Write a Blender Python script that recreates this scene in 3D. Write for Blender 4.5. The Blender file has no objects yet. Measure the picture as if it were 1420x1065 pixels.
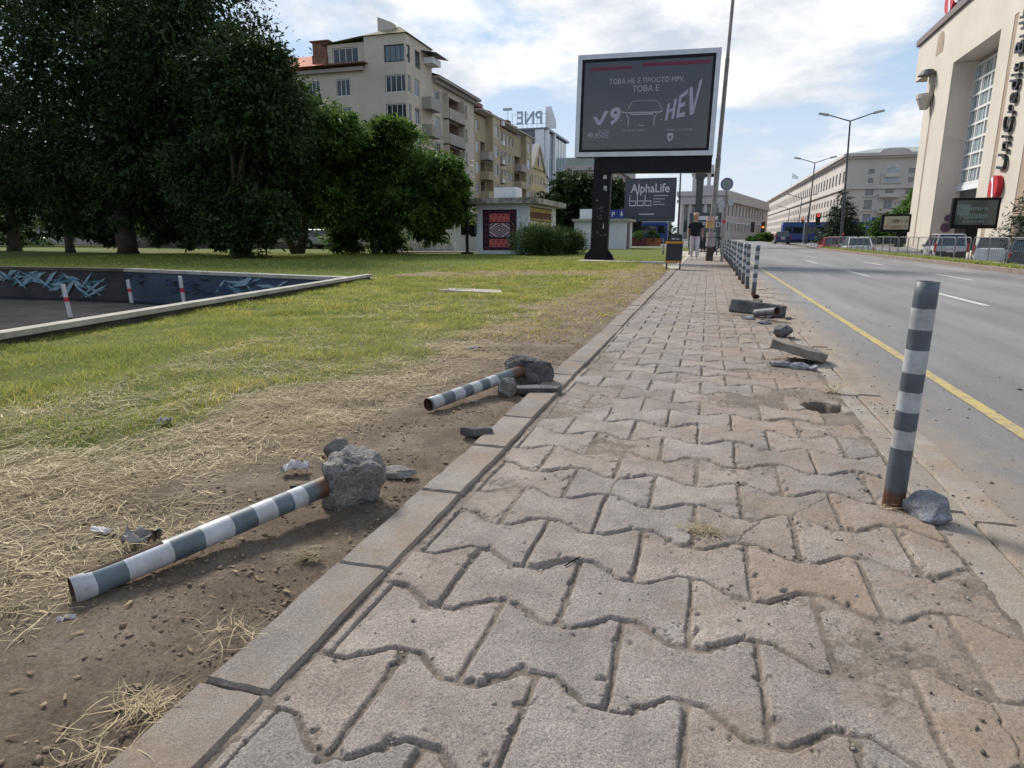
import bpy, bmesh, math, random
import numpy as np
from mathutils import Vector, Matrix, noise as mnoise
S = bpy.context.scene
col = S.collection
R = math.radians
PI = math.pi
random.seed(7)
# ---------------------------------------------------------------- camera, sky, sun, exposure
F, CX, CY, VX, VY, CH = 900.0, 710.0, 532.5, 983.0, 327.0, 1.0
PITCH = math.atan((CY - VY) / F)
YAW = math.atan((VX - CX) / math.hypot(F, CY - VY))
cam = bpy.data.cameras.new('camera')
cam.sensor_width = 36.0
cam.lens = F / 1420.0 * 36.0
cam.clip_start = 0.02
cam.clip_end = 3000.0
camo = bpy.data.objects.new('camera', cam)
col.objects.link(camo)
camo.location = (0, 0, CH)
camo.rotation_euler = (PI / 2 - PITCH, 0, YAW)
S.camera = camo
SUN_DIR = Vector((-0.62, 0.52, 0.66)).normalized()      # towards the sun
EL = math.asin(SUN_DIR.z)
AZ = math.atan2(SUN_DIR.x, SUN_DIR.y)
sun = bpy.data.lights.new('sun', 'SUN')
sun.energy = 5.0
sun.angle = R(13.0)
sun.color = (1.0, 0.93, 0.82)
suno = bpy.data.objects.new('sun', sun)
col.objects.link(suno)
suno.rotation_euler = (-SUN_DIR).to_track_quat('-Z', 'Y').to_euler()
W = bpy.data.worlds.new('World')
S.world = W
W.use_nodes = True
wt = W.node_tree
wt.nodes.clear()
def wn(t, **k):
    n = wt.nodes.new(t)
    for a, b in k.items(): setattr(n, a, b)
    return n
def wl(a, b): wt.links.new(a, b)
out = wn('ShaderNodeOutputWorld'); bg = wn('ShaderNodeBackground'); bg.inputs[1].default_value = 0.1
wl(bg.outputs[0], out.inputs[0])
sky = wn('ShaderNodeTexSky', sky_type='NISHITA', sun_disc=False)
sky.sun_elevation = EL; sky.sun_rotation = AZ; sky.air_density = 1.0; sky.dust_density = 1.2; sky.ozone_density = 1.5
tc = wn('ShaderNodeTexCoord'); sep = wn('ShaderNodeSeparateXYZ'); wl(tc.outputs['Generated'], sep.inputs[0])
mx = wn('ShaderNodeMath', operation='MAXIMUM'); wl(sep.outputs[2], mx.inputs[0]); mx.inputs[1].default_value = 0.0
ad = wn('ShaderNodeMath', operation='ADD'); wl(mx.outputs[0], ad.inputs[0]); ad.inputs[1].default_value = 0.16
d1 = wn('ShaderNodeMath', operation='DIVIDE'); wl(sep.outputs[0], d1.inputs[0]); wl(ad.outputs[0], d1.inputs[1])
d2 = wn('ShaderNodeMath', operation='DIVIDE'); wl(sep.outputs[1], d2.inputs[0]); wl(ad.outputs[0], d2.inputs[1])
cmb = wn('ShaderNodeCombineXYZ'); wl(d1.outputs[0], cmb.inputs[0]); wl(d2.outputs[0], cmb.inputs[1])
cmb.inputs[2].default_value = 3.1
def wnoise(scale, detail, rough, dist=0.0, off=(0, 0, 0)):
    mp = wn('ShaderNodeMapping'); wl(cmb.outputs[0], mp.inputs[0]); mp.inputs['Location'].default_value = off
    mp.inputs['Scale'].default_value = (1.0, 0.8, 1)
    n = wn('ShaderNodeTexNoise'); wl(mp.outputs[0], n.inputs[0])
    n.inputs['Scale'].default_value = scale; n.inputs['Detail'].default_value = detail
    n.inputs['Roughness'].default_value = rough; n.inputs['Distortion'].default_value = dist
    return n
def wramp(src, pts):
    r = wn('ShaderNodeValToRGB'); wl(src, r.inputs[0]); e = r.color_ramp.elements
    while len(e) < len(pts): e.new(0.5)
    for i, (p, c) in enumerate(pts): e[i].position = p; e[i].color = (*c, 1) if len(c) == 3 else c
    return r
cov = wramp(wnoise(1.15, 9, 0.56, 0.15, (1.7, 0.4, 0)).outputs[0], [(0.47, (0, 0, 0)), (0.56, (1, 1, 1))])
shade = wramp(wnoise(2.2, 8, 0.6, 0.2, (4.2, 2.0, 0)).outputs[0], [(0.37, (5.6, 6.3, 7.3)), (0.48, (7.9, 8.2, 8.7)), (0.58, (10.2, 10.1, 9.9))])
skm = wn('ShaderNodeMix', data_type='RGBA', blend_type='MIX'); skm.inputs[0].default_value = 0.75
wl(sky.outputs[0], skm.inputs[6]); skm.inputs[7].default_value = (3.4, 5.6, 8.5, 1)
mixc = wn('ShaderNodeMix', data_type='RGBA'); wl(cov.outputs[0], mixc.inputs[0]); wl(skm.outputs[2], mixc.inputs[6]); wl(shade.outputs[0], mixc.inputs[7])
hz = wramp(sep.outputs[2], [(0.0, (1, 1, 1)), (0.30, (0, 0, 0))])
mixh = wn('ShaderNodeMix', data_type='RGBA'); wl(hz.outputs[0], mixh.inputs[0]); wl(mixc.outputs[2], mixh.inputs[6]); mixh.inputs[7].default_value = (8.6, 8.7, 8.8, 1)
hzm = wn('ShaderNodeMath', operation='MULTIPLY'); wl(hz.outputs[0], hzm.inputs[0]); hzm.inputs[1].default_value = 0.75
wl(hzm.outputs[0], mixh.inputs[0])
wl(mixh.outputs[2], bg.inputs[0])
S.view_settings.view_transform = 'Standard'; S.view_settings.look = 'None'
S.view_settings.exposure = 0.14; S.view_settings.gamma = 1.0
S.render.film_transparent = False
S.cycles.max_bounces = 6; S.cycles.diffuse_bounces = 3; S.cycles.glossy_bounces = 3; S.cycles.transmission_bounces = 4; S.cycles.transparent_max_bounces = 6

# pixel helpers: a photograph pixel -> a point on the ground (G) or at a known distance along the street (AT) or at a known lateral place (AX)
FWD = Vector((-math.sin(YAW) * math.cos(PITCH), math.cos(YAW) * math.cos(PITCH), -math.sin(PITCH)))
RGT = Vector((math.cos(YAW), math.sin(YAW), 0))
UPV = RGT.cross(FWD)
def ray(px, py): return FWD * F + RGT * (px - CX) + UPV * (CY - py)
def G(px, py, z=0.0):
    d = ray(px, py); return Vector((0, 0, CH)) + d * ((z - CH) / d.z)
def AT(px, py, Y):
    d = ray(px, py); return Vector((0, 0, CH)) + d * (Y / d.y)
def AX(px, py, X):
    d = ray(px, py); return Vector((0, 0, CH)) + d * (X / d.x)

# ---------------------------------------------------------------- materials
MATS = {}
def mat(name, c, rough=0.8, c2=None, scale=4.0, detail=5, bump=0.0, bscale=None, metal=0.0, spec=0.3, ramp=(0.35, 0.65),
        speck=None, emit=None, attr=None, coord='Object', trans=0.0, bdist=0.01):
    if name in MATS: return MATS[name]
    m = bpy.data.materials.new(name); m.use_nodes = True; nt = m.node_tree; b = nt.nodes['Principled BSDF']
    L = nt.links.new
    b.inputs['Roughness'].default_value = rough; b.inputs['Metallic'].default_value = metal
    b.inputs['Specular IOR Level'].default_value = spec
    b.inputs['Base Color'].default_value = (*c, 1)
    t = nt.nodes.new('ShaderNodeTexCoord'); v = nt.nodes.new('ShaderNodeNewGeometry').outputs['Position'] if coord == 'Position' else t.outputs[coord]
    cur = None
    if c2 is not None:
        n = nt.nodes.new('ShaderNodeTexNoise'); L(v, n.inputs[0]); n.inputs['Scale'].default_value = scale
        n.inputs['Detail'].default_value = detail; n.inputs['Roughness'].default_value = 0.62
        r = nt.nodes.new('ShaderNodeValToRGB'); L(n.outputs[0], r.inputs[0])
        r.color_ramp.elements[0].position = ramp[0]; r.color_ramp.elements[1].position = ramp[1]
        r.color_ramp.elements[0].color = (*c, 1); r.color_ramp.elements[1].color = (*c2, 1)
        cur = r.outputs[0]
    if speck is not None:   # (scale, threshold, colour, strength)
        n = nt.nodes.new('ShaderNodeTexNoise'); L(v, n.inputs[0]); n.inputs['Scale'].default_value = speck[0]
        n.inputs['Detail'].default_value = 3; n.inputs['Roughness'].default_value = 0.7
        r = nt.nodes.new('ShaderNodeValToRGB'); L(n.outputs[0], r.inputs[0])
        r.color_ramp.elements[0].position = speck[1]; r.color_ramp.elements[0].color = (0, 0, 0, 1)
        r.color_ramp.elements[1].position = speck[1] + 0.1; r.color_ramp.elements[1].color = (speck[3],) * 3 + (1,)
        mi = nt.nodes.new('ShaderNodeMix'); mi.data_type = 'RGBA'; L(r.outputs[0], mi.inputs[0])
        if cur: L(cur, mi.inputs[6])
        else: mi.inputs[6].default_value = (*c, 1)
        mi.inputs[7].default_value = (*speck[2], 1); cur = mi.outputs[2]
    if attr:
        a = nt.nodes.new('ShaderNodeAttribute'); a.attribute_name = attr
        mi = nt.nodes.new('ShaderNodeMix'); mi.data_type = 'RGBA'; mi.blend_type = 'MULTIPLY'; mi.inputs[0].default_value = 1
        if cur: L(cur, mi.inputs[6])
        else: mi.inputs[6].default_value = (*c, 1)
        L(a.outputs[0], mi.inputs[7]); cur = mi.outputs[2]
    if cur: L(cur, b.inputs['Base Color'])
    if bump:
        n = nt.nodes.new('ShaderNodeTexNoise'); L(v, n.inputs[0]); n.inputs['Scale'].default_value = bscale or scale * 6
        n.inputs['Detail'].default_value = 6; n.inputs['Roughness'].default_value = 0.65
        bp = nt.nodes.new('ShaderNodeBump'); L(n.outputs[0], bp.inputs['Height']); bp.inputs['Strength'].default_value = bump
        bp.inputs['Distance'].default_value = bdist; L(bp.outputs[0], b.inputs['Normal'])
    if emit: b.inputs['Emission Color'].default_value = (*emit[0], 1); b.inputs['Emission Strength'].default_value = emit[1]
    if trans:
        tr = nt.nodes.new('ShaderNodeBsdfTranslucent'); ms = nt.nodes.new('ShaderNodeMixShader'); ms.inputs[0].default_value = trans
        if cur: L(cur, tr.inputs[0])
        else: tr.inputs[0].default_value = (*c, 1)
        L(b.outputs[0], ms.inputs[1]); L(tr.outputs[0], ms.inputs[2]); L(ms.outputs[0], nt.nodes['Material Output'].inputs[0])
    MATS[name] = m
    return m

# ---------------------------------------------------------------- mesh building helpers
class MB:
    def __init__(s): s.v = []; s.f = []; s.m = []
    def add(s, vs, fs, mi=0):
        o = len(s.v); s.v += [tuple(x) for x in vs]; s.f += [tuple(i + o for i in q) for q in fs]; s.m += [mi] * len(fs); return s
    def box(s, x0, x1, y0, y1, z0, z1, mi=0, M=None):
        vs = [Vector((x, y, z)) for z in (z0, z1) for y in (y0, y1) for x in (x0, x1)]
        if M is not None: vs = [M @ v for v in vs]
        return s.add(vs, [(0, 2, 3, 1), (4, 5, 7, 6), (0, 1, 5, 4), (2, 6, 7, 3), (0, 4, 6, 2), (1, 3, 7, 5)], mi)
    def prism(s, poly, h0, h1, M=None, mi=0):      # poly in xy, extruded in z, then M
        n = len(poly); vs = [Vector((p[0], p[1], h0)) for p in poly] + [Vector((p[0], p[1], h1)) for p in poly]
        if M is not None: vs = [M @ v for v in vs]
        return s.add(vs, [tuple(range(n - 1, -1, -1)), tuple(range(n, 2 * n))] + [(i, (i + 1) % n, n + (i + 1) % n, n + i) for i in range(n)], mi)
    def tube(s, pts, rads, n=10, mi=0, caps=True):
        rings = []; o = len(s.v); pts = [Vector(p) for p in pts]
        for i, p in enumerate(pts):
            t = (pts[min(i + 1, len(pts) - 1)] - pts[max(i - 1, 0)]).normalized()
            a = t.orthogonal().normalized() if abs(t.z) < 0.999 else Vector((1, 0, 0))
            if abs(t.z) < 0.999: a = t.cross(Vector((0, 0, 1))).normalized()
            b = t.cross(a).normalized()
            rings.append([p + (a * math.cos(2 * PI * k / n) + b * math.sin(2 * PI * k / n)) * rads[i] for k in range(n)])
        vs = [v for r in rings for v in r]
        fs = [(i * n + k, i * n + (k + 1) % n, (i + 1) * n + (k + 1) % n, (i + 1) * n + k) for i in range(len(pts) - 1) for k in range(n)]
        if caps: fs += [tuple(range(n - 1, -1, -1)), tuple((len(pts) - 1) * n + k for k in range(n))]
        return s.add(vs, fs, mi)
    def cyl(s, p0, p1, r0, r1=None, n=14, mi=0, caps=True): return s.tube([p0, p1], [r0, r0 if r1 is None else r1], n, mi, caps)
    def mesh(s, name, mats, smooth=False):
        me = bpy.data.meshes.new(name); me.from_pydata(s.v, [], s.f)
        for m in (mats if isinstance(mats, (list, tuple)) else [mats]): me.materials.append(m)
        me.polygons.foreach_set('material_index', s.m)
        if smooth: me.polygons.foreach_set('use_smooth', [True] * len(s.f))
        me.update(); return me
    def build(s, name, mats, parent=None, local=False, smooth=False, bevel=0.0):
        return link(name, s.mesh(name, mats, smooth), parent, local, bevel)
def link(name, me, parent=None, local=False, bevel=0.0):
    o = bpy.data.objects.new(name, me); col.objects.link(o)
    if parent is not None:
        o.parent = parent
        if not local: o.matrix_parent_inverse = Matrix.Translation(parent.location).inverted()
    if bevel:
        b = o.modifiers.new('bevel', 'BEVEL'); b.width = bevel; b.segments = 2; b.limit_method = 'ANGLE'; b.angle_limit = R(40)
    return o
def tag(o, label=None, cat=None, group=None, kind=None):
    if label: o['label'] = label
    if cat: o['category'] = cat
    if group: o['group'] = group
    if kind: o['kind'] = kind
    return o
def thing(name, label, cat, loc, rz=0.0, group=None, rot=None):
    o = bpy.data.objects.new(name, None); col.objects.link(o); o.location = loc
    o.rotation_euler = rot if rot else (0, 0, rz); o.empty_display_size = 0.2
    return tag(o, label, cat, group)
KIDS = {}
def kids(o): return [c for c in bpy.data.objects if c.parent == o]
def dup(o, loc=None, rot=None, label=None, parent=None):
    c = o.copy(); col.objects.link(c)
    if parent is not None: c.parent = parent
    if loc is not None: c.location = loc
    if rot is not None: c.rotation_euler = rot
    if label: c['label'] = label
    for k in kids(o):
        dup(k, parent=c)
    return c
def npmesh(name, verts, faces, mats, tone=None, smooth=False):
    me = bpy.data.meshes.new(name); nv = len(verts); nf, k = faces.shape
    me.vertices.add(nv); me.vertices.foreach_set('co', verts.astype(np.float32).ravel())
    me.loops.add(nf * k); me.loops.foreach_set('vertex_index', faces.astype(np.int32).ravel())
    me.polygons.add(nf); me.polygons.foreach_set('loop_start', np.arange(0, nf * k, k, dtype=np.int32))
    try: me.polygons.foreach_set('loop_total', np.full(nf, k, dtype=np.int32))
    except Exception: pass
    if smooth: me.polygons.foreach_set('use_smooth', np.ones(nf, dtype=bool))
    for m in (mats if isinstance(mats, (list, tuple)) else [mats]): me.materials.append(m)
    if tone is not None:      # per-vertex rgb
        a = me.color_attributes.new('tone', 'FLOAT_COLOR', 'POINT')
        c = np.ones((nv, 4), np.float32); c[:, :3] = tone; a.data.foreach_set('color', c.ravel())
    me.update(calc_edges=True); me.validate(); return me
def text(name, s, m, parent, M, size, extrude=0.006, align='CENTER', shear=0.0, local=False, sx=1.0, offset=0.0):
    cu = bpy.data.curves.new(name, 'FONT'); cu.body = s; cu.size = size; cu.extrude = extrude; cu.align_x = align
    cu.shear = shear; cu.offset = offset; cu.resolution_u = 3
    o = bpy.data.objects.new(name, cu); col.objects.link(o)
    dg = bpy.context.evaluated_depsgraph_get(); dg.update()
    me = bpy.data.meshes.new_from_object(o.evaluated_get(dg)); bpy.data.objects.remove(o); bpy.data.curves.remove(cu)
    me.transform(M @ Matrix.Diagonal((sx, 1, 1, 1))); me.materials.clear(); me.materials.append(m); me.name = name
    return link(name, me, parent, local)
def TM(loc, rz=0.0): return Matrix.Translation(loc) @ Matrix.Rotation(rz, 4, 'Z') @ Matrix.Rotation(PI / 2, 4, 'X')

# common materials
mWhite = mat('white_paint', (0.72, 0.74, 0.78), 0.6, (0.60, 0.62, 0.66), 3, bump=0.1)
mBlack = mat('black_metal', (0.006, 0.006, 0.008), 0.45, (0.011, 0.011, 0.013), 6, spec=.15)
mDark = mat('dark_steel', (0.05, 0.055, 0.06), 0.5, (0.08, 0.085, 0.09), 8)
mGrey = mat('galvanised_steel', (0.30, 0.31, 0.33), 0.45, (0.40, 0.41, 0.43), 12, metal=0.4)
mGlass = mat('window_glass', (0.05, 0.07, 0.09), 0.06, (0.09, 0.11, 0.13), 0.6, spec=0.9)
mGlassL = mat('curtained_window_glass', (0.32, 0.36, 0.40), 0.12, (0.20, 0.24, 0.28), 1.2, spec=0.8)
mGlassD = mat('dark_window_glass', (0.012, 0.014, 0.018), 0.1, spec=0.7)
mFrameW = mat('white_window_frame', (0.62, 0.62, 0.62), 0.5)
mFrameB = mat('dark_window_frame', (0.05, 0.04, 0.04), 0.5)

def concrete(name, a, b, sc=2.0, dirt=None, bumpd=0.004, attr=None, agg=260, soil=False):
    """weathered concrete: broad tone, fine aggregate grains, dark pits, optional brown dirt drifting over it"""
    if name in MATS: return MATS[name]
    m = bpy.data.materials.new(name); m.use_nodes = True; nt = m.node_tree; L = nt.links.new; bs = nt.nodes['Principled BSDF']
    bs.inputs['Roughness'].default_value = 0.9; bs.inputs['Specular IOR Level'].default_value = 0.25
    pos = nt.nodes.new('ShaderNodeNewGeometry').outputs['Position']
    def nz(sc, det, ro=0.6):
        n = nt.nodes.new('ShaderNodeTexNoise'); L(pos, n.inputs[0]); n.inputs['Scale'].default_value = sc
        n.inputs['Detail'].default_value = det; n.inputs['Roughness'].default_value = ro; return n.outputs[0]
    def rp(src, p0, p1, c0=(0, 0, 0), c1=(1, 1, 1)):
        r = nt.nodes.new('ShaderNodeValToRGB'); L(src, r.inputs[0]); e = r.color_ramp.elements
        e[0].position = p0; e[1].position = p1; e[0].color = (*c0, 1); e[1].color = (*c1, 1); return r.outputs[0]
    def mixc(f, a_, b_, bt='MIX'):
        x = nt.nodes.new('ShaderNodeMix'); x.data_type = 'RGBA'; x.blend_type = bt
        if isinstance(f, float): x.inputs[0].default_value = f
        else: L(f, x.inputs[0])
        for i, q in ((6, a_), (7, b_)):
            if isinstance(q, tuple): x.inputs[i].default_value = (*q, 1)
            else: L(q, x.inputs[i])
        return x.outputs[2]
    base = rp(nz(sc, 8, 0.7), 0.36, 0.64, a, b)
    if attr:
        at = nt.nodes.new('ShaderNodeAttribute'); at.attribute_name = attr; base = mixc(1.0, base, at.outputs[0], 'MULTIPLY')
    grain = rp(nz(agg, 3, 0.85), 0.36, 0.66, (0.50, 0.49, 0.48), (1.42, 1.42, 1.40))
    base = mixc(1.0, base, grain, 'MULTIPLY')
    vo = nt.nodes.new('ShaderNodeTexVoronoi'); L(pos, vo.inputs[0]); vo.inputs['Scale'].default_value = 95
    pits = rp(vo.outputs['Distance'], 0.10, 0.22, (1, 1, 1), (0, 0, 0))
    pm = rp(nz(14, 4), 0.50, 0.62)
    mm = nt.nodes.new('ShaderNodeMath'); mm.operation = 'MULTIPLY'; L(pits, mm.inputs[0]); L(pm, mm.inputs[1])
    base = mixc(mm.outputs[0], base, (0.05, 0.045, 0.04))
    st = rp(nz(3.2, 6, 0.7), 0.55, 0.75)
    base = mixc(st, base, mixc(0.45, base, (0.09, 0.08, 0.07)))
    if dirt:
        # brown soil blown over the slabs, in patches, more of it on the roadside half
        sx = nt.nodes.new('ShaderNodeSeparateXYZ'); L(pos, sx.inputs[0])
        mr = nt.nodes.new('ShaderNodeMapRange'); L(sx.outputs[0], mr.inputs[0]); mr.inputs[1].default_value = dirt[0]; mr.inputs[2].default_value = dirt[1]
        mr.inputs[3].default_value = -0.16; mr.inputs[4].default_value = 0.16
        a2 = nt.nodes.new('ShaderNodeMath'); a2.operation = 'ADD'; L(nz(2.3, 7, 0.72), a2.inputs[0]); L(mr.outputs[0], a2.inputs[1])
        dm = rp(a2.outputs[0], 0.46, 0.66)
        dc = rp(nz(60, 5, 0.8), 0.3, 0.7, (0.14, 0.095, 0.062), (0.31, 0.225, 0.155))
        dmm = nt.nodes.new('ShaderNodeMath'); dmm.operation = 'MULTIPLY'; L(dm, dmm.inputs[0]); dmm.inputs[1].default_value = 0.72
        base = mixc(dmm.outputs[0], base, dc)
    if soil:
        at2 = nt.nodes.new('ShaderNodeAttribute'); at2.attribute_name = 'soil'
        base = mixc(at2.outputs['Fac'], base, mixc(1.0, rp(nz(6, 6, 0.7), 0.35, 0.65, (0.10, 0.082, 0.068), (0.19, 0.155, 0.128)), rp(nz(170, 4, 0.85), 0.3, 0.7, (0.5, 0.5, 0.5), (1.5, 1.5, 1.5)), 'MULTIPLY'))
    L(base, bs.inputs['Base Color'])
    h1 = nz(120, 6, 0.75); h2 = nz(22, 5, 0.7)
    ma = nt.nodes.new('ShaderNodeMath'); ma.operation = 'ADD'; L(h1, ma.inputs[0]); L(h2, ma.inputs[1])
    bp = nt.nodes.new('ShaderNodeBump'); L(ma.outputs[0], bp.inputs['Height']); bp.inputs['Strength'].default_value = 0.9
    bp.inputs['Distance'].default_value = bumpd; L(bp.outputs[0], bs.inputs['Normal'])
    MATS[name] = m; return m
mPaver = concrete('paver_concrete', (0.205, 0.175, 0.159), (0.302, 0.262, 0.240), 5.0, dirt=(-0.7, 1.5), bumpd=0.004, attr='tone', agg=210, soil=True)
mKerbL = concrete('edging_concrete', (0.185, 0.166, 0.156), (0.265, 0.240, 0.224), 3.5, dirt=(-2.0, -0.2), bumpd=0.005, attr='tone')
mKerbR = concrete('kerb_concrete', (0.235, 0.21, 0.19), (0.31, 0.28, 0.25), 2.6, dirt=(0.2, 1.6), bumpd=0.004, attr='tone')
mRubble = concrete('rubble_concrete', (0.14, 0.135, 0.13), (0.27, 0.26, 0.25), 9.0, bumpd=0.008, agg=160)
mOldCon = concrete('old_concrete', (0.30, 0.28, 0.25), (0.42, 0.40, 0.36), 3.0, bumpd=0.005)
mDarkRock = concrete('dirty_concrete', (0.06, 0.06, 0.062), (0.17, 0.165, 0.165), 8.0, bumpd=0.01, agg=150)

# ---------------------------------------------------------------- ground, lawn, road, pavement
rng = np.random.default_rng(5)
def fn(x, y, s, oct=4, seed=0.0): return mnoise.fractal(Vector((x * s, y * s, seed)), 1.0, 2.0, oct)
def xleft(y): return -5.657 - 0.137 * min(max(y, 0.0), 13.8)
def grassy(x, y):
    """0 bare soil / 1 dense green grass"""
    b = -1.04 - x
    edge = 1.15 + 0.50 * max(0.0, min(1.0, (5.2 - y) / 2.2)) + 0.15 * max(0, (2.6 - y))
    g = (b - edge) / 0.45 + 1.25 * fn(x, y, 1.0, 5, 1.3) + 0.30
    # worn brown band across the lawn beyond the sunken road
    g = min(g, 1.5)
    yc = 16.6 + 0.42 * (x + 5.0); w = 1.7 if y > yc else 1.3
    if x > -9.5: g -= (2.0 + 1.2 * fn(x, y, 1.2, 4, 51)) * math.exp(-((y - yc) / w) ** 2) * (1 if x > -8 else max(0, (x + 9.5) / 1.5))
    return max(0.0, min(1.0, g))
def straw_w(x, y):
    b = -1.04 - x; g = grassy(x, y); lo = .62 + .40 * fn(x, y, 1.1, 3, 6) + .25 * max(0, 1.7 - y)
    w = min(1, max(0, (b - lo) / .45)) * (1 - .45 * g) * (.6 + 1.2 * max(0, .45 + fn(x, y, 2.3, 4, 3.1)))
    return w
def soil_mat():
    m = bpy.data.materials.new('soil_and_turf'); m.use_nodes = True; nt = m.node_tree; L = nt.links.new; bs = nt.nodes['Principled BSDF']
    bs.inputs['Roughness'].default_value = 0.95; bs.inputs['Specular IOR Level'].default_value = 0.1
    pos = nt.nodes.new('ShaderNodeNewGeometry').outputs['Position']
    def nz(sc, det, ro):
        n = nt.nodes.new('ShaderNodeTexNoise'); L(pos, n.inputs[0]); n.inputs['Scale'].default_value = sc; n.inputs['Detail'].default_value = det; n.inputs['Roughness'].default_value = ro; return n.outputs[0]
    def rp(src, pts):
        r = nt.nodes.new('ShaderNodeValToRGB'); L(src, r.inputs[0]); e = r.color_ramp.elements
        while len(e) < len(pts): e.new(0.5)
        for i, (p, c) in enumerate(pts): e[i].position = p; e[i].color = (*c, 1)
        return r.outputs[0]
    soil = rp(nz(3.0, 9, 0.75), [(0.3, (0.115, 0.086, 0.064)), (0.5, (0.195, 0.152, 0.116)), (0.72, (0.30, 0.245, 0.195))])
    fine = rp(nz(90, 6, 0.8), [(0.3, (0.5, 0.5, 0.5)), (0.7, (1.4, 1.4, 1.4))])
    x = nt.nodes.new('ShaderNodeMix'); x.data_type = 'RGBA'; x.blend_type = 'MULTIPLY'; x.inputs[0].default_value = 1; L(soil, x.inputs[6]); L(fine, x.inputs[7])
    th = nt.nodes.new('ShaderNodeAttribute'); th.attribute_name = 'thatch'
    xt = nt.nodes.new('ShaderNodeMix'); xt.data_type = 'RGBA'; L(th.outputs['Fac'], xt.inputs[0]); L(x.outputs[2], xt.inputs[6]); L(rp(nz(22, 8, 0.85), [(0.3, (0.13, 0.094, 0.052)), (0.5, (0.25, 0.195, 0.118)), (0.7, (0.40, 0.33, 0.21))]), xt.inputs[7])
    turf = rp(nz(7, 8, 0.75), [(0.3, (0.06, 0.085, 0.018)), (0.55, (0.11, 0.13, 0.036)), (0.75, (0.20, 0.18, 0.08))])
    a = nt.nodes.new('ShaderNodeAttribute'); a.attribute_name = 'tone'
    y = nt.nodes.new('ShaderNodeMix'); y.data_type = 'RGBA'; L(a.outputs['Fac'], y.inputs[0]); L(xt.outputs[2], y.inputs[6]); L(turf, y.inputs[7])
    L(y.outputs[2], bs.inputs['Base Color'])
    ma = nt.nodes.new('ShaderNodeMath'); ma.operation = 'ADD'; L(nz(140, 5, 0.8), ma.inputs[0]); L(nz(30, 6, 0.75), ma.inputs[1])
    bp = nt.nodes.new('ShaderNodeBump'); L(ma.outputs[0], bp.inputs['Height']); bp.inputs['Strength'].default_value = 1.0; bp.inputs['Distance'].default_value = 0.012
    L(bp.outputs[0], bs.inputs['Normal']); return m
mSoil = soil_mat()
def soil_z(x, y):
    b = -1.04 - x
    z = 0.016 * fn(x, y, 2.2, 5, 0.0) + 0.007 * fn(x, y, 11, 3, 4.0) + (0.0035 * fn(x, y, 38, 3, 6.0) if y < 7 else 0)
    if b < 0.25: z -= 0.012 * (1 - b / 0.25)
    yc = 16.6 + 0.42 * (x + 5.0)
    if x > -9: z += 0.06 * math.exp(-((y - yc) / 1.5) ** 2) * (0.6 + 0.8 * fn(x, y, 1.3, 4, 8))
    if y > 13: z *= 1.3
    return z - 0.004
ys = [0.0]
while ys[-1] < 26.0: ys.append(ys[-1] + 0.010 + 0.0085 * ys[-1])
ys[-1] = 26.0
NXG = 230
gv = []; gf = []; gt = []
for j, y in enumerate(ys):
    xl = xleft(y)
    for i in range(NXG + 1):
        t = (i / NXG) ** 1.35; x = -1.035 + (xl + 1.035) * t
        edge = 1.0 if 0 < i < NXG else 0.0
        gv.append((x, y, soil_z(x, y) if i < NXG - 1 else 0.0)); gt.append(grassy(x, y))
for j in range(len(ys) - 1):
    for i in range(NXG):
        a = j * (NXG + 1) + i; gf.append((a, a + NXG + 1, a + NXG + 2, a + 1))
def gquad(pts, t):
    o = len(gv)
    for p in pts: gv.append((p[0], p[1], p[2] if len(p) > 2 else 0.0)); gt.append(t)
    gf.append(tuple(range(o, o + len(pts))))
FWALL = [(-45.0, 15.5), (-16.9, 15.8), (-7.55, 13.8)]
gquad([(-45, 15.5), (-16.9, 15.8), (-7.55, 13.8), (-7.55, 26), (-45, 26)], 1)
gquad([(-400, 26), (-1.035, 26), (-1.035, 60), (-400, 60)], 1)
gquad([(-400, 15.5), (-45, 15.5), (-45, 26), (-400, 26)], 1)
gquad([(-400, -100), (-1.035, -100), (-1.035, 0), (-400, 0)], 0.8)
gquad([(-400, 0), (-45, 0), (-45, 15.5), (-400, 15.5)], 1)
gquad([(-1.2, -200, -0.16), (9.0, -200, -0.16), (9.0, 62, -0.16), (-1.2, 62, -0.16)], 0.3)
gquad([(9.0, -200, -0.8), (900, -200, -0.8), (900, 62, -0.8), (9.0, 62, -0.8)], 0.3)
gquad([(9.0, 62, -0.8), (900, 62, -0.8), (900, 78, -0.16), (9.0, 78, -0.16)], 0.3)
gquad([(-1.2, 62, -0.16), (9.0, 62, -0.16), (9.0, 78, -0.16), (-1.2, 78, -0.16)], 0.3)
gquad([(-1.2, 78, -0.16), (900, 78, -0.16), (900, 1500, -0.16), (-1.2, 1500, -0.16)], 0.3)
gquad([(-900, 59, -0.16), (-1.2, 59, -0.16), (-1.2, 1500, -0.16), (-900, 1500, -0.16)], 0.3)
gv = np.array(gv); me = bpy.data.meshes.new('ground'); me.from_pydata([tuple(v) for v in gv], [], gf); me.materials.append(mSoil)
a = me.color_attributes.new('tone', 'FLOAT_COLOR', 'POINT'); ga = np.ones((len(gv), 4), np.float32); ga[:, :3] = np.array(gt)[:, None]; a.data.foreach_set('color', ga.ravel())
at_ = me.attributes.new('thatch', 'FLOAT', 'POINT'); at_.data.foreach_set('value', np.array([.75 * straw_w(v[0], v[1]) if v[0] > -8 and 0 <= v[1] <= 26 else 0.0 for v in gv], np.float32))
me.polygons.foreach_set('use_smooth', [True] * len(gf)); me.update()
tag(link('ground', me), kind='structure')
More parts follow.
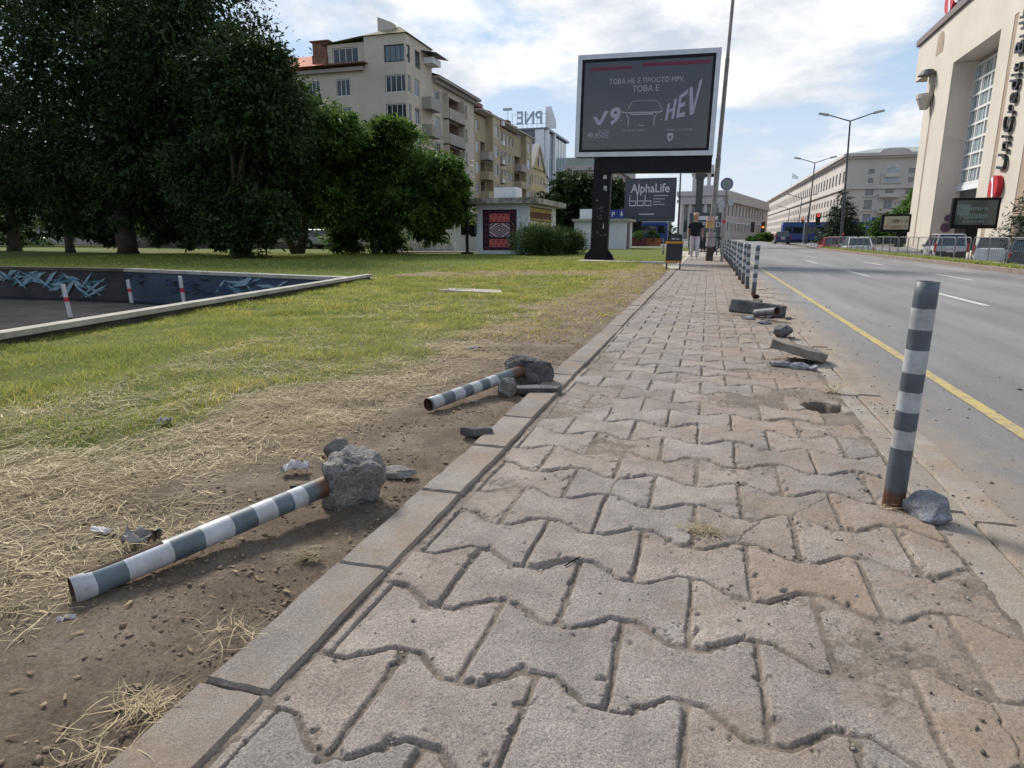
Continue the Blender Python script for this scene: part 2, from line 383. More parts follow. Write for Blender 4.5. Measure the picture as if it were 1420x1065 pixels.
# far square of paving and side street behind the lawn
mAsph2 = mat('worn_asphalt', (0.13, 0.13, 0.135), 0.9, (0.19, 0.19, 0.19), 0.6, bump=0.3, bscale=40, coord='Position')
MB().add([(-400, 60, 0.0), (0.99, 60, 0.0), (0.99, 420, 0.0), (-400, 420, 0.0)], [(0, 1, 2, 3)]).build('square', mAsph2)['kind'] = 'structure'
# sunken road left of the lawn
mRamp = mat('sunken_asphalt', (0.018, 0.018, 0.021), 0.9, (0.036, 0.036, 0.04), 1.3, bump=0.4, bscale=60, coord='Position', spec=.04)  # asphalt colour lowered to carry the tree shade over it
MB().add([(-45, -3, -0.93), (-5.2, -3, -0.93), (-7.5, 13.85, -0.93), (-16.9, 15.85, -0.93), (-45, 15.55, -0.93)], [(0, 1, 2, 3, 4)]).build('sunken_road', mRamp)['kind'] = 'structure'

# road
def asphalt():
    m = bpy.data.materials.new('asphalt'); m.use_nodes = True; nt = m.node_tree; L = nt.links.new; bs = nt.nodes['Principled BSDF']
    bs.inputs['Roughness'].default_value = 0.78; bs.inputs['Specular IOR Level'].default_value = 0.35
    pos = nt.nodes.new('ShaderNodeNewGeometry').outputs['Position']
    mp = nt.nodes.new('ShaderNodeMapping'); L(pos, mp.inputs[0]); mp.inputs['Scale'].default_value = (1, 0.12, 1)
    def nz(v, sc, det, ro):
        n = nt.nodes.new('ShaderNodeTexNoise'); L(v, n.inputs[0]); n.inputs['Scale'].default_value = sc; n.inputs['Detail'].default_value = det; n.inputs['Roughness'].default_value = ro; return n.outputs[0]
    def rp(src, pts):
        r = nt.nodes.new('ShaderNodeValToRGB'); L(src, r.inputs[0]); e = r.color_ramp.elements
        while len(e) < len(pts): e.new(0.5)
        for i, (p, c) in enumerate(pts): e[i].position = p; e[i].color = (*c, 1)
        return r.outputs[0]
    base = rp(nz(mp.outputs[0], 1.1, 7, 0.65), [(0.3, (0.135, 0.129, 0.131)), (0.5, (0.185, 0.177, 0.178)), (0.72, (0.245, 0.233, 0.23))])
    fine = rp(nz(pos, 170, 3, 0.8), [(0.32, (0.60, 0.60, 0.60)), (0.68, (1.36, 1.36, 1.36))])
    x = nt.nodes.new('ShaderNodeMix'); x.data_type = 'RGBA'; x.blend_type = 'MULTIPLY'; x.inputs[0].default_value = 1; L(base, x.inputs[6]); L(fine, x.inputs[7])
    # dust washed against the kerb
    sx = nt.nodes.new('ShaderNodeSeparateXYZ'); L(pos, sx.inputs[0]); mr = nt.nodes.new('ShaderNodeMapRange'); L(sx.outputs[0], mr.inputs[0])
    mr.inputs[1].default_value = 1.1; mr.inputs[2].default_value = 1.75; mr.inputs[3].default_value = 0.42; mr.inputs[4].default_value = -0.3
    ad_ = nt.nodes.new('ShaderNodeMath'); ad_.operation = 'ADD'; L(nz(pos, 4, 7, 0.75), ad_.inputs[0]); L(mr.outputs[0], ad_.inputs[1])
    dm = rp(ad_.outputs[0], [(0.5, (0, 0, 0)), (0.85, (0.8, 0.8, 0.8))])
    y = nt.nodes.new('ShaderNodeMix'); y.data_type = 'RGBA'; L(dm, y.inputs[0]); L(x.outputs[2], y.inputs[6]); y.inputs[7].default_value = (0.27, 0.215, 0.17, 1)
    L(y.outputs[2], bs.inputs['Base Color'])
    bp = nt.nodes.new('ShaderNodeBump'); L(nz(pos, 150, 4, 0.8), bp.inputs['Height']); bp.inputs['Strength'].default_value = 0.9; bp.inputs['Distance'].default_value = 0.008
    L(bp.outputs[0], bs.inputs['Normal']); return m
mAsph = asphalt()
RZ = -0.045
road = MB().add([(1.0, -6, RZ), (8.36, -6, RZ), (8.36, 60, RZ), (1.0, 60, RZ), (10.0, 150, RZ), (1.0, 150, RZ), (24, 420, RZ), (8, 420, RZ)],
                [(0, 1, 2, 3), (3, 2, 4, 5), (5, 4, 6, 7)]).build('road', mAsph)
tag(road, kind='structure')
far = MB().add([(9.62, -6, -.62), (18.3, -6, -.62), (18.3, 60, -.62), (9.62, 60, -.62), (20, 78, -.1), (10.5, 78, -.1), (24, 150, -.1), (11.5, 150, -.1)], [(0, 1, 2, 3), (3, 2, 4, 5), (5, 4, 6, 7)]).build('far_carriageway', mAsph)
tag(far, kind='structure')
MB().box(18.3, 20.6, -6, 72, -0.9, -0.5).build('far_pavement', mOldCon)['kind'] = 'structure'
mYel = mat('yellow_road_paint', (0.40, 0.31, 0.12), 0.8, (0.24, 0.205, 0.15), 14, bump=0.3, bscale=120, coord='Position', ramp=(0.42, 0.66))
mWl = mat('white_road_paint', (0.50, 0.50, 0.49), 0.8, (0.33, 0.32, 0.32), 7, bump=0.3, bscale=120, coord='Position', ramp=(0.5, 0.75))
mb = MB(); n = 90
yy = np.linspace(0.5, 42, n); vs = []
for y in yy:
    vs += [(1.65 + 0.006 * fn(0, y, 2), y, RZ + 0.004), (1.735 + 0.006 * fn(3, y, 2), y, RZ + 0.004)]
mb.add(vs, [(2 * i, 2 * i + 1, 2 * i + 3, 2 * i + 2) for i in range(n - 1)]).build('yellow_edge_line', mYel, road)
for (x, y0, y1, w) in ((4.15, 11.6, 14.6, 0.10), (4.12, 19.3, 22.3, 0.10), (4.12, 28, 31, 0.10), (6.15, 18.3, 21.0, 0.10), (6.15, 27, 30, 0.1), (4.15, 4.5, 7, 0.1)):
    MB().add([(x - w / 2, y0, RZ + 0.004), (x + w / 2, y0, RZ + 0.004), (x + w / 2, y1, RZ + 0.004), (x - w / 2, y1, RZ + 0.004)], [(0, 1, 2, 3)]).build('lane_dash', mWl, road)
# median strip
mMedK = mat('median_kerb_stone', (0.17, 0.125, 0.105), 0.9, (0.24, 0.19, 0.165), 3, bump=0.5, bscale=30, coord='Position')
mTurf = mat('median_turf', (0.055, 0.085, 0.02), 0.95, (0.10, 0.12, 0.04), 3, bump=0.8, bscale=30, coord='Position', bdist=0.05)
MB().box(8.36, 8.52, -6, 62, -0.14, 0.09).build('median_kerb', mMedK, bevel=0.015)['kind'] = 'structure'
MB().prism([(8.52, -.9), (9.62, -.9), (9.62, -.12), (9.25, -.03), (8.52, .075)], 6, -62, Matrix.Rotation(PI / 2, 4, 'X')).build('median', mTurf)['kind'] = 'structure'

# paving: double-T concrete pavers laid on a bed of soil
PX, PR, PA = 0.335, 0.279, 0.039
def wave(u):                                # u in periods, high at 0
    u = abs((u + 0.5) % 1.0 - 0.5) * 2.0     # 0 at high, 1 at low
    return 1.0 if u < 0.26 else (-1.0 if u > 0.74 else 1.0 - 2.0 * (u - 0.26) / 0.48)
def rowline(k, x): return 1.255 + PR * k + PA * wave((x + 0.32) / PX + (0.5 if k % 2 else 0.0))
def clipx(poly, xlim, keep_less):
    o = []
    for i in range(len(poly)):
        a, b = poly[i], poly[(i + 1) % len(poly)]
        ia = (a[0] <= xlim) == keep_less; ib = (b[0] <= xlim) == keep_less
        if ia: o.append(a)
        if ia != ib:
            t = (xlim - a[0]) / (b[0] - a[0]); o.append((xlim, a[1] + t * (b[1] - a[1])))
    return o
HOLE = (0.735, 4.13)

def vnz(x, y, sc, seed=0, oct=4, gain=.5):
    """value noise on arrays, about -1..1"""
    tot = np.zeros_like(x); amp = 1.0; nrm = 0.0
    for o in range(oct):
        X = x * sc + 17.3 * (seed + 1) + o * 7.7; Y = y * sc - 9.1 * (seed + 1) + o * 3.3
        xi = np.floor(X).astype(np.int64); yi = np.floor(Y).astype(np.int64); fx = X - xi; fy = Y - yi; fx = fx * fx * (3 - 2 * fx); fy = fy * fy * (3 - 2 * fy)
        def h(i, j):
            q = (i * 374761393 + j * 668265263 + (seed * 101 + o * 13) * 974711) & 0x7fffffff; q = ((q ^ (q >> 13)) * 1274126177) & 0x7fffffff; q = (q ^ (q >> 16)) & 0xffff; return q / 32767.5 - 1.0
        tot += amp * ((h(xi, yi) * (1 - fx) + h(xi + 1, yi) * fx) * (1 - fy) + (h(xi, yi + 1) * (1 - fx) + h(xi + 1, yi + 1) * fx) * fy)
        nrm += amp; amp *= gain; sc *= 2.07
    return tot / nrm * 1.5
def hsh(i, j, s):
    q = (i.astype(np.int64) * 73856093 + j.astype(np.int64) * 19349663 + s * 83492791) & 0x7fffffff; q = ((q ^ (q >> 15)) * 2246822519) & 0x7fffffff; q = ((q ^ (q >> 13)) * 3266489917) & 0x7fffffff
    return ((q ^ (q >> 16)) & 0xffff) / 65535.0
def sst(a, b, x): t = np.clip((x - a) / (b - a), 0, 1); return t * t * (3 - 2 * t)
yr = [0.30]
while yr[-1] < 36: yr.append(yr[-1] + max(.0031, .0031 * yr[-1] / 1.15))
xr = np.linspace(-0.905, 0.872, 490); YY, XX = np.meshgrid(np.array(yr), xr, indexing='ij'); nyr, nxr = YY.shape
wx = XX + .0032 * vnz(XX, YY, 7, 1, 2) + .0009 * vnz(XX, YY, 90, 2, 3); wy = YY + .0036 * vnz(XX, YY, 6, 3, 2) + .0009 * vnz(XX, YY, 90, 4, 3)
def wv(u): u = np.abs((u + .5) % 1.0 - .5) * 2; return np.clip(1 - 2 * (u - .22) / .54, -1, 1)
r_ = (wy - 1.255) / PR; k0 = np.floor(r_).astype(int)
def ln_(k): return 1.255 + PR * k + PA * wv((wx + .32) / PX + np.where(k % 2 != 0, .5, 0.0))
l0 = ln_(k0); l1 = ln_(k0 + 1)
row = np.where(wy < l0, k0 - 1, np.where(wy > l1, k0 + 1, k0)); lo_ = ln_(row); hi_ = ln_(row + 1)
ua = np.abs(((wx + .32) / PX + .5) % 1.0 - .5) * 2; slope = np.where((ua > .26) & (ua < .74), .73, 1.0)
dw = np.minimum(wy - lo_, hi_ - wy) * slope
off = -.32 + np.where(row % 2 != 0, 0.0, .5 * PX); cx_i = np.floor((wx - off) / PX); dx_ = (wx - off) - cx_i * PX; xj0 = off + cx_i * PX; dj = np.minimum(np.where(xj0 < -.78, 9., dx_), np.where(xj0 + PX > .79, 9., PX - dx_))
dist = np.minimum(np.minimum(dw, dj), np.minimum(wx + .862, .836 - wx))
hA, hB, hC, hD, hE, hF = [hsh(cx_i, row, q) for q in range(1, 7)]
lx_ = dx_ - PX / 2; ly_ = wy - (lo_ + hi_) / 2
jw = .0014 + .0026 * hF + .002 * vnz(XX, YY, 2.2, 9, 2)                       # joint half width differs from stone to stone
chip = np.clip(vnz(XX, YY, 30, 5, 4) - .40, 0, 1) * .075 + .0025                # worn and chipped arrises
edge = sst(0, 1, (dist - jw) / (.006 + chip))
top = (hA - .5) * .010 + (hB - .5) * .026 * lx_ + (hC - .5) * .034 * ly_ + .0075 * vnz(XX, YY, 1.1, 6, 2)
surf = .0011 * vnz(XX, YY, 28, 7, 3) + .0010 * vnz(XX, YY, 150, 8, 2) - .0022 * np.clip(vnz(XX, YY, 70, 10, 2) - .55, 0, 1)
crk = np.abs(lx_ * np.cos(hD * 6.28) + ly_ * np.sin(hD * 6.28) + (hE - .5) * .12 + .012 * vnz(XX, YY, 14, 11, 3)); crack = (hD > .90) * (1 - sst(.0008, .0032, crk))
hgt = top + surf - .0155 * (1 - edge) - .006 * crack
# blown soil: fills the joints to a wandering level and lies thinly on sunken stones near the road
fill = -.0088 + .0045 * vnz(XX, YY, 5, 12, 4) + .003 * vnz(XX, YY, 40, 13, 3) + np.clip(XX - .1, 0, 1) * .0035 + .0038 * np.clip(vnz(XX, YY, 1.5, 14, 4), -.5, .8) + np.where(XX < -.835, .007, 0)
for bx_, by_, br_ in ((.66, 5.5, .34), (.60, 8.6, .42), (.72, 4.25, .30), (.35, 5.2, .25), (.05, 2.2, .10)): fill = fill + .0085 * np.exp(-((XX - bx_) ** 2 + (YY - by_) ** 2) / br_ ** 2) * np.clip(.75 + .9 * vnz(XX, YY, 7, 27, 4), 0, 1.6)
fill = np.minimum(fill, top + surf + .0012 + .0012 * vnz(XX, YY, 120, 18, 2))
hole = ((XX - HOLE[0]) / .13) ** 2 + ((YY - HOLE[1] + .03 * vnz(XX, YY, 12, 15, 2)) / .105) ** 2; hm = 1 - sst(.75, 1.15, hole)
hgt = hgt * (1 - hm) + hm * (-.085 + .01 * vnz(XX, YY, 30, 16, 3)); soilm = sst(-.0022, .0012, fill - hgt + .0016 * vnz(XX, YY, 160, 17, 2)); soilm = np.maximum(soilm, hm); soilm = np.maximum(soilm, .8 * crack)
Zp = np.where(hm > .02, hgt, np.maximum(hgt, fill))
tn = .94 + .17 * (hE - .5) + .05 * vnz(XX, YY, 3, 19, 3); wm = (hF - .5) * .05 + .05 * (hB > .86) * (XX > .1)
vv = np.stack([XX, YY, Zp], 2).reshape(-1, 3); ii = np.arange(nyr * nxr).reshape(nyr, nxr)
ff = np.stack([ii[:-1, :-1], ii[:-1, 1:], ii[1:, 1:], ii[1:, :-1]], 2).reshape(-1, 4)
me = npmesh('pavement', vv, ff, mPaver, np.stack([tn + wm, tn, tn - wm], 2).reshape(-1, 3), smooth=True)
a_ = me.attributes.new('soil', 'FLOAT', 'POINT'); a_.data.foreach_set('value', soilm.astype(np.float32).ravel())
tag(link('pavement', me), kind='structure')
MB().box(-.868, .845, .05, .301, -.05, -.004).box(-1.0, 1.0, .0, 36, -.12, -.105).build('paving_bed', mat('joint_soil', (0.10, 0.08, 0.065), 0.95, (0.19, 0.15, 0.115), 5, coord='Position'))['kind'] = 'structure'
# edging slabs on the lawn side, and the two rows on the road side
def slab_row(name, m, x0, x1, step, y0, y1, z, seed, wob=0.006, gap=0.004):
    r = random.Random(seed); mb = MB(); tn = []
    y = y0
    while y < y1:
        l = step * r.uniform(0.93, 1.07); cx = (x0 + x1) / 2; w = (x1 - x0) / 2
        M = Matrix.Translation((cx + r.uniform(-wob, wob), y + l / 2, z + r.uniform(-0.004, 0.004))) @ Matrix.Rotation(r.gauss(0, 0.011), 4, 'Z') @ Matrix.Rotation(r.gauss(0, 0.012), 4, 'Y') @ Matrix.Rotation(r.gauss(0, 0.006), 4, 'X')
        n0 = len(mb.v); hl = l / 2 - gap; nseg = 6 if y < 6 else 2
        ol = [(-w, -hl)] + [(w * (2 * a / nseg - 1), -hl + r.uniform(-.004, .004)) for a in range(1, nseg)] + [(w, -hl)]
        ol += [(w + r.uniform(-.003, .003), -hl + 2 * hl * a / nseg) for a in range(1, nseg)] + [(w, hl)]
        ol += [(w * (1 - 2 * a / nseg), hl + r.uniform(-.004, .004)) for a in range(1, nseg)] + [(-w, hl)]
        ol += [(-w + r.uniform(-.005, .005), hl - 2 * hl * a / nseg) for a in range(1, nseg)]
        n = len(ol); bw = 0.007
        vs = [M @ Vector((p[0], p[1], -0.09)) for p in ol] + [M @ Vector((p[0], p[1], -0.008 - 0.004 * r.random())) for p in ol] + [M @ Vector((p[0] * (1 - bw / w), p[1] * (1 - bw / hl), 0)) for p in ol]
        mb.add(vs, [(s * n + a, s * n + (a + 1) % n, (s + 1) * n + (a + 1) % n, (s + 1) * n + a) for s in (0, 1) for a in range(n)] + [tuple(2 * n + a for a in range(n))])
        t = 0.98 + r.gauss(0, 0.06); tn += [(t, t, t)] * (len(mb.v) - n0); y += l
    me = mb.mesh(name, m); a = me.color_attributes.new('tone', 'FLOAT_COLOR', 'POINT'); g_ = np.ones((len(tn), 4), np.float32); g_[:, :3] = np.array(tn); a.data.foreach_set('color', g_.ravel())
    return tag(link(name, me), kind='structure')
slab_row('edging_kerb', mKerbL, -1.045, -0.872, 0.575, 0.49, 21.0, 0.014, 4)
slab_row('margin_slabs', mKerbR, 0.842, 0.982, 0.95, -0.2, 36, -0.004, 5)
slab_row('kerb', mKerbR, 0.988, 1.125, 0.98, -0.4, 60, -0.002, 6)
# apron of old concrete at the billboard and past the end of the edging
mAp = concrete('apron_concrete', (0.36, 0.33, 0.29), (0.45, 0.42, 0.37), 1.5, bumpd=0.004)
MB().prism([(-4.9, 25.6), (-1.1, 24.6), (-1.05, 25.3), (-4.9, 26.6)], -0.02, 0.055).build('concrete_strip', mAp)['kind'] = 'structure'
MB().prism([(-1.03, 21.05), (-0.86, 21.05), (-0.86, 45), (-1.9, 45), (-1.5, 23.5)], -0.05, 0.012).build('paved_apron', mAp)['kind'] = 'structure'
MB().box(-0.9, 0.99, 34.5, 60, -0.05, 0.004).build('far_footway', mAp)['kind'] = 'structure'
# ---------------------------------------------------------------- buildings
def facade(mb, org, rz, W, z0, z1, ops, depth=0.18, mi=0, mi_rev=None, through=()):
    """wall seen from local -y; org = left bottom corner; ops = (u0, u1, za, zb) openings; each gets a recess of the given depth"""
    M = Matrix.Translation(org) @ Matrix.Rotation(rz, 4, 'Z')
    us = sorted(set([0, W] + [q for o in ops for q in (max(0, o[0]), min(W, o[1]))])); zs = sorted(set([z0, z1] + [q for o in ops for q in (o[2], o[3])]))
    def inside(u, z): return any(o[0] < u < o[1] and o[2] < z < o[3] for o in ops)
    for i in range(len(us) - 1):
        if us[i + 1] - us[i] < 1e-5: continue
        run = None
        for j in range(len(zs)):
            full = j < len(zs) - 1 and not inside((us[i] + us[i + 1]) / 2, (zs[j] + zs[j + 1]) / 2)
            if full and run is None: run = zs[j]
            if not full and run is not None:
                mb.add([M @ Vector(p) for p in ((us[i], 0, run), (us[i + 1], 0, run), (us[i + 1], 0, zs[j]), (us[i], 0, zs[j]))], [(0, 1, 2, 3)], mi); run = None
    r = mi if mi_rev is None else mi_rev
    for (a, b, c, d) in ops:
        P = lambda u, y, z: M @ Vector((u, y, z))
        mb.add([P(a, 0, c), P(a, depth, c), P(a, depth, d), P(a, 0, d)], [(0, 1, 2, 3)], r)
        mb.add([P(b, 0, c), P(b, 0, d), P(b, depth, d), P(b, depth, c)], [(0, 1, 2, 3)], r)
        mb.add([P(a, 0, c), P(b, 0, c), P(b, depth, c), P(a, depth, c)], [(0, 1, 2, 3)], r)
        mb.add([P(a, 0, d), P(a, depth, d), P(b, depth, d), P(b, 0, d)], [(0, 1, 2, 3)], r)
        if (a, b, c, d) not in through: mb.add([P(a, depth, c), P(b, depth, c), P(b, depth, d), P(a, depth, d)], [(0, 1, 2, 3)], r)
def recess(mb, org, rz, op, d0, d1, mi=0):
    M = Matrix.Translation(org) @ Matrix.Rotation(rz, 4, 'Z'); a, b, c, d = op; P = lambda u, y, z: M @ Vector((u, y, z))
    mb.add([P(a, d0, c), P(a, d1, c), P(a, d1, d), P(a, d0, d)], [(0, 1, 2, 3)], mi); mb.add([P(b, d0, c), P(b, d0, d), P(b, d1, d), P(b, d1, c)], [(0, 1, 2, 3)], mi)
    mb.add([P(a, d0, c), P(b, d0, c), P(b, d1, c), P(a, d1, c)], [(0, 1, 2, 3)], mi); mb.add([P(a, d0, d), P(a, d1, d), P(b, d1, d), P(b, d0, d)], [(0, 1, 2, 3)], mi)
    mb.add([P(a, d1, c), P(b, d1, c), P(b, d1, d), P(a, d1, d)], [(0, 1, 2, 3)], mi)
WC = {}
def window(parent, org, rz, u, z, w, h, nv=1, nh=0, y=0.08, frame=None, glass=None, sub=True, ft=0.06):
    """a window in the facade's own coordinates: frame bars with a pane behind"""
    frame = frame or mFrameW; glass = glass or mGlass
    key = (round(w, 2), round(h, 2), nv, nh, frame.name, glass.name, sub, ft)
    if key not in WC:
        f = MB(); d = 0.05
        f.box(0, w, 0, d, 0, ft); f.box(0, w, 0, d, h - ft, h); f.box(0, ft, 0, d, ft, h - ft); f.box(w - ft, w, 0, d, ft, h - ft)
        for i in range(nv): x = w * (i + 1) / (nv + 1); f.box(x - ft * .4, x + ft * .4, 0.003, d, ft, h - ft)
        for i in range(nh): q = h * (i + 1) / (nh + 1); f.box(ft, w - ft, 0.006, d, q - ft * .35, q + ft * .35)
        g = MB().box(ft * .5, w - ft * .5, 0.03, 0.042, ft * .5, h - ft * .5) if sub else None
        if sub: WC[key] = (f.mesh('window', frame), g.mesh('pane', glass))
        else:
            f.box(ft * .5, w - ft * .5, 0.03, 0.042, ft * .5, h - ft * .5, 1); WC[key] = (f.mesh('window', [frame, glass]), None)
    fm, gm = WC[key]
    M = Matrix.Translation(org) @ Matrix.Rotation(rz, 4, 'Z') @ Matrix.Translation((u, y, z))
    o = link('window', fm, parent); o.matrix_basis = M
    if gm:
        p = bpy.data.objects.new('pane', gm); col.objects.link(p); p.parent = o
    return o
wr = random.Random(11)
def rglass(): return wr.choice([mGlass, mGlass, mGlassL, mGlassD, mGlassD])
RX = PI / 2        # facade facing +X : u runs along +Y
mStuc1 = mat('grey_beige_stucco', (0.41, 0.365, 0.31), 0.92, (0.50, 0.45, 0.39), 0.35, detail=8, bump=0.2, bscale=8, coord='Position')
mStuc2 = mat('yellow_beige_stucco', (0.31, 0.265, 0.18), 0.92, (0.40, 0.345, 0.24), 0.4, detail=8, bump=0.2, bscale=8, coord='Position')
mStuc3 = mat('ochre_stucco', (0.42, 0.33, 0.17), 0.92, (0.50, 0.41, 0.25), 0.4, detail=7, coord='Position')
mTrim = mat('pale_stucco_trim', (0.40, 0.37, 0.33), 0.9, (0.46, 0.43, 0.39), 0.8, coord='Position')
mTileR = mat('red_roof_tiles', (0.36, 0.09, 0.045), 0.85, (0.48, 0.15, 0.07), 2.5, bump=0.8, bscale=12, coord='Position', bdist=0.05)
mTileB = mat('brown_roof_tiles', (0.15, 0.075, 0.055), 0.85, (0.22, 0.12, 0.09), 2.0, bump=0.8, bscale=12, coord='Position', bdist=0.05)
mTileG = mat('mossy_roof_tiles', (0.16, 0.15, 0.085), 0.9, (0.22, 0.19, 0.12), 2.0, bump=0.8, bscale=12, coord='Position', bdist=0.05)
mBalc = mat('balcony_render', (0.27, 0.245, 0.235), 0.9, (0.33, 0.305, 0.29), 0.7, coord='Position')
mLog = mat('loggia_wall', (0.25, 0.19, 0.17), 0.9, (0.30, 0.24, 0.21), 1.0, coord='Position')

# --- corner apartment house (nearest of the row)
AXX, AY = -28.0, 60.0
bA = thing('apartment_house', 'grey beige corner apartment house with wrapped corner windows and a red tiled roof', 'building', (AXX, AY, 0))
front = (-46.0, AY, 0); FW = AXX + 46.0
zrow = [16.85, 14.2, 11.65, 9.1, 6.55, 4.0]
mb = MB(); opsF = []; winF = []
for i, z in enumerate(zrow):                                       # front (-Y) face: corner windows, then single windows to the left
    if i: opsF.append((15.75, FW - 0.001, z, z + 1.55)); winF.append((15.8, z + 0.03, 2.17, 1.49, 3))
    if i: 
        for u, w in ((10.5, 1.55), (7.4, 1.35), (4.6, 1.3), (1.6, 1.3)): opsF.append((u, u + w, z - 0.05, z + 1.5)); winF.append((u + .03, z - 0.02, w - .06, 1.49, 2))
opsF.append((15.75, FW - 0.001, 16.85, 18.35)); winF.append((15.8, 16.88, 2.17, 1.44, 3))
opsF.append((10.1, 12.9, 16.95, 18.55)); winF.append((10.13, 16.98, 2.74, 1.54, 3))
low = [o for o in opsF]
facade(mb, front, 0, FW, 0, 16.6, [o for o in opsF if o[3] < 16.6])
facade(mb, (front[0] + 13.7, AY, 0), 0, FW - 13.7, 16.6, 19.25, [(o[0] - 13.7, o[1] - 13.7, o[2], o[3]) for o in opsF if o[2] > 16.6 and o[0] > 13.7])
# attic block left of the corner tower, set back behind the eave
facade(mb, (front[0] + 9.6, AY + 0.35, 0), 0, 4.1, 16.6, 18.9, [(0.5, 3.3, 16.95, 18.55)])
SL = 18.6
opsS = []; winS = []; logg = []
for i, z in enumerate(zrow):                                       # side (+X) face
    if i == 0: opsS += [(0.001, 0.9, 16.85, 18.35), (2.0, 3.2, 16.75, 18.3)]; winS += [(0.03, 16.88, 0.85, 1.44, 0), (2.03, 16.78, 1.14, 1.49, 1)]; continue
    opsS += [(0.001, 0.9, z, z + 1.55), (1.7, 2.9, z - 0.05, z + 1.5)]; winS += [(0.03, z + .03, 0.85, 1.49, 0), (1.73, z - .02, 1.14, 1.49, 1)]
    opsS += [(6.4, 8.0, z - 0.1, z + 1.5), (14.6, 16.2, z - 0.05, z + 1.5)]; winS += [(6.43, z - .07, 1.54, 1.54, 2), (14.63, z - .02, 1.54, 1.49, 1)]
    logg.append((8.9, 13.7, z - 0.8, z + 1.45))
facade(mb, (AXX, AY, 0), RX, SL, 0, 16.6, [o for o in opsS if o[3] < 16.6] + logg, through=logg)
facade(mb, (AXX, AY, 0), RX, 6.0, 16.6, 19.25, [o for o in opsS if o[2] > 16.6])
# loggias: deep recesses cut as separate dark boxes behind the parapets
mb.box(-46, AXX - 0.3, AY + 14, AY + 14.1, 0, 16.6)
mb.box(AXX - 14.2, AXX - 0.02, AY + 6.0, AY + 6.08, 16.6, 19.25)
mb.add([(-46, AY, 0), (-46, AY + 14, 0), (-46, AY + 14, 16.6), (-46, AY, 16.6)], [(0, 1, 2, 3)])
mb.add([(-46 + 13.7, AY, 16.6), (-46 + 13.7, AY + 6, 16.6), (-46 + 13.7, AY + 6, 19.25), (-46 + 13.7, AY, 19.25)], [(0, 1, 2, 3)])
mb.add([(-46 + 9.6, AY + 0.35, 16.6), (-46 + 9.6, AY + 5, 16.6), (-46 + 9.6, AY + 5, 18.9), (-46 + 9.6, AY + .35, 18.9), (-46 + 13.7, AY + .35, 18.9), (-46 + 13.7, AY + 5, 18.9)], [(0, 1, 2, 3), (3, 2, 5, 4)])
mb.build('wall', mStuc1, bA)
for (u, z, w, h, nv) in winF: window(bA, front if not (z > 16.6 and u < 13) else (front[0], AY + 0.35, 0), 0, u, z, w, h, nv, 0, glass=rglass(), frame=mFrameB if (z > 16.6 and u > 13) else mFrameW)
for (u, z, w, h, nv) in winS: window(bA, (AXX, AY, 0), RX, u, z, w, h, nv, 0, glass=rglass(), frame=mFrameB if z > 16.6 else mFrameW)
# eaves, roofs
MB().box(-46.4, AXX - 14.0 + 0.001 + 0.2, AY - 0.75, AY + 0.3, 16.62, 16.86).box(-46, -32.4, AY - 0.35, AY - 0.003, 16.3, 16.617).build('eave', mBalc, bA)
MB().box(AXX + 0.003, AXX + 0.85, AY + 6.02, AY + SL + 0.3, 16.62, 16.86).box(AXX + 0.003, AXX + 0.4, AY + 6.1, AY + SL, 16.28, 16.617).build('eave', mBalc, bA)
MB().add([(-46.5, AY - 0.8, 16.87), (-36.45, AY - 0.8, 16.87), (-36.45, AY + 4.5, 19.2), (-46.5, AY + 4.5, 19.2), (-36.45, AY + 9.5, 16.87), (-46.5, AY + 9.5, 16.87)], [(0, 1, 2, 3), (3, 2, 4, 5)]).build('roof', mTileR, bA)
MB().box(-36.4, -32.0, AY - 0.7, AY + 0.34, 16.865, 16.97).build('roof', mTileB, bA)
MB().add([(AXX + 0.9, AY + 6.05, 16.87), (AXX + 0.9, AY + SL + .3, 16.87), (AXX - 4.5, AY + SL + .3, 18.6), (AXX - 4.5, AY + 6.1, 18.6), (AXX - 9, AY + SL + .3, 16.87), (AXX - 9, AY + 6.1, 16.87)], [(0, 1, 2, 3), (3, 2, 4, 5)]).build('roof', mTileB, bA)
MB().add([(AXX - 4.6, AY - 0.2, 19.26), (AXX + 0.2, AY - 0.2, 19.26), (AXX + 0.2, AY + 6.2, 19.26), (AXX - 4.6, AY + 6.2, 19.26), (AXX - 1.6, AY + 2.2, 20.5), (AXX - 3.2, AY + 3.2, 20.4), (AXX - 9, AY + .2, 18.95), (AXX - 9, AY + 5.2, 18.95)],
         [(0, 1, 4, 5), (1, 2, 4), (2, 3, 5, 4), (0, 5, 3), (0, 6, 7, 3)]).build('roof', mTileG, bA)
# dormers on the red roof and chimneys
MB().box(-38.0, -36.46, AY + 0.1, AY + 3.5, 16.9, 18.0).box(-38.2, -36.46, AY + 0.6, AY + 3.6, 18.02, 19.3).build('dormer', mTileB, bA)
MB().box(-38.4, -36.3, AY + 0.4, AY + 3.8, 19.31, 19.42).build('dormer_roof', mTileB, bA)
window(bA, (-37.9, AY + 0.02, 0), 0, 0, 17.0, 1.35, 0.9, 1, 0, frame=mFrameB, glass=mGlassL)
window(bA, (-38.0, AY + 0.52, 0), 0, 0, 18.2, 0.8, 0.9, 0, 0, frame=mFrameB, glass=mGlassL)
for (x, y, w, z0, z1) in ((-31.4, AY + 1.2, 1.5, 19.3, 21.2), (-43.2, AY + 1.5, 1.5, 17.6, 19.3), (-44.8, AY + 2.2, 0.9, 17.8, 18.9)):
    MB().prism([(0, z0), (w, z0), (w, z1 - 0.6), (0, z1)], 0, 0.9, Matrix.Translation((x, y + .9, 0)) @ Matrix.Rotation(PI / 2, 4, 'X')).build('chimney', mTrim, bA)
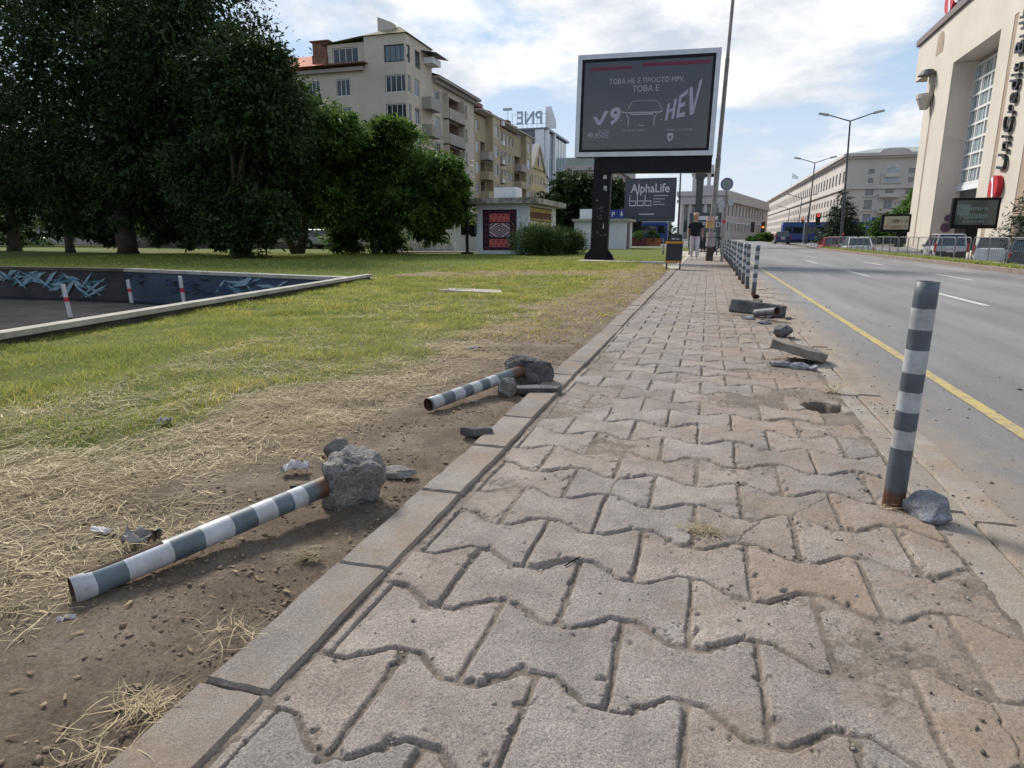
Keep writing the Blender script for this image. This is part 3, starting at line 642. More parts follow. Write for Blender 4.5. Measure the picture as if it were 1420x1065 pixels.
# balconies: small ones at the inner corner, long loggia fronts
rail = MB()
for i, z in enumerate(zrow[1:]):
    b = MB(); b.box(AXX + 0.002, AXX + 1.0, AY + 3.3, AY + 5.9, z - 0.95, z - 0.75); b.box(AXX + 0.9, AXX + 1.0, AY + 3.3, AY + 5.9, z - 0.748, z + 0.15); b.box(AXX + 0.002, AXX + 0.898, AY + 3.3, AY + 3.4, z - 0.748, z + 0.15)
    b.build('balcony', mBalc, bA)
    b = MB(); b.box(AXX + 0.002, AXX + 0.7, AY + 8.9, AY + 13.7, z - 1.0, z - 0.8); b.box(AXX + 0.6, AXX + 0.7, AY + 8.9, AY + 13.7, z - 0.798, z + 0.1)
    b.build('balcony', mBalc, bA)
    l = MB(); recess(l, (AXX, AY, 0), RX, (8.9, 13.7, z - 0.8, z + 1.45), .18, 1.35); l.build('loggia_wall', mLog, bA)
    window(bA, (AXX, AY, 0), RX, 9.6, z - 0.78, 0.9, 1.95, 0, 0, y=1.29, glass=mGlassD, frame=mFrameW); window(bA, (AXX, AY, 0), RX, 11.6, z - 0.3, 1.3, 1.4, 1, 0, y=1.29, glass=mGlassD, frame=mFrameW)
    l = MB(); l.box(AXX + 0.002, AXX + 0.6, AY + 8.78, AY + 8.9, z - 1.1, z + 1.6); l.build('loggia_pier', mStuc1, bA); MB().box(AXX + 0.002, AXX + 0.6, AY + 13.7, AY + 13.82, z - 1.1, z + 1.6).build('loggia_pier', mStuc1, bA)
MB().box(AXX + 0.002, AXX + 1.0, AY + 4.0, AY + 6.0, 17.55, 18.1).build('air_conditioner', mWhite, bA)
MB().add([(AXX - 0.2, AY + 3.4, 18.6), (AXX + 1.6, AY + 3.4, 18.25), (AXX + 1.6, AY + 6.6, 18.25), (AXX - .2, AY + 6.6, 18.6), (AXX - 0.2, AY + 3.4, 18.66), (AXX + 1.6, AY + 3.4, 18.31), (AXX + 1.6, AY + 6.6, 18.31), (AXX - .2, AY + 6.6, 18.66)], [(0, 3, 2, 1), (4, 5, 6, 7), (0, 1, 5, 4), (2, 3, 7, 6), (1, 2, 6, 5), (0, 4, 7, 3)]).build('awning', mDark, bA)

# --- long yellowish row behind it, two houses
def row_house(Y0, Y1, zt, m, label, bays, pitch=2.4, roofm=mTileB):
    b = thing('apartment_house', label, 'building', (AXX, Y0, 0)); L = Y1 - Y0
    zs = [zt - 2.0 - pitch * i for i in range(6)]
    mb = MB(); ops = []; win = []
    for (u, w, dx, kind) in bays:
        for z in zs:
            if kind == 'win': ops.append((u + 0.2, u + w - 0.2, z, z + 1.4)); win.append((u + .23, z + .03, w - .46, 1.34, 1, 0.0))
    lg = [(u + .15, u + w - .15, z - .56, z + 1.5) for (u, w, dx, kind) in bays if kind == 'balc' for z in zs[1:]]
    facade(mb, (AXX, Y0, 0), RX, L, 0, zt, ops + lg, through=lg)
    mb.box(-42, AXX - 0.3, Y0 + .01, Y0 + 0.1, 0, zt); mb.box(-42, AXX - .3, Y1 - .1, Y1 - .01, 0, zt)
    for (u, w, dx, kind) in bays:
        if kind == 'bay':
            facade(mb, (AXX + dx, Y0 + u, 0), RX, w, 2.6, zt + 0.35, [(w * .2, w * .8, z, z + 1.45) for z in zs])
            mb.add([(AXX, Y0 + u, 2.6), (AXX + dx, Y0 + u, 2.6), (AXX + dx, Y0 + u, zt + .35), (AXX, Y0 + u, zt + .35)], [(0, 1, 2, 3)])
            mb.add([(AXX, Y0 + u + w, 2.6), (AXX, Y0 + u + w, zt + .35), (AXX + dx, Y0 + u + w, zt + .35), (AXX + dx, Y0 + u + w, 2.6)], [(0, 1, 2, 3)])
            mb.add([(AXX, Y0 + u, 2.6), (AXX, Y0 + u + w, 2.6), (AXX + dx, Y0 + u + w, 2.6), (AXX + dx, Y0 + u, 2.6)], [(0, 1, 2, 3)])
            for z in zs: win.append((u + w * .2 + .03, z + .03, w * .6 - .06, 1.39, 1, dx))
    mb.build('wall', m, b)
    for (u, z, w, h, nv, dx) in win: window(b, (AXX + dx, Y0, 0), RX, u, z, w, h, nv, 0, glass=rglass())
    for (u, w, dx, kind) in bays:
        if kind == 'balc':
            for z in zs[1:]:
                q = MB(); q.box(AXX + .002, AXX + 1.15, Y0 + u, Y0 + u + w, z - 0.72, z - 0.56); q.box(AXX + 1.05, AXX + 1.15, Y0 + u, Y0 + u + w, z - .558, z + 0.28); q.box(AXX + .002, AXX + 1.048, Y0 + u, Y0 + u + .1, z - .558, z + 0.28); q.build('balcony', mBalc if wr.random() < .5 else m, b)
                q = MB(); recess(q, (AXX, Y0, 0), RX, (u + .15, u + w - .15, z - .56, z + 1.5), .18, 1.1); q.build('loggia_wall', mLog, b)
                window(b, (AXX, Y0, 0), RX, u + w * .3, z - .53, w * .3, 1.85, 0, 0, y=1.04, glass=mGlassD)
    MB().box(AXX - .3, AXX + 1.0, Y0 + .02, Y1 - .02, zt + .36, zt + .52).build('eave', mTrim, b)
    rf = MB().add([(AXX + 1.05, Y0, zt + .53), (AXX + 1.05, Y1, zt + .53), (AXX - 5, Y1, zt + 2.1), (AXX - 5, Y0, zt + 2.1), (-42, Y1, zt + .53), (-42, Y0, zt + .53)], [(0, 1, 2, 3), (3, 2, 4, 5)]).build('roof', roofm, b)
    for i in range(3):
        y = Y0 + L * (0.2 + 0.28 * i)
        MB().box(AXX - 3.4, AXX - 1.6, y, y + 1.5, zt + .9, zt + 2.1 + .3 * (i % 2)).build('chimney', mTileB, rf)
    return b
b2 = row_house(78.62, 92.0, 15.4, mStuc2, 'yellow beige apartment house with stacked grey balconies between the corner house and its twin', [(0.2, 1.7, 0, 'win'), (2.0, 2.2, 0, 'balc'), (4.5, 3.0, 0.9, 'bay'), (7.7, 2.3, 0, 'balc'), (10.1, 1.6, 0, 'win'), (11.7, 1.6, 0, 'win')])
b3 = row_house(92.02, 104.6, 15.35, mStuc2, 'yellow beige apartment house with balconies, farther of the two under dark brown roofs', [(0.1, 1.7, 0, 'win'), (1.8, 1.7, 0, 'win'), (3.7, 3.5, 0, 'balc'), (7.6, 3.2, 0.8, 'bay'), (10.9, 1.6, 0, 'win')])
for i in range(5):
    MB().box(AXX + .93, AXX + 1.25, 86.4, 87.1, 5.5 + 2.4 * i, 6.0 + 2.4 * i).build('air_conditioner', mWhite, b2)
# --- house with a gable
b4 = thing('gabled_house', 'ochre house with a pale pointed gable beside the dark glass tower', 'building', (AXX, 104.8, 0))
mb = MB(); ops = [(0.8 + 2.0 * i, 1.9 + 2.0 * i, z, z + 1.5) for i in range(5) for z in (9.3, 6.8, 4.3)]
facade(mb, (AXX, 104.8, 0), RX, 10.6, 0, 11.7, ops); mb.box(-42, AXX - .3, 104.81, 104.9, 0, 11.7)
mb.prism([(1.2, 11.7), (9.4, 11.7), (5.3, 15.6)], -0.25, 0.0, Matrix.Translation((AXX, 104.8, 0)) @ Matrix.Rotation(RX, 4, 'Z') @ Matrix.Rotation(PI / 2, 4, 'X'))
mb.build('wall', mStuc3, b4)
for o in ops: window(b4, (AXX, 104.8, 0), RX, o[0] + .03, o[2] + .03, 1.04, 1.44, 1, glass=rglass())
window(b4, (AXX + .3, 104.8, 0), RX, 4.8, 12.3, 1.0, 1.5, 1, y=-.03)
mb = MB()
for sgn in (-1, 1):
    x0 = 5.3; mb.prism([(x0, 15.9), (x0, 15.45), (x0 + sgn * 4.5, 11.4), (x0 + sgn * 4.7, 11.75)][::sgn], -0.7, 0.3, Matrix.Translation((AXX, 104.8, 0)) @ Matrix.Rotation(RX, 4, 'Z') @ Matrix.Rotation(PI / 2, 4, 'X'))
mb.build('gable_trim', mTrim, b4)
MB().add([(AXX + .2, 104.8, 11.72), (AXX + .2, 115.4, 11.72), (AXX - 6, 115.4, 15.6), (AXX - 6, 104.8, 15.6)], [(0, 1, 2, 3)]).build('roof', mDark, b4)
# --- glass tower with roof letters
mTower = mat('tower_cladding', (0.09, 0.105, 0.14), 0.35, (0.12, 0.14, 0.18), 0.5, coord='Position', spec=0.6)
mTowG = mat('tower_glass', (0.17, 0.22, 0.27), 0.12, (0.30, 0.36, 0.40), 0.3, coord='Position', spec=0.9)
b5 = thing('office_tower', 'dark glass office tower carrying tall rooftop letters, behind the gabled house', 'building', (AXX, 116, 0))
MB().box(-42, AXX - 0.4, 115.8, 134, 0, 18.9).box(-42.2, AXX + .2, 115.6, 134.2, 18.902, 19.25).build('wall', mTower, b5)
mb = MB()
for i in range(7): mb.box(AXX - .39, AXX - .2, 116.2 + 2.5 * i, 118.3 + 2.5 * i, 1, 18.6)
mb.build('glazing', mTowG, b5)
MB().box(AXX - .39, AXX + .3, 115.9, 116.5, 0, 18.89).box(AXX - .39, AXX + .3, 121.2, 121.9, 0, 18.89).box(AXX - 2.6, AXX - 2.1, 115.3, 115.79, 3, 16.5).box(AXX - 2.0, AXX - .41, 115.5, 115.79, 0, 18.89).build('white_fin', mWhite, b5)
mSignM = mat('sign_metal', (0.30, 0.36, 0.44), 0.5)
M = Matrix.Translation((-31.2, 116.3, 20.0)) @ Matrix.Rotation(R(8), 4, 'Z') @ Matrix.Rotation(PI / 2, 4, 'X') @ Matrix.Diagonal((-1, 1, 1, 1))
sg = thing('rooftop_letters', 'tall reversed grey letters on the roof of the glass tower', 'sign', (-31.2, 116.3, 19.26))
text('lettering', 'PNE', mSignM, sg, M, 3.0, 0.12, sx=0.85, offset=0.03)
mb = MB()
for i in range(8): mb.cyl((-34.4 + i * .9, 116.5, 19.26), (-34.4 + i * .9, 116.5, 21.9), .04, n=5)
mb.box(-34.5, -28.1, 116.48, 116.52, 20.0, 20.08).box(-34.5, -28.1, 116.48, 116.52, 21.6, 21.66); mb.build('frame', mGrey, sg)
MB().prism([(0, 0), (1.9, 0), (1.9, 1.1), (1.0, 3.6), (0, 3.6)], 0, 0.2, TM((-28.6, 117.5, 19.26))).build('sign_panel', mWhite, sg)
MB().box(-36.0, -34.4, 116.2, 116.5, 22.4, 22.8).cyl((-35.2, 116.4, 19.26), (-35.2, 116.4, 22.4), .05, n=6).build('sign_panel', mSignM, sg)
# --- classical building behind the trees
mClas = mat('classical_stone', (0.34, 0.295, 0.285), 0.9, (0.40, 0.35, 0.335), 0.3, coord='Position')
mRoofGn = mat('green_grey_roof', (0.24, 0.27, 0.25), 0.7, (0.30, 0.33, 0.31), 0.4, coord='Position')
b6 = thing('classical_building', 'pale pinkish stone building with arched windows half hidden by the dark tree and the billboard', 'building', (-20.7, 150, 0))
mb = MB(); ops = [(2 + 3.4 * i, 3.8 + 3.4 * i, z, z + h) for i in range(7) for z, h in ((3, 2.4), (7.0, 2.2))]
facade(mb, (-46, 150, 0), 0, 25.3, 0, 15.2, ops)
ops2 = [(2 + 3.6 * i, 3.8 + 3.6 * i, z, z + 2.2) for i in range(10) for z in (3, 7, 11)]
facade(mb, (-20.7, 150, 0), RX, 40, 0, 15.2, ops2); mb.build('wall', mClas, b6)
for o in ops: window(b6, (-46, 150, 0), 0, o[0] + .05, o[2] + .05, 1.7, o[3] - o[2] - .1, 1, sub=False)
for o in ops2: window(b6, (-20.7, 150, 0), RX, o[0] + .05, o[2] + .05, 1.7, 2.1, 1, sub=False)
def arch(w, h, n=10): return [(-w / 2, 0), (w / 2, 0), (w / 2, h - w / 2)] + [(w / 2 * math.cos(PI * k / n), h - w / 2 + w / 2 * math.sin(PI * k / n)) for k in range(1, n)] + [(-w / 2, h - w / 2)]
for i in range(5):
    x = -43.5 + i * 5.0
    fr = MB().prism(arch(2.3, 2.9), 0.01, 0.12, TM((x, 150, 10.6))).build('arched_window', mTrim, b6)
    MB().prism(arch(1.8, 2.5), 0.13, 0.16, TM((x, 150, 10.75))).build('pane', mGlass, fr)
MB().box(-46.5, -19.9, 149.2, 190.5, 15.21, 15.9).box(-46.3, -20.2, 149.5, 190.3, 15.9, 16.3).build('cornice', mClas, b6)
MB().box(-46, -20.5, 149.9, 190, 16.31, 18.0).build('roof', mRoofGn, b6)

# --- bank building on the right
mCream = mat('cream_cladding', (0.47, 0.43, 0.375), 0.75, (0.53, 0.49, 0.43), 0.25, detail=6, bump=0.1, bscale=3, coord='Position')
mTan = mat('tan_stone', (0.27, 0.205, 0.15), 0.8, (0.33, 0.26, 0.195), 0.8, coord='Position')
mRev = mat('pinkish_stone', (0.52, 0.465, 0.425), 0.85, (0.59, 0.53, 0.485), 0.4, detail=7, coord='Position')
mGlz = mat('curtain_wall_glass', (0.16, 0.22, 0.24), 0.06, (0.30, 0.38, 0.41), 0.25, coord='Position', spec=1.0)
BX = 20.0
bk = thing('bank_building', 'tall cream building with a gridded window bay and vertical black letters', 'building', (BX, 79, 0))
RN = -PI / 2       # facade facing -X: u runs along -Y, origin at the far end
YF = 79.0
def bu(y): return YF - y
UEND = YF - 30.0
mb = MB()
rec = (bu(71.6), bu(61.4), 0.0, 16.1)
mb.box(BX + .01, BX + 25, 29.9, YF, -.9, -.001)
facade(mb, (BX, YF, 0), RN, UEND, 0, 16.9, [rec, (bu(59.2), bu(58.5), 0.02, 16.4), (bu(54.2), bu(51.2), 0.02, 16.4), (bu(48.6), bu(45.5), 0.02, 16.4), (bu(76.6), bu(76.1), 0.02, 15.2)], 0.08, through=(rec,))
mb.box(BX + 0.01, BX + 25, YF, YF + 0.02, 0, 16.9)
facade(mb, (BX, 83.6, 0), RN, 83.6 - 30.0, 16.9, 20.4, [(83.6 - 77.3, 83.6 - 75.2, 18.0, 18.9)], 0.5)
mb.box(BX + 0.02, BX + 25, YF + 0.04, 83.6, 16.9, 16.92); mb.box(BX + .02, BX + 25, 83.58, 83.6, 16.93, 20.4)
mb.prism([(1.05 * math.cos(PI * k / 12), 0.85 * math.sin(PI * k / 12)) for k in range(13)], -0.001, 0.005, Matrix.Translation((BX - 0.0, 76.25, 18.9)) @ Matrix.Rotation(RN, 4, 'Z') @ Matrix.Rotation(PI / 2, 4, 'X'), 0)
mb.build('wall', mCream, bk)
MB().prism([(1.0 * math.cos(PI * k / 12), 0.95 * math.sin(PI * k / 12)) for k in range(13)] + [(-1.0, -1.0), (1.0, -1.0)], 0.006, 0.03, Matrix.Translation((BX, 76.25, 18.95)) @ Matrix.Rotation(RN, 4, 'Z') @ Matrix.Rotation(PI / 2, 4, 'X')).build('niche', mTan, bk)
# deep bay: reveals, glazing, door zone
mb = MB(); DX = 2.6
mb.box(BX + 0.08, BX + DX, 71.62, 71.8, 0, 16.1); mb.box(BX + .08, BX + DX, 61.2, 61.38, 0, 16.1); mb.box(BX + .08, BX + DX, 61.4, 71.6, 16.11, 16.3)
mb.build('bay_reveal', mRev, bk)
for k, (za, zb) in enumerate([(5.6, 15.6)]):
    g = MB().box(BX + 1.9, BX + 1.94, 61.45, 71.55, za, zb).build('bay_glazing', mGlz, bk)
    f = MB()
    for i in range(6): y = 61.45 + 10.1 * i / 5; f.box(BX + 1.78, BX + 1.897, y - .09, y + .09, za, zb)
    for i in range(11): y = 61.45 + 10.1 * (i + 0.5) / 11; f.box(BX + 1.84, BX + 1.895, y - .035, y + .035, za + .1, zb - .1)
    for j in range(9): z = za + (zb - za) * j / 8; f.box(BX + 1.76, BX + 1.896, 61.46, 71.54, z - .09, z + .09)
    f.build('glazing_frame', mFrameW, g)
MB().box(BX + 1.7, BX + 2.5, 61.45, 71.55, 5.0, 5.48).build('bay_sill', mWhite, bk)
MB().box(BX + 1.99, BX + 2.05, 61.45, 71.55, 0, 4.98).build('entrance_glass', mGlassD, bk)
for (a, c) in ((59.15, 58.55), (54.15, 51.25), (48.55, 45.55), (76.57, 76.13)): MB().box(BX + 0.03, BX + 0.076, c, a, 0.03, 15.15 if a > 70 else 16.35).build('stone_inlay', mTan, bk)
MB().box(BX - 0.25, BX + 25, 29.8, 83.9, 20.42, 21.0).build('parapet', mat('parapet_metal', (0.16, 0.13, 0.13), 0.6), bk)
# wall lamp: dark hood over a pale cone on a bracket
lp = MB().cyl((BX - .55, 76.9, 13.1), (BX - .55, 76.9, 14.1), 0.35, 0.75, 14).cyl((BX - .55, 76.9, 14.1), (BX - .55, 76.9, 14.5), .78, .78, 14); lamp_ = lp.build('wall_lamp', mTrim, bk)
MB().cyl((BX - .6, 76.9, 16.2), (BX - .6, 76.9, 16.7), 0.85, 0.5, 14).build('hood', mDark, lamp_); MB().box(BX - .35, BX + .0, 76.6, 77.2, 14.5, 16.2).build('bracket', mTrim, lamp_)
mInk = mat('black_sign_letters', (0.02, 0.02, 0.025), 0.4); mRed = mat('red_sign_enamel', (0.42, 0.015, 0.03), 0.4)
ML = Matrix.Translation((BX - 0.16, 56.2, 5.45)) @ Matrix.Rotation(RN, 4, 'Z') @ Matrix.Rotation(PI / 2, 4, 'X') @ Matrix.Rotation(PI / 2, 4, 'Z')
text('lettering', 'UniCredit Bulbank', mInk, bk, ML, 2.05, 0.10, align='LEFT', shear=0.18, offset=0.0, sx=0.86)
def logo(parent, y, z, r, x=BX - 0.3):
    MD = Matrix.Translation((x, y, z)) @ Matrix.Rotation(RN, 4, 'Z') @ Matrix.Rotation(PI / 2, 4, 'X')
    d = MB().prism([(r * math.cos(2 * PI * k / 32), r * math.sin(2 * PI * k / 32)) for k in range(32)], -.25, .12, MD).build('logo_disc', mRed, parent)
    MB().prism([(-.55 * r, .78 * r), (-.1 * r, .92 * r), (.42 * r, -.85 * r), (.1 * r, -.95 * r), (-.15 * r, .25 * r)][::-1], .125, .16, MD).build('logo_slash', mWhite, d)
logo(bk, 57.15, 4.45, 0.82)
rs = thing('roof_sign', 'red disc and dark letters standing on the parapet of the cream building', 'sign', (BX, 74, 21.0))
logo(rs, 75.6, 22.6, 1.4, BX + .2)
MR = Matrix.Translation((BX + .1, 73.8, 21.4)) @ Matrix.Rotation(RN, 4, 'Z') @ Matrix.Rotation(PI / 2, 4, 'X')
text('lettering', 'UniCredit Bulbank', mWhite, rs, MR, 3.0, 0.2, align='LEFT', shear=0.18)
MB().box(BX + .5, BX + .6, 40, 76.5, 21.01, 21.2).build('rail', mDark, rs)
bkn = MB(); MD = Matrix.Translation((BX + DX - 1.2, 71.61, 0))
for (x, z, r) in ((BX + 1.3, 2.6, .30), (BX + 1.2, 1.75, .42)): bkn.prism([(r * math.cos(2 * PI * k / 20), r * math.sin(2 * PI * k / 20)) for k in range(20)], 0.02, 0.06, TM((x, 71.5, z)))
bkn.build('round_plate', mat('plum_plate', (0.12, 0.07, 0.12), 0.5), bk)

# --- stone government block, right of centre
mStoneC = mat('pale_stone', (0.42, 0.385, 0.37), 0.9, (0.49, 0.45, 0.43), 0.2, detail=7, coord='Position')
mStoneW = mat('plinth_granite', (0.24, 0.14, 0.125), 0.9, (0.29, 0.18, 0.16), 0.4, coord='Position')
GY = 190.0; gc = AT(1168, 300, GY); GX = gc.x; GZ = AT(1168, 218, GY).z
gv_ = thing('government_building', 'long pale stone block with rows of tall windows behind the street lamps', 'building', (GX, GY, 0))
mb = MB(); FWID = 46.0; ops = []; aw = []
for i in range(9):
    u = 5.6 + i * 4.5
    for z, h in ((3.6, 2.9), (7.5, 2.4), (11.0, 1.9)): ops.append((u - .95, u + .95, z, z + h))
    if i in (0, 2): ops.append((u - .7, u + .7, 16.2, 17.4)); ops.append((u - .6, u + .6, 14.0, 15.2))
    aw.append(u)
facade(mb, (GX, GY, 0), 0, FWID, 0, GZ, ops, .3)
SLEN = 250.0; ops2 = []
for i in range(48):
    u = 4 + i * 5.1
    for z, h in ((GZ * .15, 1.9), (GZ * .30, 1.9), (GZ * .45, 1.7), (GZ * .70, 3.0)): ops2.append((SLEN - u - 1.1, SLEN - u + 1.1, z, z + h))
facade(mb, (GX, GY + SLEN, 0), RN, SLEN, 0, GZ, ops2, .3); mb.build('wall', mStoneC, gv_)
for o in ops: window(gv_, (GX, GY, 0), 0, o[0] + .03, o[2] + .03, o[1] - o[0] - .06, o[3] - o[2] - .06, 1, 1, y=.15, sub=False, frame=mTrim)
cnt = 0; mbr = MB()
for i, o in enumerate(sorted(ops2, key=lambda q: -q[0])):
    if i < 66: window(gv_, (GX, GY + SLEN, 0), RN, o[0] + .03, o[2] + .03, 2.14, o[3] - o[2] - .06, 1, 0, y=.15, sub=False, frame=mTrim, glass=mGlassD)
    else:
        Mx = Matrix.Translation((GX, GY + SLEN, 0)) @ Matrix.Rotation(RN, 4, 'Z'); mbr.box(o[0] + .02, o[1] - .02, .2, .25, o[2] + .02, o[3] - .02, 0, Mx)
mbr.build('far_windows', mGlassD, gv_)['kind'] = 'stuff'
MB().box(GX - .5, GX + FWID, GY - .5, GY + SLEN, GZ * .615, GZ * .65).build('string_course', mStoneC, gv_)
MB().box(GX - 1.3, GX + FWID, GY - 1.3, GY + SLEN, GZ + .003, GZ + .7).box(GX - .7, GX + FWID, GY - .7, GY + SLEN, GZ - .5, GZ).build('cornice', mStoneC, gv_)
MB().add([(GX - 1.2, GY - 1.2, GZ + .71), (GX + FWID, GY - 1.2, GZ + .71), (GX + FWID, GY + 9, GZ + 2.9), (GX + 9, GY + 9, GZ + 2.9), (GX + 9, GY + SLEN, GZ + 2.9), (GX - 1.2, GY + SLEN, GZ + .71)], [(0, 1, 2, 3), (0, 3, 4, 5)]).build('roof', mRoofGn, gv_)
MB().box(GX - .35, GX - .003, GY + 2, GY + SLEN, 0, GZ * .11).box(GX, GX + FWID, GY - .35, GY - .003, 0, GZ * .08).build('plinth', mStoneW, gv_)
for u in (10.2, 18.8, 23.6, 28.4):        # arched loggias under the cornice
    big = u == 10.2
    fr = MB().prism(arch(4.6 if big else 4.0, 4.6 if big else 4.2, 14), 0.01, .28, TM((GX + u, GY, GZ * .68))).build('arched_loggia', mStoneC, gv_)
    MB().prism(arch(3.2, 3.9, 14), .285, .31, TM((GX + u, GY, GZ * .69))).build('recess', mGlassL, fr); MB().box(GX + u - 1.6, GX + u + 1.6, GY - .9, GY - .32, GZ * .75, GZ * .80).build('balustrade', mStoneC, fr)
for u, z in ((10.1, 10.4), (10.1, 6.6)): MB().box(GX + u - 2.4, GX + u + 2.4, GY - 1.3, GY - .31, z, z + 1.0).build('balcony', mStoneC, gv_)
mb = MB()
for u in aw:
    for z in (3.6, 7.5, 11.0): mb.box(GX + u - 1.25, GX + u + 1.25, GY - .28, GY - .01, z - .35, z - .1)
mb.build('window_sills', mStoneC, gv_)
mb = MB(); mb.prism([(-3.6, 0), (3.6, 0), (2.8, .7), (1.4, 1.05), (-1.4, 1.05), (-2.8, .7)], -.3, 1.2, TM((GX + 10.2, GY, GZ + .72))); mb.build('attic', mStoneC, gv_)
# far pavilion end of the same block with portico
pe = AX(1078, 300, GX - 1.0)
fl = thing('flag', 'small pale flag on a thin pole above the long stone block', 'flag', AX(1097, 262, GX + 4))
fp = Vector(fl.location); MB().cyl(fp - Vector((0, 0, 2)), fp + Vector((0, 0, 7.5)), .12, n=6).build('pole', mWhite, fl); MB().add([fp + Vector(v) for v in ((0, -.05, 7.4), (2.8, -.05, 5.6), (2.8, -.05, 4.2), (0, -.05, 5.0), (0, .05, 7.4), (2.8, .05, 5.6), (2.8, .05, 4.2), (0, .05, 5.0))], [(0, 1, 2, 3), (7, 6, 5, 4), (0, 4, 5, 1), (1, 5, 6, 2), (2, 6, 7, 3)]).build('cloth', mWhite, fl)

# --- columned building closing the street, with a tower and a long receding wing
mLav = mat('grey_white_stone', (0.40, 0.375, 0.375), 0.9, (0.46, 0.435, 0.43), 0.15, coord='Position')
LY = 210.0
def lx(px): return AT(px, 300, LY).x
def lz(py, px=970): return AT(px, py, LY).z
cb = thing('columned_building', 'grey white columned building with a stepped tower at the end of the street', 'building', (lx(970), LY, 0))
x0, x1 = lx(941), lx(1004); zt = lz(272)
MB().box(x0, x1, LY, LY + 24, 0, zt).box(x0 - .8, x1 + .8, LY - 2.6, LY + 25, zt + .01, zt + 1.3).box(x0 + .5, x1 - .5, LY - 2.0, LY + .0, zt - 2.4, zt).build('wall', mLav, cb)
for i in range(6):
    x = x0 + (x1 - x0) * (i + .5) / 6
    MB().cyl((x, LY - 1.2, 0), (x, LY - 1.2, zt - 2.41), .62, .55, 12).build('column', mLav, cb)
for i in range(5):
    x = x0 + (x1 - x0) * (i + 1) / 6
    f = MB().box(x - .95, x + .95, LY - .12, LY - .003, 2.0, zt - 3.0).build('window', mTrim, cb); MB().box(x - .78, x + .78, LY - .16, LY - .122, 2.1, zt - 3.1).build('pane', mGlass, f)
tw = MB(); tx0, tx1 = lx(957), lx(991); za, zb, zc = zt + 1.32, lz(252), lz(232)
tw.box(lx(946), lx(1000), LY + 2, LY + 20, za, lz(265)); tw.box(tx0, tx1, LY + 4, LY + 16, lz(265) + .01, lz(256))
for i in range(4):
    xa = tx0 + (tx1 - tx0) * i / 3.35; tw.box(xa, xa + .8 + .3, LY + 4, LY + 15, lz(256) + .01, lz(240))
tw.box(tx0 - .4, tx1 + .4, LY + 3.6, LY + 16, lz(240) + .01, lz(236)); tw.box(lx(964), lx(986), LY + 6, LY + 13, lz(236) + .01, lz(226)); tw.cyl((lx(975), LY + 9, lz(226)), (lx(975), LY + 9, lz(190)), 1.1, .25, 8)
tw.build('tower', mLav, cb)
p0 = Vector((x1 + .5, LY + 3, 0)); p1 = AT(1062, 330, 300); p1.z = 0
d = (p1 - p0); Lw = d.length; rz = math.atan2(d.y, d.x); wz = lz(279, 1008)
mb = MB(); ops = [(3 + 6.4 * i, 5.4 + 6.4 * i, z, z + h) for i in range(int((Lw - 6) / 6.4)) for z, h in ((2.5, 2.5), (7.0, 3.6))]
facade(mb, p0, rz, Lw, 0, wz, ops, .4)
Mw = Matrix.Translation(p0) @ Matrix.Rotation(rz, 4, 'Z'); mb.add([Mw @ Vector(v) for v in ((Lw, 0, 0), (Lw, 14, 0), (Lw, 14, wz), (Lw, 0, wz), (0, 14, wz), (0, 0, wz))], [(0, 1, 2, 3), (5, 3, 2, 4)])
mb.build('wing', mLav, cb)
MB().box(-.4, Lw + .5, -.9, 15, wz + .02, wz + .9, 0, Mw).box(0.4, Lw - .4, -.3, 14, wz + .91, wz + 3.4, 0, Mw).build('wing_cornice', mLav, cb)
for o in ops: window(cb, p0, rz, o[0] + .05, o[2] + .05, 2.3, o[3] - o[2] - .1, 1, 0, y=.2, sub=False, frame=mTrim)
mb = MB()
for i in range(int(Lw / 3)): mb.box(1.2 + 3 * i, 2.6 + 3 * i, -.36, -.305, wz + 1.5, wz + 2.8, 0, Mw)
mb.build('attic_panels', mTrim, cb)
# pale house glimpsed through the trees on the far left, and a hedge-topped low wall
b7 = thing('pale_house', 'pale house glimpsed between the tree trunks at the far left', 'building', (-72, 62, 0))
mb = MB(); ops = [(3 + 4 * i, 4.6 + 4 * i, z, z + 1.7) for i in range(7) for z in (1.4, 4.6)]; facade(mb, (-86, 62, 0), 0, 32, 0, 8, ops); mb.build('wall', mClas, b7)
for o in ops: window(b7, (-86, 62, 0), 0, o[0] + .03, o[2] + .03, 1.54, 1.64, 1, glass=mGlassD)
MB().box(-86.5, -53.5, 61.2, 72, 8.01, 8.4).build('roof', mTileB, b7)
b8 = tag(MB().prism([(-47.2, 45.2), (-30.2, 44.6), (-30.2, 45.2), (-47.2, 45.8)], 0, 0.55).build('low_wall', mat('shade_toned_wall', (.09, .085, .08), .9, (.17, .16, .15), 1.5, coord='Position')), 'long low concrete wall behind the trees on the left', 'wall')  # wall colour darkened to carry the shade under the trees
# ---------------------------------------------------------------- trees and shrubs
def leaf_mat(name, a, b, tr=0.28):
    return mat(name, a, 0.55, b, 0.9, detail=3, coord='Position', attr='tone', trans=tr, spec=0.25, ramp=(0.38, 0.62))
mLeafD = leaf_mat('dark_foliage', (0.022, 0.042, 0.014), (0.044, 0.078, 0.022), .2)
mLeafG = leaf_mat('green_foliage', (0.040, 0.090, 0.018), (0.115, 0.190, 0.040), 0.45)  # second green raised to put light highlights into the leaf colour
mLeafB = leaf_mat('bush_foliage', (0.035, 0.072, 0.016), (0.07, 0.115, 0.03), 0.25)
mLeafS = leaf_mat('spruce_foliage', (0.012, 0.026, 0.014), (0.022, 0.042, 0.022), 0.1)
mBark = mat('bark', (0.045, 0.036, 0.028), 0.95, (0.085, 0.07, 0.055), 3, bump=1.0, bscale=14, bdist=0.05, coord='Position')
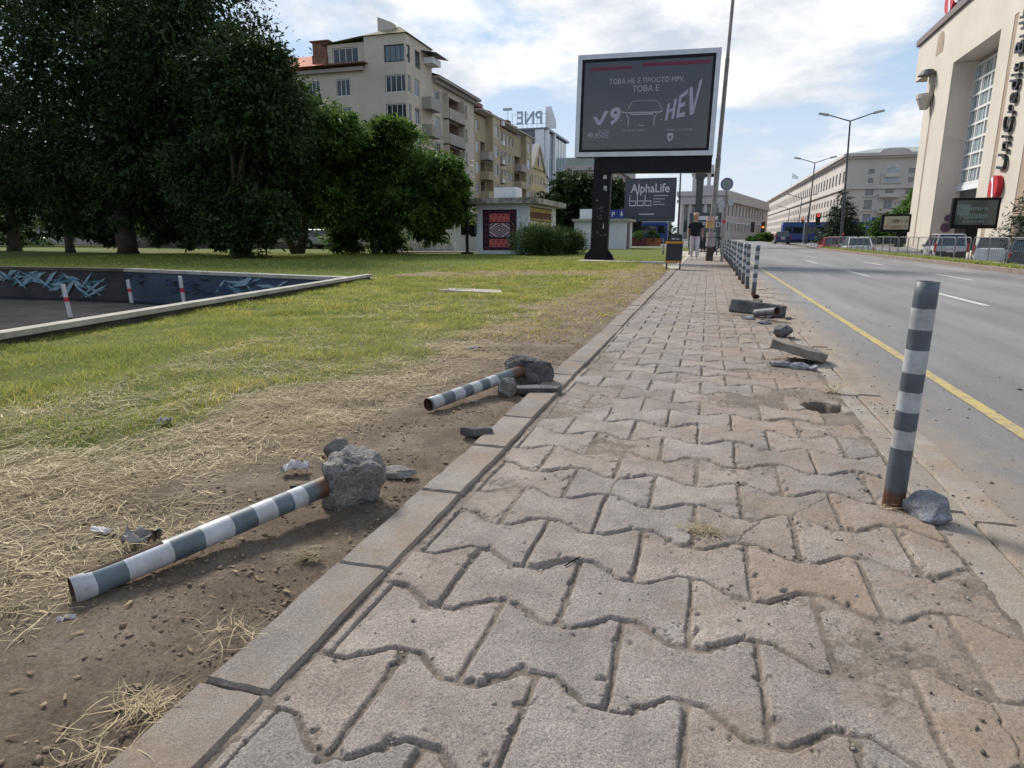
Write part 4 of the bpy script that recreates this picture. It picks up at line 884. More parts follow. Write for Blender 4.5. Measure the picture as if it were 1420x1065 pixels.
def crown(lobes, n, size, seed, flat=0.55, clumps=46, spread=0.16, droop=0.3, aspect=0.42):
    """leaf sprays gathered in clumps over a set of lobes (centre, radius)"""
    g = np.random.default_rng(seed); C = np.array([[*l[0]] for l in lobes], float); Rr = np.array([l[1] for l in lobes], float)
    w = Rr ** 2; w /= w.sum(); li = g.choice(len(lobes), clumps * len(lobes), p=w)
    d = g.normal(size=(len(li), 3)); d /= np.linalg.norm(d, axis=1)[:, None]; d[:, 2] *= 0.85
    rad = Rr[li] * (0.45 + 0.62 * g.random(len(li)) ** 0.55)
    cc = C[li] + d * rad[:, None]; cs = Rr[li] * spread * (0.6 + 1.0 * g.random(len(li))); ct = 0.72 + 0.5 * g.random(len(li))
    ci = g.choice(len(cc), n); off = g.normal(size=(n, 3)); off[:, 2] *= flat
    p = cc[ci] + off * cs[ci][:, None]
    out = p - C[li][ci]; out /= np.linalg.norm(out, axis=1)[:, None] + 1e-6
    ax = out * 0.8 + g.normal(size=(n, 3)) * 0.6; ax[:, 2] -= droop; ax /= np.linalg.norm(ax, axis=1)[:, None]
    nb_ = g.normal(size=(n, 3)) * 0.7 + np.array([0, 0, 0.9]); sd = np.cross(ax, nb_); sd /= np.linalg.norm(sd, axis=1)[:, None] + 1e-6
    nn = np.cross(sd, ax); s = size * (0.6 + 0.9 * g.random(n)); L = ax * s[:, None]; Wd = sd * (s * aspect)[:, None]; bend = nn * (s * 0.16)[:, None]
    v = np.stack([p, p + L * .5 + Wd * .5 + bend, p + L, p + L * .5 - Wd * .5 + bend], 1).reshape(-1, 3)
    f = np.arange(n * 4).reshape(n, 4); t = np.repeat(ct[ci] * (0.85 + 0.3 * g.random(n)), 4)
    return v, f, t[:, None] * np.ones(3)
def tree(name, label, base, trunk_h, trunk_r, lobes, n, size, m, seed, group=None, cat='tree', limbs=6, forks=None, **kw):
    t = thing(name, label, cat, base, group=group); b = Vector(base); g = random.Random(seed)
    mb = MB(); top = b + Vector((g.uniform(-.3, .3), g.uniform(-.3, .3), trunk_h))
    if forks:
        for fx, fy, fz, fr in forks:
            e = b + Vector((fx, fy, fz)); mb.tube([b - Vector((0, 0, .3)), b + (e - b) * .3 + Vector((fx * .15, 0, 0)), b + (e - b) * .65, e], [fr * 1.3, fr, fr * .85, fr * .45], 10)
    else: mb.tube([b - Vector((0, 0, .3)), b + (top - b) * .12, b + (top - b) * .55, top], [trunk_r * 1.5, trunk_r * 1.05, trunk_r * .85, trunk_r * .5], 12)
    big = sorted(lobes, key=lambda l: -l[1])[:limbs]
    for c, r in big:
        c = Vector(c); s = b + (top - b) * g.uniform(.6, .95)
        mid = s.lerp(c, .5) + Vector((g.uniform(-.3, .3), g.uniform(-.3, .3), g.uniform(0, .5))) * r * .4
        mb.tube([s, mid, c, c + (c - mid) * .5], [trunk_r * .4, trunk_r * .25, trunk_r * .13, trunk_r * .03], 7)
    mb.build('trunk', mBark, t, smooth=True)
    v, f, tn = crown(lobes, n, size, seed, **kw)
    if cat == 'tree' and n > 10000:       # big inner sprays close the crown's heart, toned darker for its shade
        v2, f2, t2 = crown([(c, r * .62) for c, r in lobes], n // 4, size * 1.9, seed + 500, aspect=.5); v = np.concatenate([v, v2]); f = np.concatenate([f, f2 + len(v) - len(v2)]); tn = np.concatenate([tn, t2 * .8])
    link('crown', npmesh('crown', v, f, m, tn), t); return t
def plobes(spec, Y, seed, dy=1.0):
    """lobes given as (pixel x, pixel y, pixel radius) at a depth along the street"""
    g = random.Random(seed); o = []
    for px, py, pr_ in spec:
        c = AT(px, py, Y + g.uniform(-dy, dy)); dist = (c - Vector((0, 0, CH))).dot(FWD); o.append((tuple(c), pr_ / F * dist))
    return o
treesG = 'trees on the lawn beyond the sunken road'
tr_specs = [
 ('broad dark tree at the far left edge standing behind the sunken road', (AT(20, 345, 33)), 4, .35, [(-120, 80, 130), (-20, 60, 120), (10, 290, 34), (50, 280, 36), (-30, 270, 45), (25, 318, 24), (-25, 315, 28), (62, 318, 22), (30, 170, 90), (-60, 200, 100), (60, -40, 110), (20, 250, 60), (-80, -70, 120), (-200, 120, 140)], 33, 46000, .23, mLeafD),
 ('tall dark tree with the thin trunk between the pale house and the thick trunk', (AT(98, 348, 31)), 4.5, .22, [(110, 90, 105), (60, 190, 75), (140, 200, 85), (40, 250, 50), (120, 250, 55), (170, 255, 50), (95, 312, 24), (132, 316, 26), (75, 325, 16), (150, 328, 15), (150, -20, 110), (90, 260, 50), (190, 120, 90), (120, 285, 36)], 31, 44000, .21, mLeafD),
 ('dark tree out of view at the left, added to shade the sunken road', (-31.0, 13.0, 0), 5, .4, 'NEAR', 0, 16000, .24, mLeafD),  # stands out of view, added so its shadow falls on the sunken road
 ('big dark tree with a thick straight trunk lit along its right side', (AT(178, 350, 30)), 5.0, .52, [(240, 60, 105), (270, 150, 90), (200, 210, 80), (230, 265, 55), (210, 300, 30), (250, 310, 34), (225, 325, 20), (275, 325, 22), (150, 305, 26), (150, 240, 55), (310, 90, 80), (250, -40, 100), (300, 190, 72), (180, 265, 50), (270, 250, 50)], 30, 48000, .21, mLeafD),
 ('dark spreading tree with dense skirts touching the grass, left of the forked tree', (G(335, 358)), 2.4, .30, [(335, 280, 58), (300, 240, 60), (370, 235, 62), (345, 325, 36), (310, 325, 28), (385, 300, 38), (355, 160, 70), (330, 110, 62), (368, 95, 44), (385, 140, 40)], 26.5, 42000, .18, mLeafD),
 ('forked tree with a leaning V shaped trunk left of the leafy green tree', (G(413, 352)), 3.0, .26, [(420, 170, 50), (450, 215, 55), (405, 235, 50), (440, 260, 44), (395, 150, 40), (470, 190, 36), (380, 210, 40), (465, 285, 34)], 32, 30000, .22, mLeafG),
 ('leafy bright green tree with drooping branches left of the white kiosk', (G(520, 352)), 3.0, .28, [(545, 225, 52), (500, 215, 48), (590, 250, 46), (620, 285, 34), (565, 285, 46), (510, 290, 50), (480, 320, 30), (535, 328, 28), (612, 240, 28), (545, 185, 28), (632, 262, 22), (595, 315, 26)], 33.5, 36000, .22, mLeafG),
]
for i, (lab, base, th, tr_, lb, Y, n, sz, m) in enumerate(tr_specs):
    base = Vector(base); base.z = 0
    fk = [(-1.4, 0, 3.2, .2), (.9, .3, 3.4, .24)] if 'forked' in lab else None
    lob = [((-31 + 3.2 * math.cos(a * 1.3), 13 + 3.0 * math.sin(a * 1.3), 7.5 + 1.5 * a), 3.2) for a in range(7)] if lb == 'NEAR' else plobes(lb, Y, 40 + i, 1.8)
    tree('leafy_tree', lab, base, th, tr_, lob, n, sz, m, 40 + i, treesG, forks=fk)
# hedge row and trees far behind, across the side street
for i, (px, py, Y, r, lab) in enumerate([(30, 292, 50, 62, 'green tree behind the long low wall, far left'), (262, 290, 50, 60, 'green tree behind the low wall, seen between the thick trunk and the spreading tree'), (150, 285, 52, 60, 'green tree behind the long low wall, hidden by the tall dark trees'), (440, 285, 52, 48, 'green tree behind the parked silver car'), (350, 280, 54, 50, 'green tree behind the spreading dark tree')]):
    b = AT(px, 340, Y); b.z = 0
    tree('leafy_tree', lab, b, 2.2, .2, plobes([(px, py, r), (px - r * .6, py + 14, r * .6), (px + r * .6, py + 10, r * .62), (px, py - r * .5, r * .6)], Y, 60 + i), 7000, .34, mLeafG, 60 + i, 'trees across the side street', limbs=3)
for i, (px, lb, Y, lab) in enumerate([(790, [(790, 268, 28), (765, 290, 26), (812, 262, 28), (835, 290, 30), (800, 300, 30), (845, 262, 20)], 74, 'dark green tree rising behind the white kiosks and left of the billboard post'), (905, [(885, 265, 12), (876, 285, 16), (900, 318, 14), (925, 320, 12), (870, 312, 14)], 100, 'green tree behind the smaller billboard')]):
    b = AT(px, 335, Y); b.z = 0
    tree('leafy_tree', lab, b, 3, .3, plobes(lb, Y, 70 + i, 2), 12000 if i == 0 else 6000, .42, mLeafD if i == 0 else mLeafG, 70 + i, 'trees along the avenue', limbs=4)
for i, (px, lb, Y, lab) in enumerate([(1262, [(1262, 300, 22), (1240, 312, 18), (1280, 285, 18), (1220, 318, 14), (1290, 305, 18), (1275, 272, 10)], 84, 'rounded green tree beside the cream building'), (1195, [(1200, 322, 12), (1215, 318, 12), (1185, 326, 9)], 96, 'low green tree in front of the stone block'), (1055, [(1052, 332, 7), (1062, 330, 7), (1044, 334, 6)], 140, 'small green tree at the end of the avenue')]):
    b = AT(px, 338, Y); b.z = 0
    tree('leafy_tree', lab, b, 2.2, .22, plobes(lb, Y, 80 + i, 1.5), 7000, .42, mLeafG, 80 + i, 'trees along the avenue', limbs=3)
b = AT(1164, 336, 70); b.z = 0
lb = [(tuple(b + Vector((0, 0, 0.6 + .62 * k))), 1.75 * (1 - k / 8) + .15) for k in range(8)]
tree('spruce_tree', 'dark spruce beside the nearest double armed street lamp', b, 5.0, .14, lb, 9000, .3, mLeafS, 90, flat=.3, droop=.55, aspect=.2, limbs=2)
b = AX(1440, 340, 17.8); b.z = 0
lb = [(tuple(b + Vector((0, 0, 0.6 + .6 * k))), 1.7 * (1 - k / 8) + .15) for k in range(8)]
tree('spruce_tree', 'dark spruce cut by the right edge of the photo', b, 5.0, .14, lb, 6000, .26, mLeafS, 91, flat=.3, droop=.5, aspect=.2, limbs=2)
def shrub(label, px0, px1, py0, py1, Y, seed):
    c = AT((px0 + px1) / 2, py1, Y); c.z = 0; h = AT(px0, py0, Y).z; w = (AT(px1, py1, Y) - AT(px0, py1, Y)).length
    t = thing('juniper_bush', label, 'bush', c, group='low bushes beside the white kiosk')
    g = random.Random(seed); lob = []
    for i in range(9): lob.append(((c.x + w * g.uniform(-.36, .36), c.y + g.uniform(-.5, .5), h * g.uniform(.25, .62)), h * g.uniform(.30, .42)))
    v, f, tn = crown(lob, 16000, .17, seed, flat=1.0, droop=-.55, aspect=.16, spread=.28)
    v[:, 2] = np.maximum(v[:, 2], 0.01)
    link('foliage', npmesh('foliage', v, f, mLeafB, tn), t)
    mb = MB()
    for i in range(6): mb.tube([c, c + Vector((w * g.uniform(-.3, .3), g.uniform(-.3, .3), h * .6))], [.03, .008], 6)
    mb.build('stems', mBark, t)
shrub('wide feathery green bush against the right corner of the mural kiosk', 718, 782, 313, 351, 33.6, 5)
shrub('smaller green bush right of the wide feathery bush', 774, 801, 318, 348, 36.5, 6)

# ---------------------------------------------------------------- sunken road walls
def wallmat():
    return mat('blue_grey_graffiti_wall', (0.03, 0.046, 0.072), 0.85, (0.058, 0.08, 0.115), 0.8, detail=7, coord='Position', bump=.3, bscale=30)
mWallB = wallmat(); mWallD = mat('dark_wall', (0.022, 0.023, 0.026), 0.9, (0.06, 0.055, 0.055), .9, detail=8, coord='Position'); mCap = mOldCon  # left stretch of the wall in a darker tone
rw = thing('retaining_wall', 'graffiti covered blue grey retaining wall at the far side of the sunken road', 'wall', (-12, 15, -0.93))
def wallseg(a, b, th, z0, z1): 
    a = Vector(a).to_3d(); b = Vector(b).to_3d(); d = (b - a).normalized(); n = Vector((-d.y, d.x, 0)); 
    return [(p.x, p.y) for p in (a, b, b + n * th, a + n * th)], z0, z1
P, z0, z1 = wallseg((-16.9, 15.79), (-7.56, 13.79), .3, -1.2, .0); MB().prism(P, z0, -0.055).build('wall', mWallB, rw)
P, z0, z1 = wallseg((-45, 15.49), (-16.92, 15.79), .3, -1.2, .0); MB().prism(P, z0, -0.055).build('wall', mWallD, rw)
P, z0, z1 = wallseg((-16.92, 15.75), (-7.4, 13.72), .36, 0, 0); MB().prism(P, -0.053, 0.03).build('coping', mCap, rw)
P, z0, z1 = wallseg((-45, 15.45), (-16.95, 15.75), .36, 0, 0); MB().prism(P, -0.053, 0.03).build('coping', mat('dark_coping', (.05, .05, .035), .9, (.09, .09, .06), 2, coord='Position'), rw)  # coping of the left stretch, darker than the rest
# sprayed tags: angular strokes laid a few mm proud of the wall
gr = random.Random(21)
mG1 = mat('graffiti_pale_blue', (.26, .34, .40), .7, (.14, .24, .30), 5, coord='Position'); mG2 = mat('graffiti_teal', (.05, .14, .17), .7); mG3 = mat('graffiti_black', (.012, .014, .02), .7); mG4 = mat('graffiti_navy', (.03, .05, .12), .7)
def strokes(name, a, b, u0, u1, zc, zs, n, ms, lens, wid, slant, off):
    a = Vector(a).to_3d(); b = Vector(b).to_3d(); d = (b - a).normalized(); nrm = Vector((d.y, -d.x, 0)); mb = MB()
    for i in range(n):
        u = gr.uniform(u0, u1); z = zc + zs * gr.uniform(-1, 1) - slant * (u - u0); L = gr.uniform(*lens); an = gr.uniform(-.15, .75) if gr.random() < .75 else gr.uniform(-.8, 0); w = wid * gr.uniform(.5, 1.4)
        c = [(-L / 2, 0), (-L * .1, -w), (L / 2, -w * .2), (L * .15, w * .8)]
        q = [(u + x * math.cos(an) - y * math.sin(an), z + x * math.sin(an) + y * math.cos(an)) for x, y in c]
        mi = gr.randrange(len(ms)); o_ = off + .0015 * i
        q = [(x, min(-.07, max(-.9, y))) for x, y in q]
        mb.add([a + d * x + nrm * o_ + Vector((0, 0, y)) for x, y in q], [(0, 1, 2, 3)], mi)
    return mb.build(name, ms, rw)
Wa, Wb = (-16.9, 15.79), (-7.56, 13.79); La = (Vector(Wb) - Vector(Wa)).length
strokes('graffiti', Wa, Wb, La * .43, La * .98, -.27, .17, 36, [mG1, mG1, mG2, mG4], (.3, .95), .06, .03, .005)
strokes('graffiti', Wa, Wb, La * .20, La * .40, -.40, .24, 44, [mG3, mG4], (.2, .5), .022, 0, .005)
strokes('graffiti', Wa, Wb, La * .01, La * .1, -.25, .15, 14, [mG3], (.2, .5), .022, 0, .005)
strokes('graffiti', (-45, 15.49), (-16.92, 15.79), 22.4, 27.0, -.25, .22, 46, [mG1, mG1, mG2], (.4, 1.2), .065, .06, .005)
nw = thing('low_parapet', 'low dark parapet with a pale concrete coping along the near edge of the sunken road', 'wall', (-6.4, 5, -0.93))
def nl(y, o=0): return (xleft(y) + o, y)
MB().prism([(-5.25, -3), (-5.20, -3), (-7.50, 13.72), (-7.57, 13.72)][::1], -1.2, .075).build('wall', mat('dark_concrete', (.055, .05, .045), .9, (.10, .09, .08), 2, coord='Position', bump=.4, bscale=30), nw)
MB().prism([(-5.30, -3), (-5.12, -3), (-7.44, 13.75), (-7.62, 13.75)], .078, .135).build('coping', mCap, nw)
mRW_ = mat('faded_white_paint', (.55, .55, .55), .7, (.42, .42, .42), 8); mRed2 = mat('faded_red_paint', (.45, .04, .05), .7)
for lab, px, pyb, pyt in (('white post with a narrow red band, leftmost of the three in the sunken road', 98, 440, 395), ('white post with broad red bands, middle of the three in the sunken road', 183, 420, 388), ('white post with a red band, nearest the corner of the graffiti wall', 256, 421, 380)):
    p = G(px, pyb, -.93); h = AT(px, pyt, p.y).z + .93
    if px > 200: p = p * (14.75 / p.y); p.z = -.93
    t = thing('traffic_post', lab, 'post', p, group='red and white posts in the sunken road', rot=(R(2), R(-4 if px < 100 else -2), 0))
    MB().cyl((0, 0, 0), (0, 0, h * .48), .05, n=12).cyl((0, 0, h * .62), (0, 0, h), .05, n=12).build('post', mRW_, t, local=True); MB().cyl((0, 0, h * .48), (0, 0, h * .62), .0505, n=12).build('band', mRed2, t, local=True)
# concrete cover slab set in the lawn
mb = MB().prism([(-4.72, 11.05), (-3.35, 10.75), (-3.55, 11.3), (-4.6, 11.5)], -.02, .045); tag(mb.build('concrete_cover', mOldCon, bevel=.008), 'flat pale concrete slab lying in the middle of the lawn', 'slab')

# ---------------------------------------------------------------- kiosks
KY = 35.5
k0 = AT(662, 350, KY); k1 = AT(733, 350, KY); kx0, kx1 = k0.x, k1.x; kz = 2.72; kyb = AX(770, 345, kx1).y
mKW = mat('kiosk_white', (.60, .62, .66), .7, (.52, .54, .58), .8, coord='Position', bump=.1, bscale=20)
kk = thing('mural_kiosk', 'white flat roofed kiosk with a woven carpet pattern painted on its front', 'kiosk', (kx0, KY, 0))
MB().box(kx0, kx1, KY, kyb, -.05, kz).build('wall', mKW, kk)
MB().box(kx0 - .5, kx1 + .55, KY - .5, kyb + .6, kz + .002, kz + .3).build('roof_slab', mat('stained_roof_edge', (.16, .145, .13), .9, (.42, .40, .37), 2.2, coord='Position', ramp=(.42, .6)), kk)
MB().box(kx0 + .7, kx0 + 2.0, KY + 1, KY + 2.2, kz + .302, kz + .95).build('roof_box', mWhite, kk)
cA = mat('mural_plum', (.035, .010, .028), .7); cB = mat('mural_coral', (.52, .12, .12), .7); cC = mat('mural_pink', (.50, .36, .42), .7); cD = mat('mural_maroon', (.20, .03, .06), .7)
U0, U1, Z0, Z1 = kx0 + .33, kx0 + 2.32, .2, 2.42
mu = MB()
def rect(a, b, c, d, off, mi): mu.add([(a, KY - off, c), (b, KY - off, c), (b, KY - off, d), (a, KY - off, d)], [(0, 1, 2, 3)], mi)
def dia(x, z, w, h, off, mi): mu.add([(x - w, KY - off, z), (x, KY - off, z - h), (x + w, KY - off, z), (x, KY - off, z + h)], [(0, 1, 2, 3)], mi)
uw, zw = U1 - U0, Z1 - Z0; cx_, cz_ = (U0 + U1) / 2, (Z0 + Z1) / 2
rect(U0, U1, Z0, Z1, .004, 0)
i0, i1 = U0 + uw * .20, U1 - uw * .20
rect(i0, i1, Z0 + zw * .08, Z0 + zw * .28, .007, 1); rect(i0, i1, Z1 - zw * .30, Z1 - zw * .10, .007, 1); rect(i0, i1, cz_ - zw * .17, cz_ + zw * .17, .007, 2)
hh = zw * .17
for k, (s, mi) in enumerate(((1.0, 0), (.84, 2), (.68, 0), (.52, 2), (.36, 0), (.22, 2))): dia(cx_, cz_, (i1 - i0) * .5 * s, hh * s, .010 + .003 * k, mi)
for sx in (-1, 1):
    for sz in (-1, 1):
        for k, (s, mi) in enumerate(((.62, 0), (.42, 2), (.24, 0))):
            X0, Zc = cx_ + sx * (i1 - i0) * .5, cz_ + sz * hh
            p = [(X0, KY - .01 - .003 * k, Zc), (X0 - sx * (i1 - i0) * .5 * s, KY - .01 - .003 * k, Zc), (X0, KY - .01 - .003 * k, Zc - sz * hh * s)]
            mu.add(p if sx * sz > 0 else p[::-1], [(0, 1, 2)], mi)
for zb in (Z0 + zw * .18, Z1 - zw * .20):
    for j in range(4):
        for dz in (-.055, .055): dia(i0 + (i1 - i0) * (j + .5) / 4 + (.08 if dz > 0 else -.04), zb + dz * zw, uw * .045, zw * .028, .010, 3)
for j in range(7):
    for x in (U0 + uw * .1, U1 - uw * .1): dia(x, Z0 + zw * (j + .5) / 7, uw * .03, zw * .03, .008, 3)
for j in range(4):
    for z in (Z0 + zw * .04, Z1 - zw * .05): dia(U0 + uw * (.2 + .2 * j), z, uw * .03, zw * .02, .0085, 3)
mu.build('mural', [cA, cB, cC, cD], kk)
mb = MB(); cols = [mat('stripe_yellow', (.42, .34, .13), .8), mat('stripe_brown', (.13, .06, .04), .8), mat('stripe_cream', (.52, .47, .34), .8), mat('stripe_grey', (.25, .24, .22), .8), mat('stripe_green', (.22, .26, .10), .8)]
z = 2.6
for mi, h in ((1, .06), (0, .22), (1, .36), (0, .1), (1, .05), (2, .18), (0, .12), (3, .3), (2, .1), (4, .35), (1, .1), (2, .3)):
    mb.add([(kx1 + .004, KY + .25, z), (kx1 + .004, KY + .25, z - h), (kx1 + .004, kyb - 1.2, z - h - .02), (kx1 + .004, kyb - 1.2, z)], [(0, 1, 2, 3)], mi); z -= h
mb.build('striped_mural', cols, kk)
# low booth left of the mural kiosk
by_ = 39.5
bx0, bx1 = AT(624, 345, by_).x, AT(664, 345, by_).x
bt = thing('guard_booth', 'low white booth with a dark window and a glazed door left of the mural kiosk', 'booth', (bx0, by_, 0))
MB().box(bx0, bx1, by_, by_ + 3, 0, 2.15).build('wall', mKW, bt); MB().box(bx0 - .2, bx1 + .2, by_ - .3, by_ + 3.2, 2.152, 2.32).build('roof', mDark, bt)
wa = AT(640, 330, by_).x; f = MB().box(wa - .1, wa + 1.0, by_ - .05, by_ - .002, .95, 1.9).build('window', mFrameW, bt); MB().box(wa, wa + .9, by_ - .07, by_ - .052, 1.05, 1.8).build('pane', mGlassD, f)
wa = AT(653, 330, by_).x; f = MB().box(wa, wa + .85, by_ - .05, by_ - .002, .02, 2.0).build('door', mFrameW, bt); MB().box(wa + .2, wa + .65, by_ - .07, by_ - .052, 1.1, 1.8).build('pane', mGlass, f)
p = AT(648, 352, 35.0); tag(MB().cyl((p.x, 35, 0), (p.x, 35, 2.6), .09, n=12).box(p.x - .3, p.x + .3, 34.8, 35.2, 0, .12).build('dark_post', mBlack), 'dark thin post standing in front of the white booth', 'post')
# white parapet with scrawls, folded parasol
gx0, gx1 = AT(548, 345, 38).x, AT(630, 345, 38).x
lw = thing('graffiti_parapet', 'low white parapet covered with scrawled graffiti under the green tree', 'wall', (gx0, 38, 0))
MB().box(gx0, gx1, 38, 38.25, -.02, .62).build('wall', mWhite, lw); MB().box(gx0 - 1, gx1 + 1.8, 36.6, 38.0, -.02, .07).build('step', mOldCon, lw)
mb = MB(); g = random.Random(4)
for i in range(60):
    x = gx0 + (gx1 - gx0) * g.random(); z = g.uniform(.1, .5); an = g.uniform(-1.4, 1.4); L = g.uniform(.08, .3); w = .012
    dx, dz = math.cos(an) * L, math.sin(an) * L; z2 = max(.04, min(.58, z + dz))
    mb.add([(x, 37.995 - .0005 * i, z), (x + w, 37.995 - .0005 * i, z - w), (x + dx + w, 37.995 - .0005 * i, z2 - w), (x + dx, 37.995 - .0005 * i, z2)], [(0, 1, 2, 3)])
mb.build('graffiti', mat('graffiti_grey', (.12, .12, .15), .8), lw)
c = AT(584, 342, 40); ub = thing('folded_parasol', 'folded cream parasol standing behind the scrawled parapet', 'parasol', (c.x, 40, 0)); MB().cyl((c.x, 40, 0), (c.x, 40, 2.3), .03, n=8).build('pole', mDark, ub)
MB().tube([(c.x, 40, .55), (c.x, 40, .7), (c.x, 40, 1.4), (c.x, 40, 2.25)], [.28, .30, .2, .04], 10).build('canopy', mat('cream_cloth', (.46, .40, .29), .9, (.36, .30, .2), 6), ub)
# second kiosk
K2 = 52.0; q0, q1 = AT(796, 340, K2).x, AT(868, 340, K2).x
k2 = thing('white_kiosk', 'plain white kiosk with vertical boards behind the billboard post', 'kiosk', (q0, K2, 0)); h2_ = AT(800, 307, K2).z
MB().box(q0, q1, K2, K2 + 4, -.05, h2_).build('wall', mKW, k2); MB().box(q0 - .15, q1 + .25, K2 - .25, K2 + 4.2, h2_ + .002, h2_ + .18).build('roof', mOldCon, k2)
mb = MB()
for i in range(14): x = q0 + (q1 - q0) * (i + .5) / 14; mb.box(x - .02, x + .02, K2 - .03, K2 - .002, 0, h2_ - .02)
mb.build('board_battens', mFrameW, k2); MB().box(q1 + .002, q1 + .04, K2 + .3, K2 + 2, 0, 2.0).build('shutter', mDark, k2)
MB().box(q0 + .3, q0 + 1.3, K2 + .6, K2 + 1.6, h2_ + .19, h2_ + .95).cyl((q0 + 2, K2 + 1, h2_ + .19), (q0 + 2, K2 + 1, h2_ + .7), .3, .1, 8).build('roof_unit', mWhite, k2)

# ---------------------------------------------------------------- billboards
mPan = mat('dark_poster_glass', (.035, .032, .042), .12, (.045, .042, .052), .6, spec=.75); mSteel = mat('brushed_frame', (.42, .42, .46), .35, (.50, .50, .54), 3, metal=.5)
mTxt = mat('poster_grey_print', (.36, .35, .40), .5); mTxt2 = mat('poster_faint_print', (.15, .145, .17), .5); mTxtL = mat('poster_violet_print', (.34, .32, .42), .5); mBurg = mat('poster_burgundy', (.14, .02, .045), .35)
B0 = Vector((-4.25, 26.7, 0))
bb = thing('billboard', 'large framed billboard on a black offset post beside the footpath', 'billboard', B0, rot=(0, R(1.1), 0))
# local coordinates: x along the panel, y depth, z up
xa, xb, za, zb = -1.13, 4.13, 4.02, 7.72
MB().box(xa, xb, 0.02, .55, za, zb).build('panel_box', mDark, bb, local=True, bevel=.03)
fr = MB(); fw = .17
fr.box(xa, xb, -.06, .018, za, za + fw).box(xa, xb, -.06, .018, zb - fw, zb).box(xa, xa + fw, -.06, .018, za + fw, zb - fw).box(xb - fw, xb, -.06, .018, za + fw, zb - fw); fr.build('frame', mSteel, bb, local=True)
fr = MB(); f2 = .1; a_, b_, c_, d_ = xa + fw, xb - fw, za + fw, zb - fw
fr.box(a_, b_, -.04, .017, c_, c_ + f2).box(a_, b_, -.04, .017, d_ - f2, d_).box(a_, a_ + f2, -.04, .017, c_ + f2, d_ - f2).box(b_ - f2, b_, -.04, .017, c_ + f2, d_ - f2); fr.build('inner_frame', mBlack, bb, local=True)
pan = MB().box(a_ + f2, b_ - f2, -.012, .016, c_ + f2, d_ - f2).build('poster', mPan, bb, local=True)
def L2(x, z, y=-.018): return TM((x, y, z))
pw, ph = (b_ - a_ - 2 * f2), (d_ - c_ - 2 * f2); ox, oz = a_ + f2, c_ + f2
def PT(s, u, v, size, m, al='CENTER', **k): return text('lettering', s, m, pan, L2(ox + pw * u, oz + ph * v), size, .003, al, local=True, **k)
MB().box(ox + pw * .05, ox + pw * .38, -.016, -.013, oz + ph * .905, oz + ph * .94).box(ox + pw * .46, ox + pw * .985, -.016, -.013, oz + ph * .925, oz + ph * .965).build('poster_band', mBurg, pan, local=True)
PT('ТОВА НЕ Е ПРОСТО MPV,', .5, .745, .25, mTxt, sx=.92); PT('ТОВА Е', .5, .65, .30, mTxt, sx=.95)
PT('9', .255, .295, .82, mTxtL, offset=.03, shear=.15)
MB().prism([(0, .30), (.14, .30), (.25, .13), (.44, .50), (.60, .50), (.32, 0), (.18, 0)][::-1], .0, .005, L2(ox + pw * .085, oz + ph * .285)).build('check_mark', mTxtL, pan, local=True)
# HEV: block letters growing to the right
def hev(polys, name='lettering'):
    mb = MB()
    for pl in polys:
        q = []
        for (x, y) in pl:
            s = .58 + .62 * (x / 1.0); q.append((x * pw * .25 + .0 + y * .06, (y * s + x * .05) * ph * .31 + x * ph * .055))
        mb.prism(q, 0, .005, L2(ox + pw * .665, oz + ph * .315))
    return mb.build(name, mTxtL, pan, local=True)
hev([[(0, 0), (.08, 0), (.08, 1), (0, 1)], [(.20, 0), (.28, 0), (.28, 1), (.20, 1)], [(.08, .42), (.2, .42), (.2, .58), (.08, .58)],
     [(.35, 0), (.43, 0), (.43, 1), (.35, 1)], [(.43, 0), (.60, 0), (.60, .17), (.43, .17)], [(.43, .42), (.57, .42), (.57, .58), (.43, .58)], [(.43, .83), (.6, .83), (.6, 1), (.43, 1)],
     [(.64, 1), (.73, 1), (.84, .25), (.80, 0), (.76, 0)], [(.80, 0), (.84, .25), (.93, 1), (1.02, 1), (.87, 0)]])
car_ = MB()
def line(pts, w=.014):
    for p, q in zip(pts[:-1], pts[1:]):
        p = Vector(p); q = Vector(q); d = (q - p).normalized(); n = Vector((-d.y, d.x)) * w
        car_.prism([tuple(p + n), tuple(p - n), tuple(q - n), tuple(q + n)][::1], 0, .002, L2(ox, oz))
def pp(u, v): return (pw * u, ph * v)
line([pp(.39, .52), pp(.405, .545), pp(.59, .545), pp(.61, .52), pp(.64, .44)], .008); line([pp(.39, .52), pp(.36, .44)], .008)
line([pp(.315, .43), pp(.35, .415), pp(.62, .415), pp(.645, .43)], .02); line([pp(.355, .40), pp(.375, .35), pp(.375, .26)], .014); line([pp(.60, .40), pp(.58, .35), pp(.58, .26)], .014); line([pp(.39, .395), pp(.57, .395)], .02)
line([pp(.46, .27), pp(.50, .27)], .015); line([pp(.31, .33), pp(.325, .33)], .01); line([pp(.63, .33), pp(.645, .33)], .01)
car_.build('vehicle_drawing', mTxt, pan, local=True)
PT('49,850€', .04, .135, .30, mTxtL, 'LEFT', sx=.85); PT('97 498', .04, .085, .17, mTxt2, 'LEFT'); MB().box(ox + pw * .04, ox + pw * .15, -.016, -.013, oz + ph * .05, oz + ph * .056).build('print_line', mTxt2, pan, local=True)
PT('Гаранция', .17, .212, .085, mTxt, sx=1); PT('Възможен лизинг', .43, .205, .1, mTxt); PT('Гориво · 1,5 л/100 км', .78, .20, .1, mTxt); PT('РАЗХОДИ КМ', .85, .13, .1, mTxt2); PT('на 100 км/год', .84, .075, .1, mTxt2)
sh = [(-.11, .12), (0, .15), (.11, .12), (.11, -.03), (.06, -.12), (0, -.17), (-.06, -.12), (-.11, -.03)][::-1]
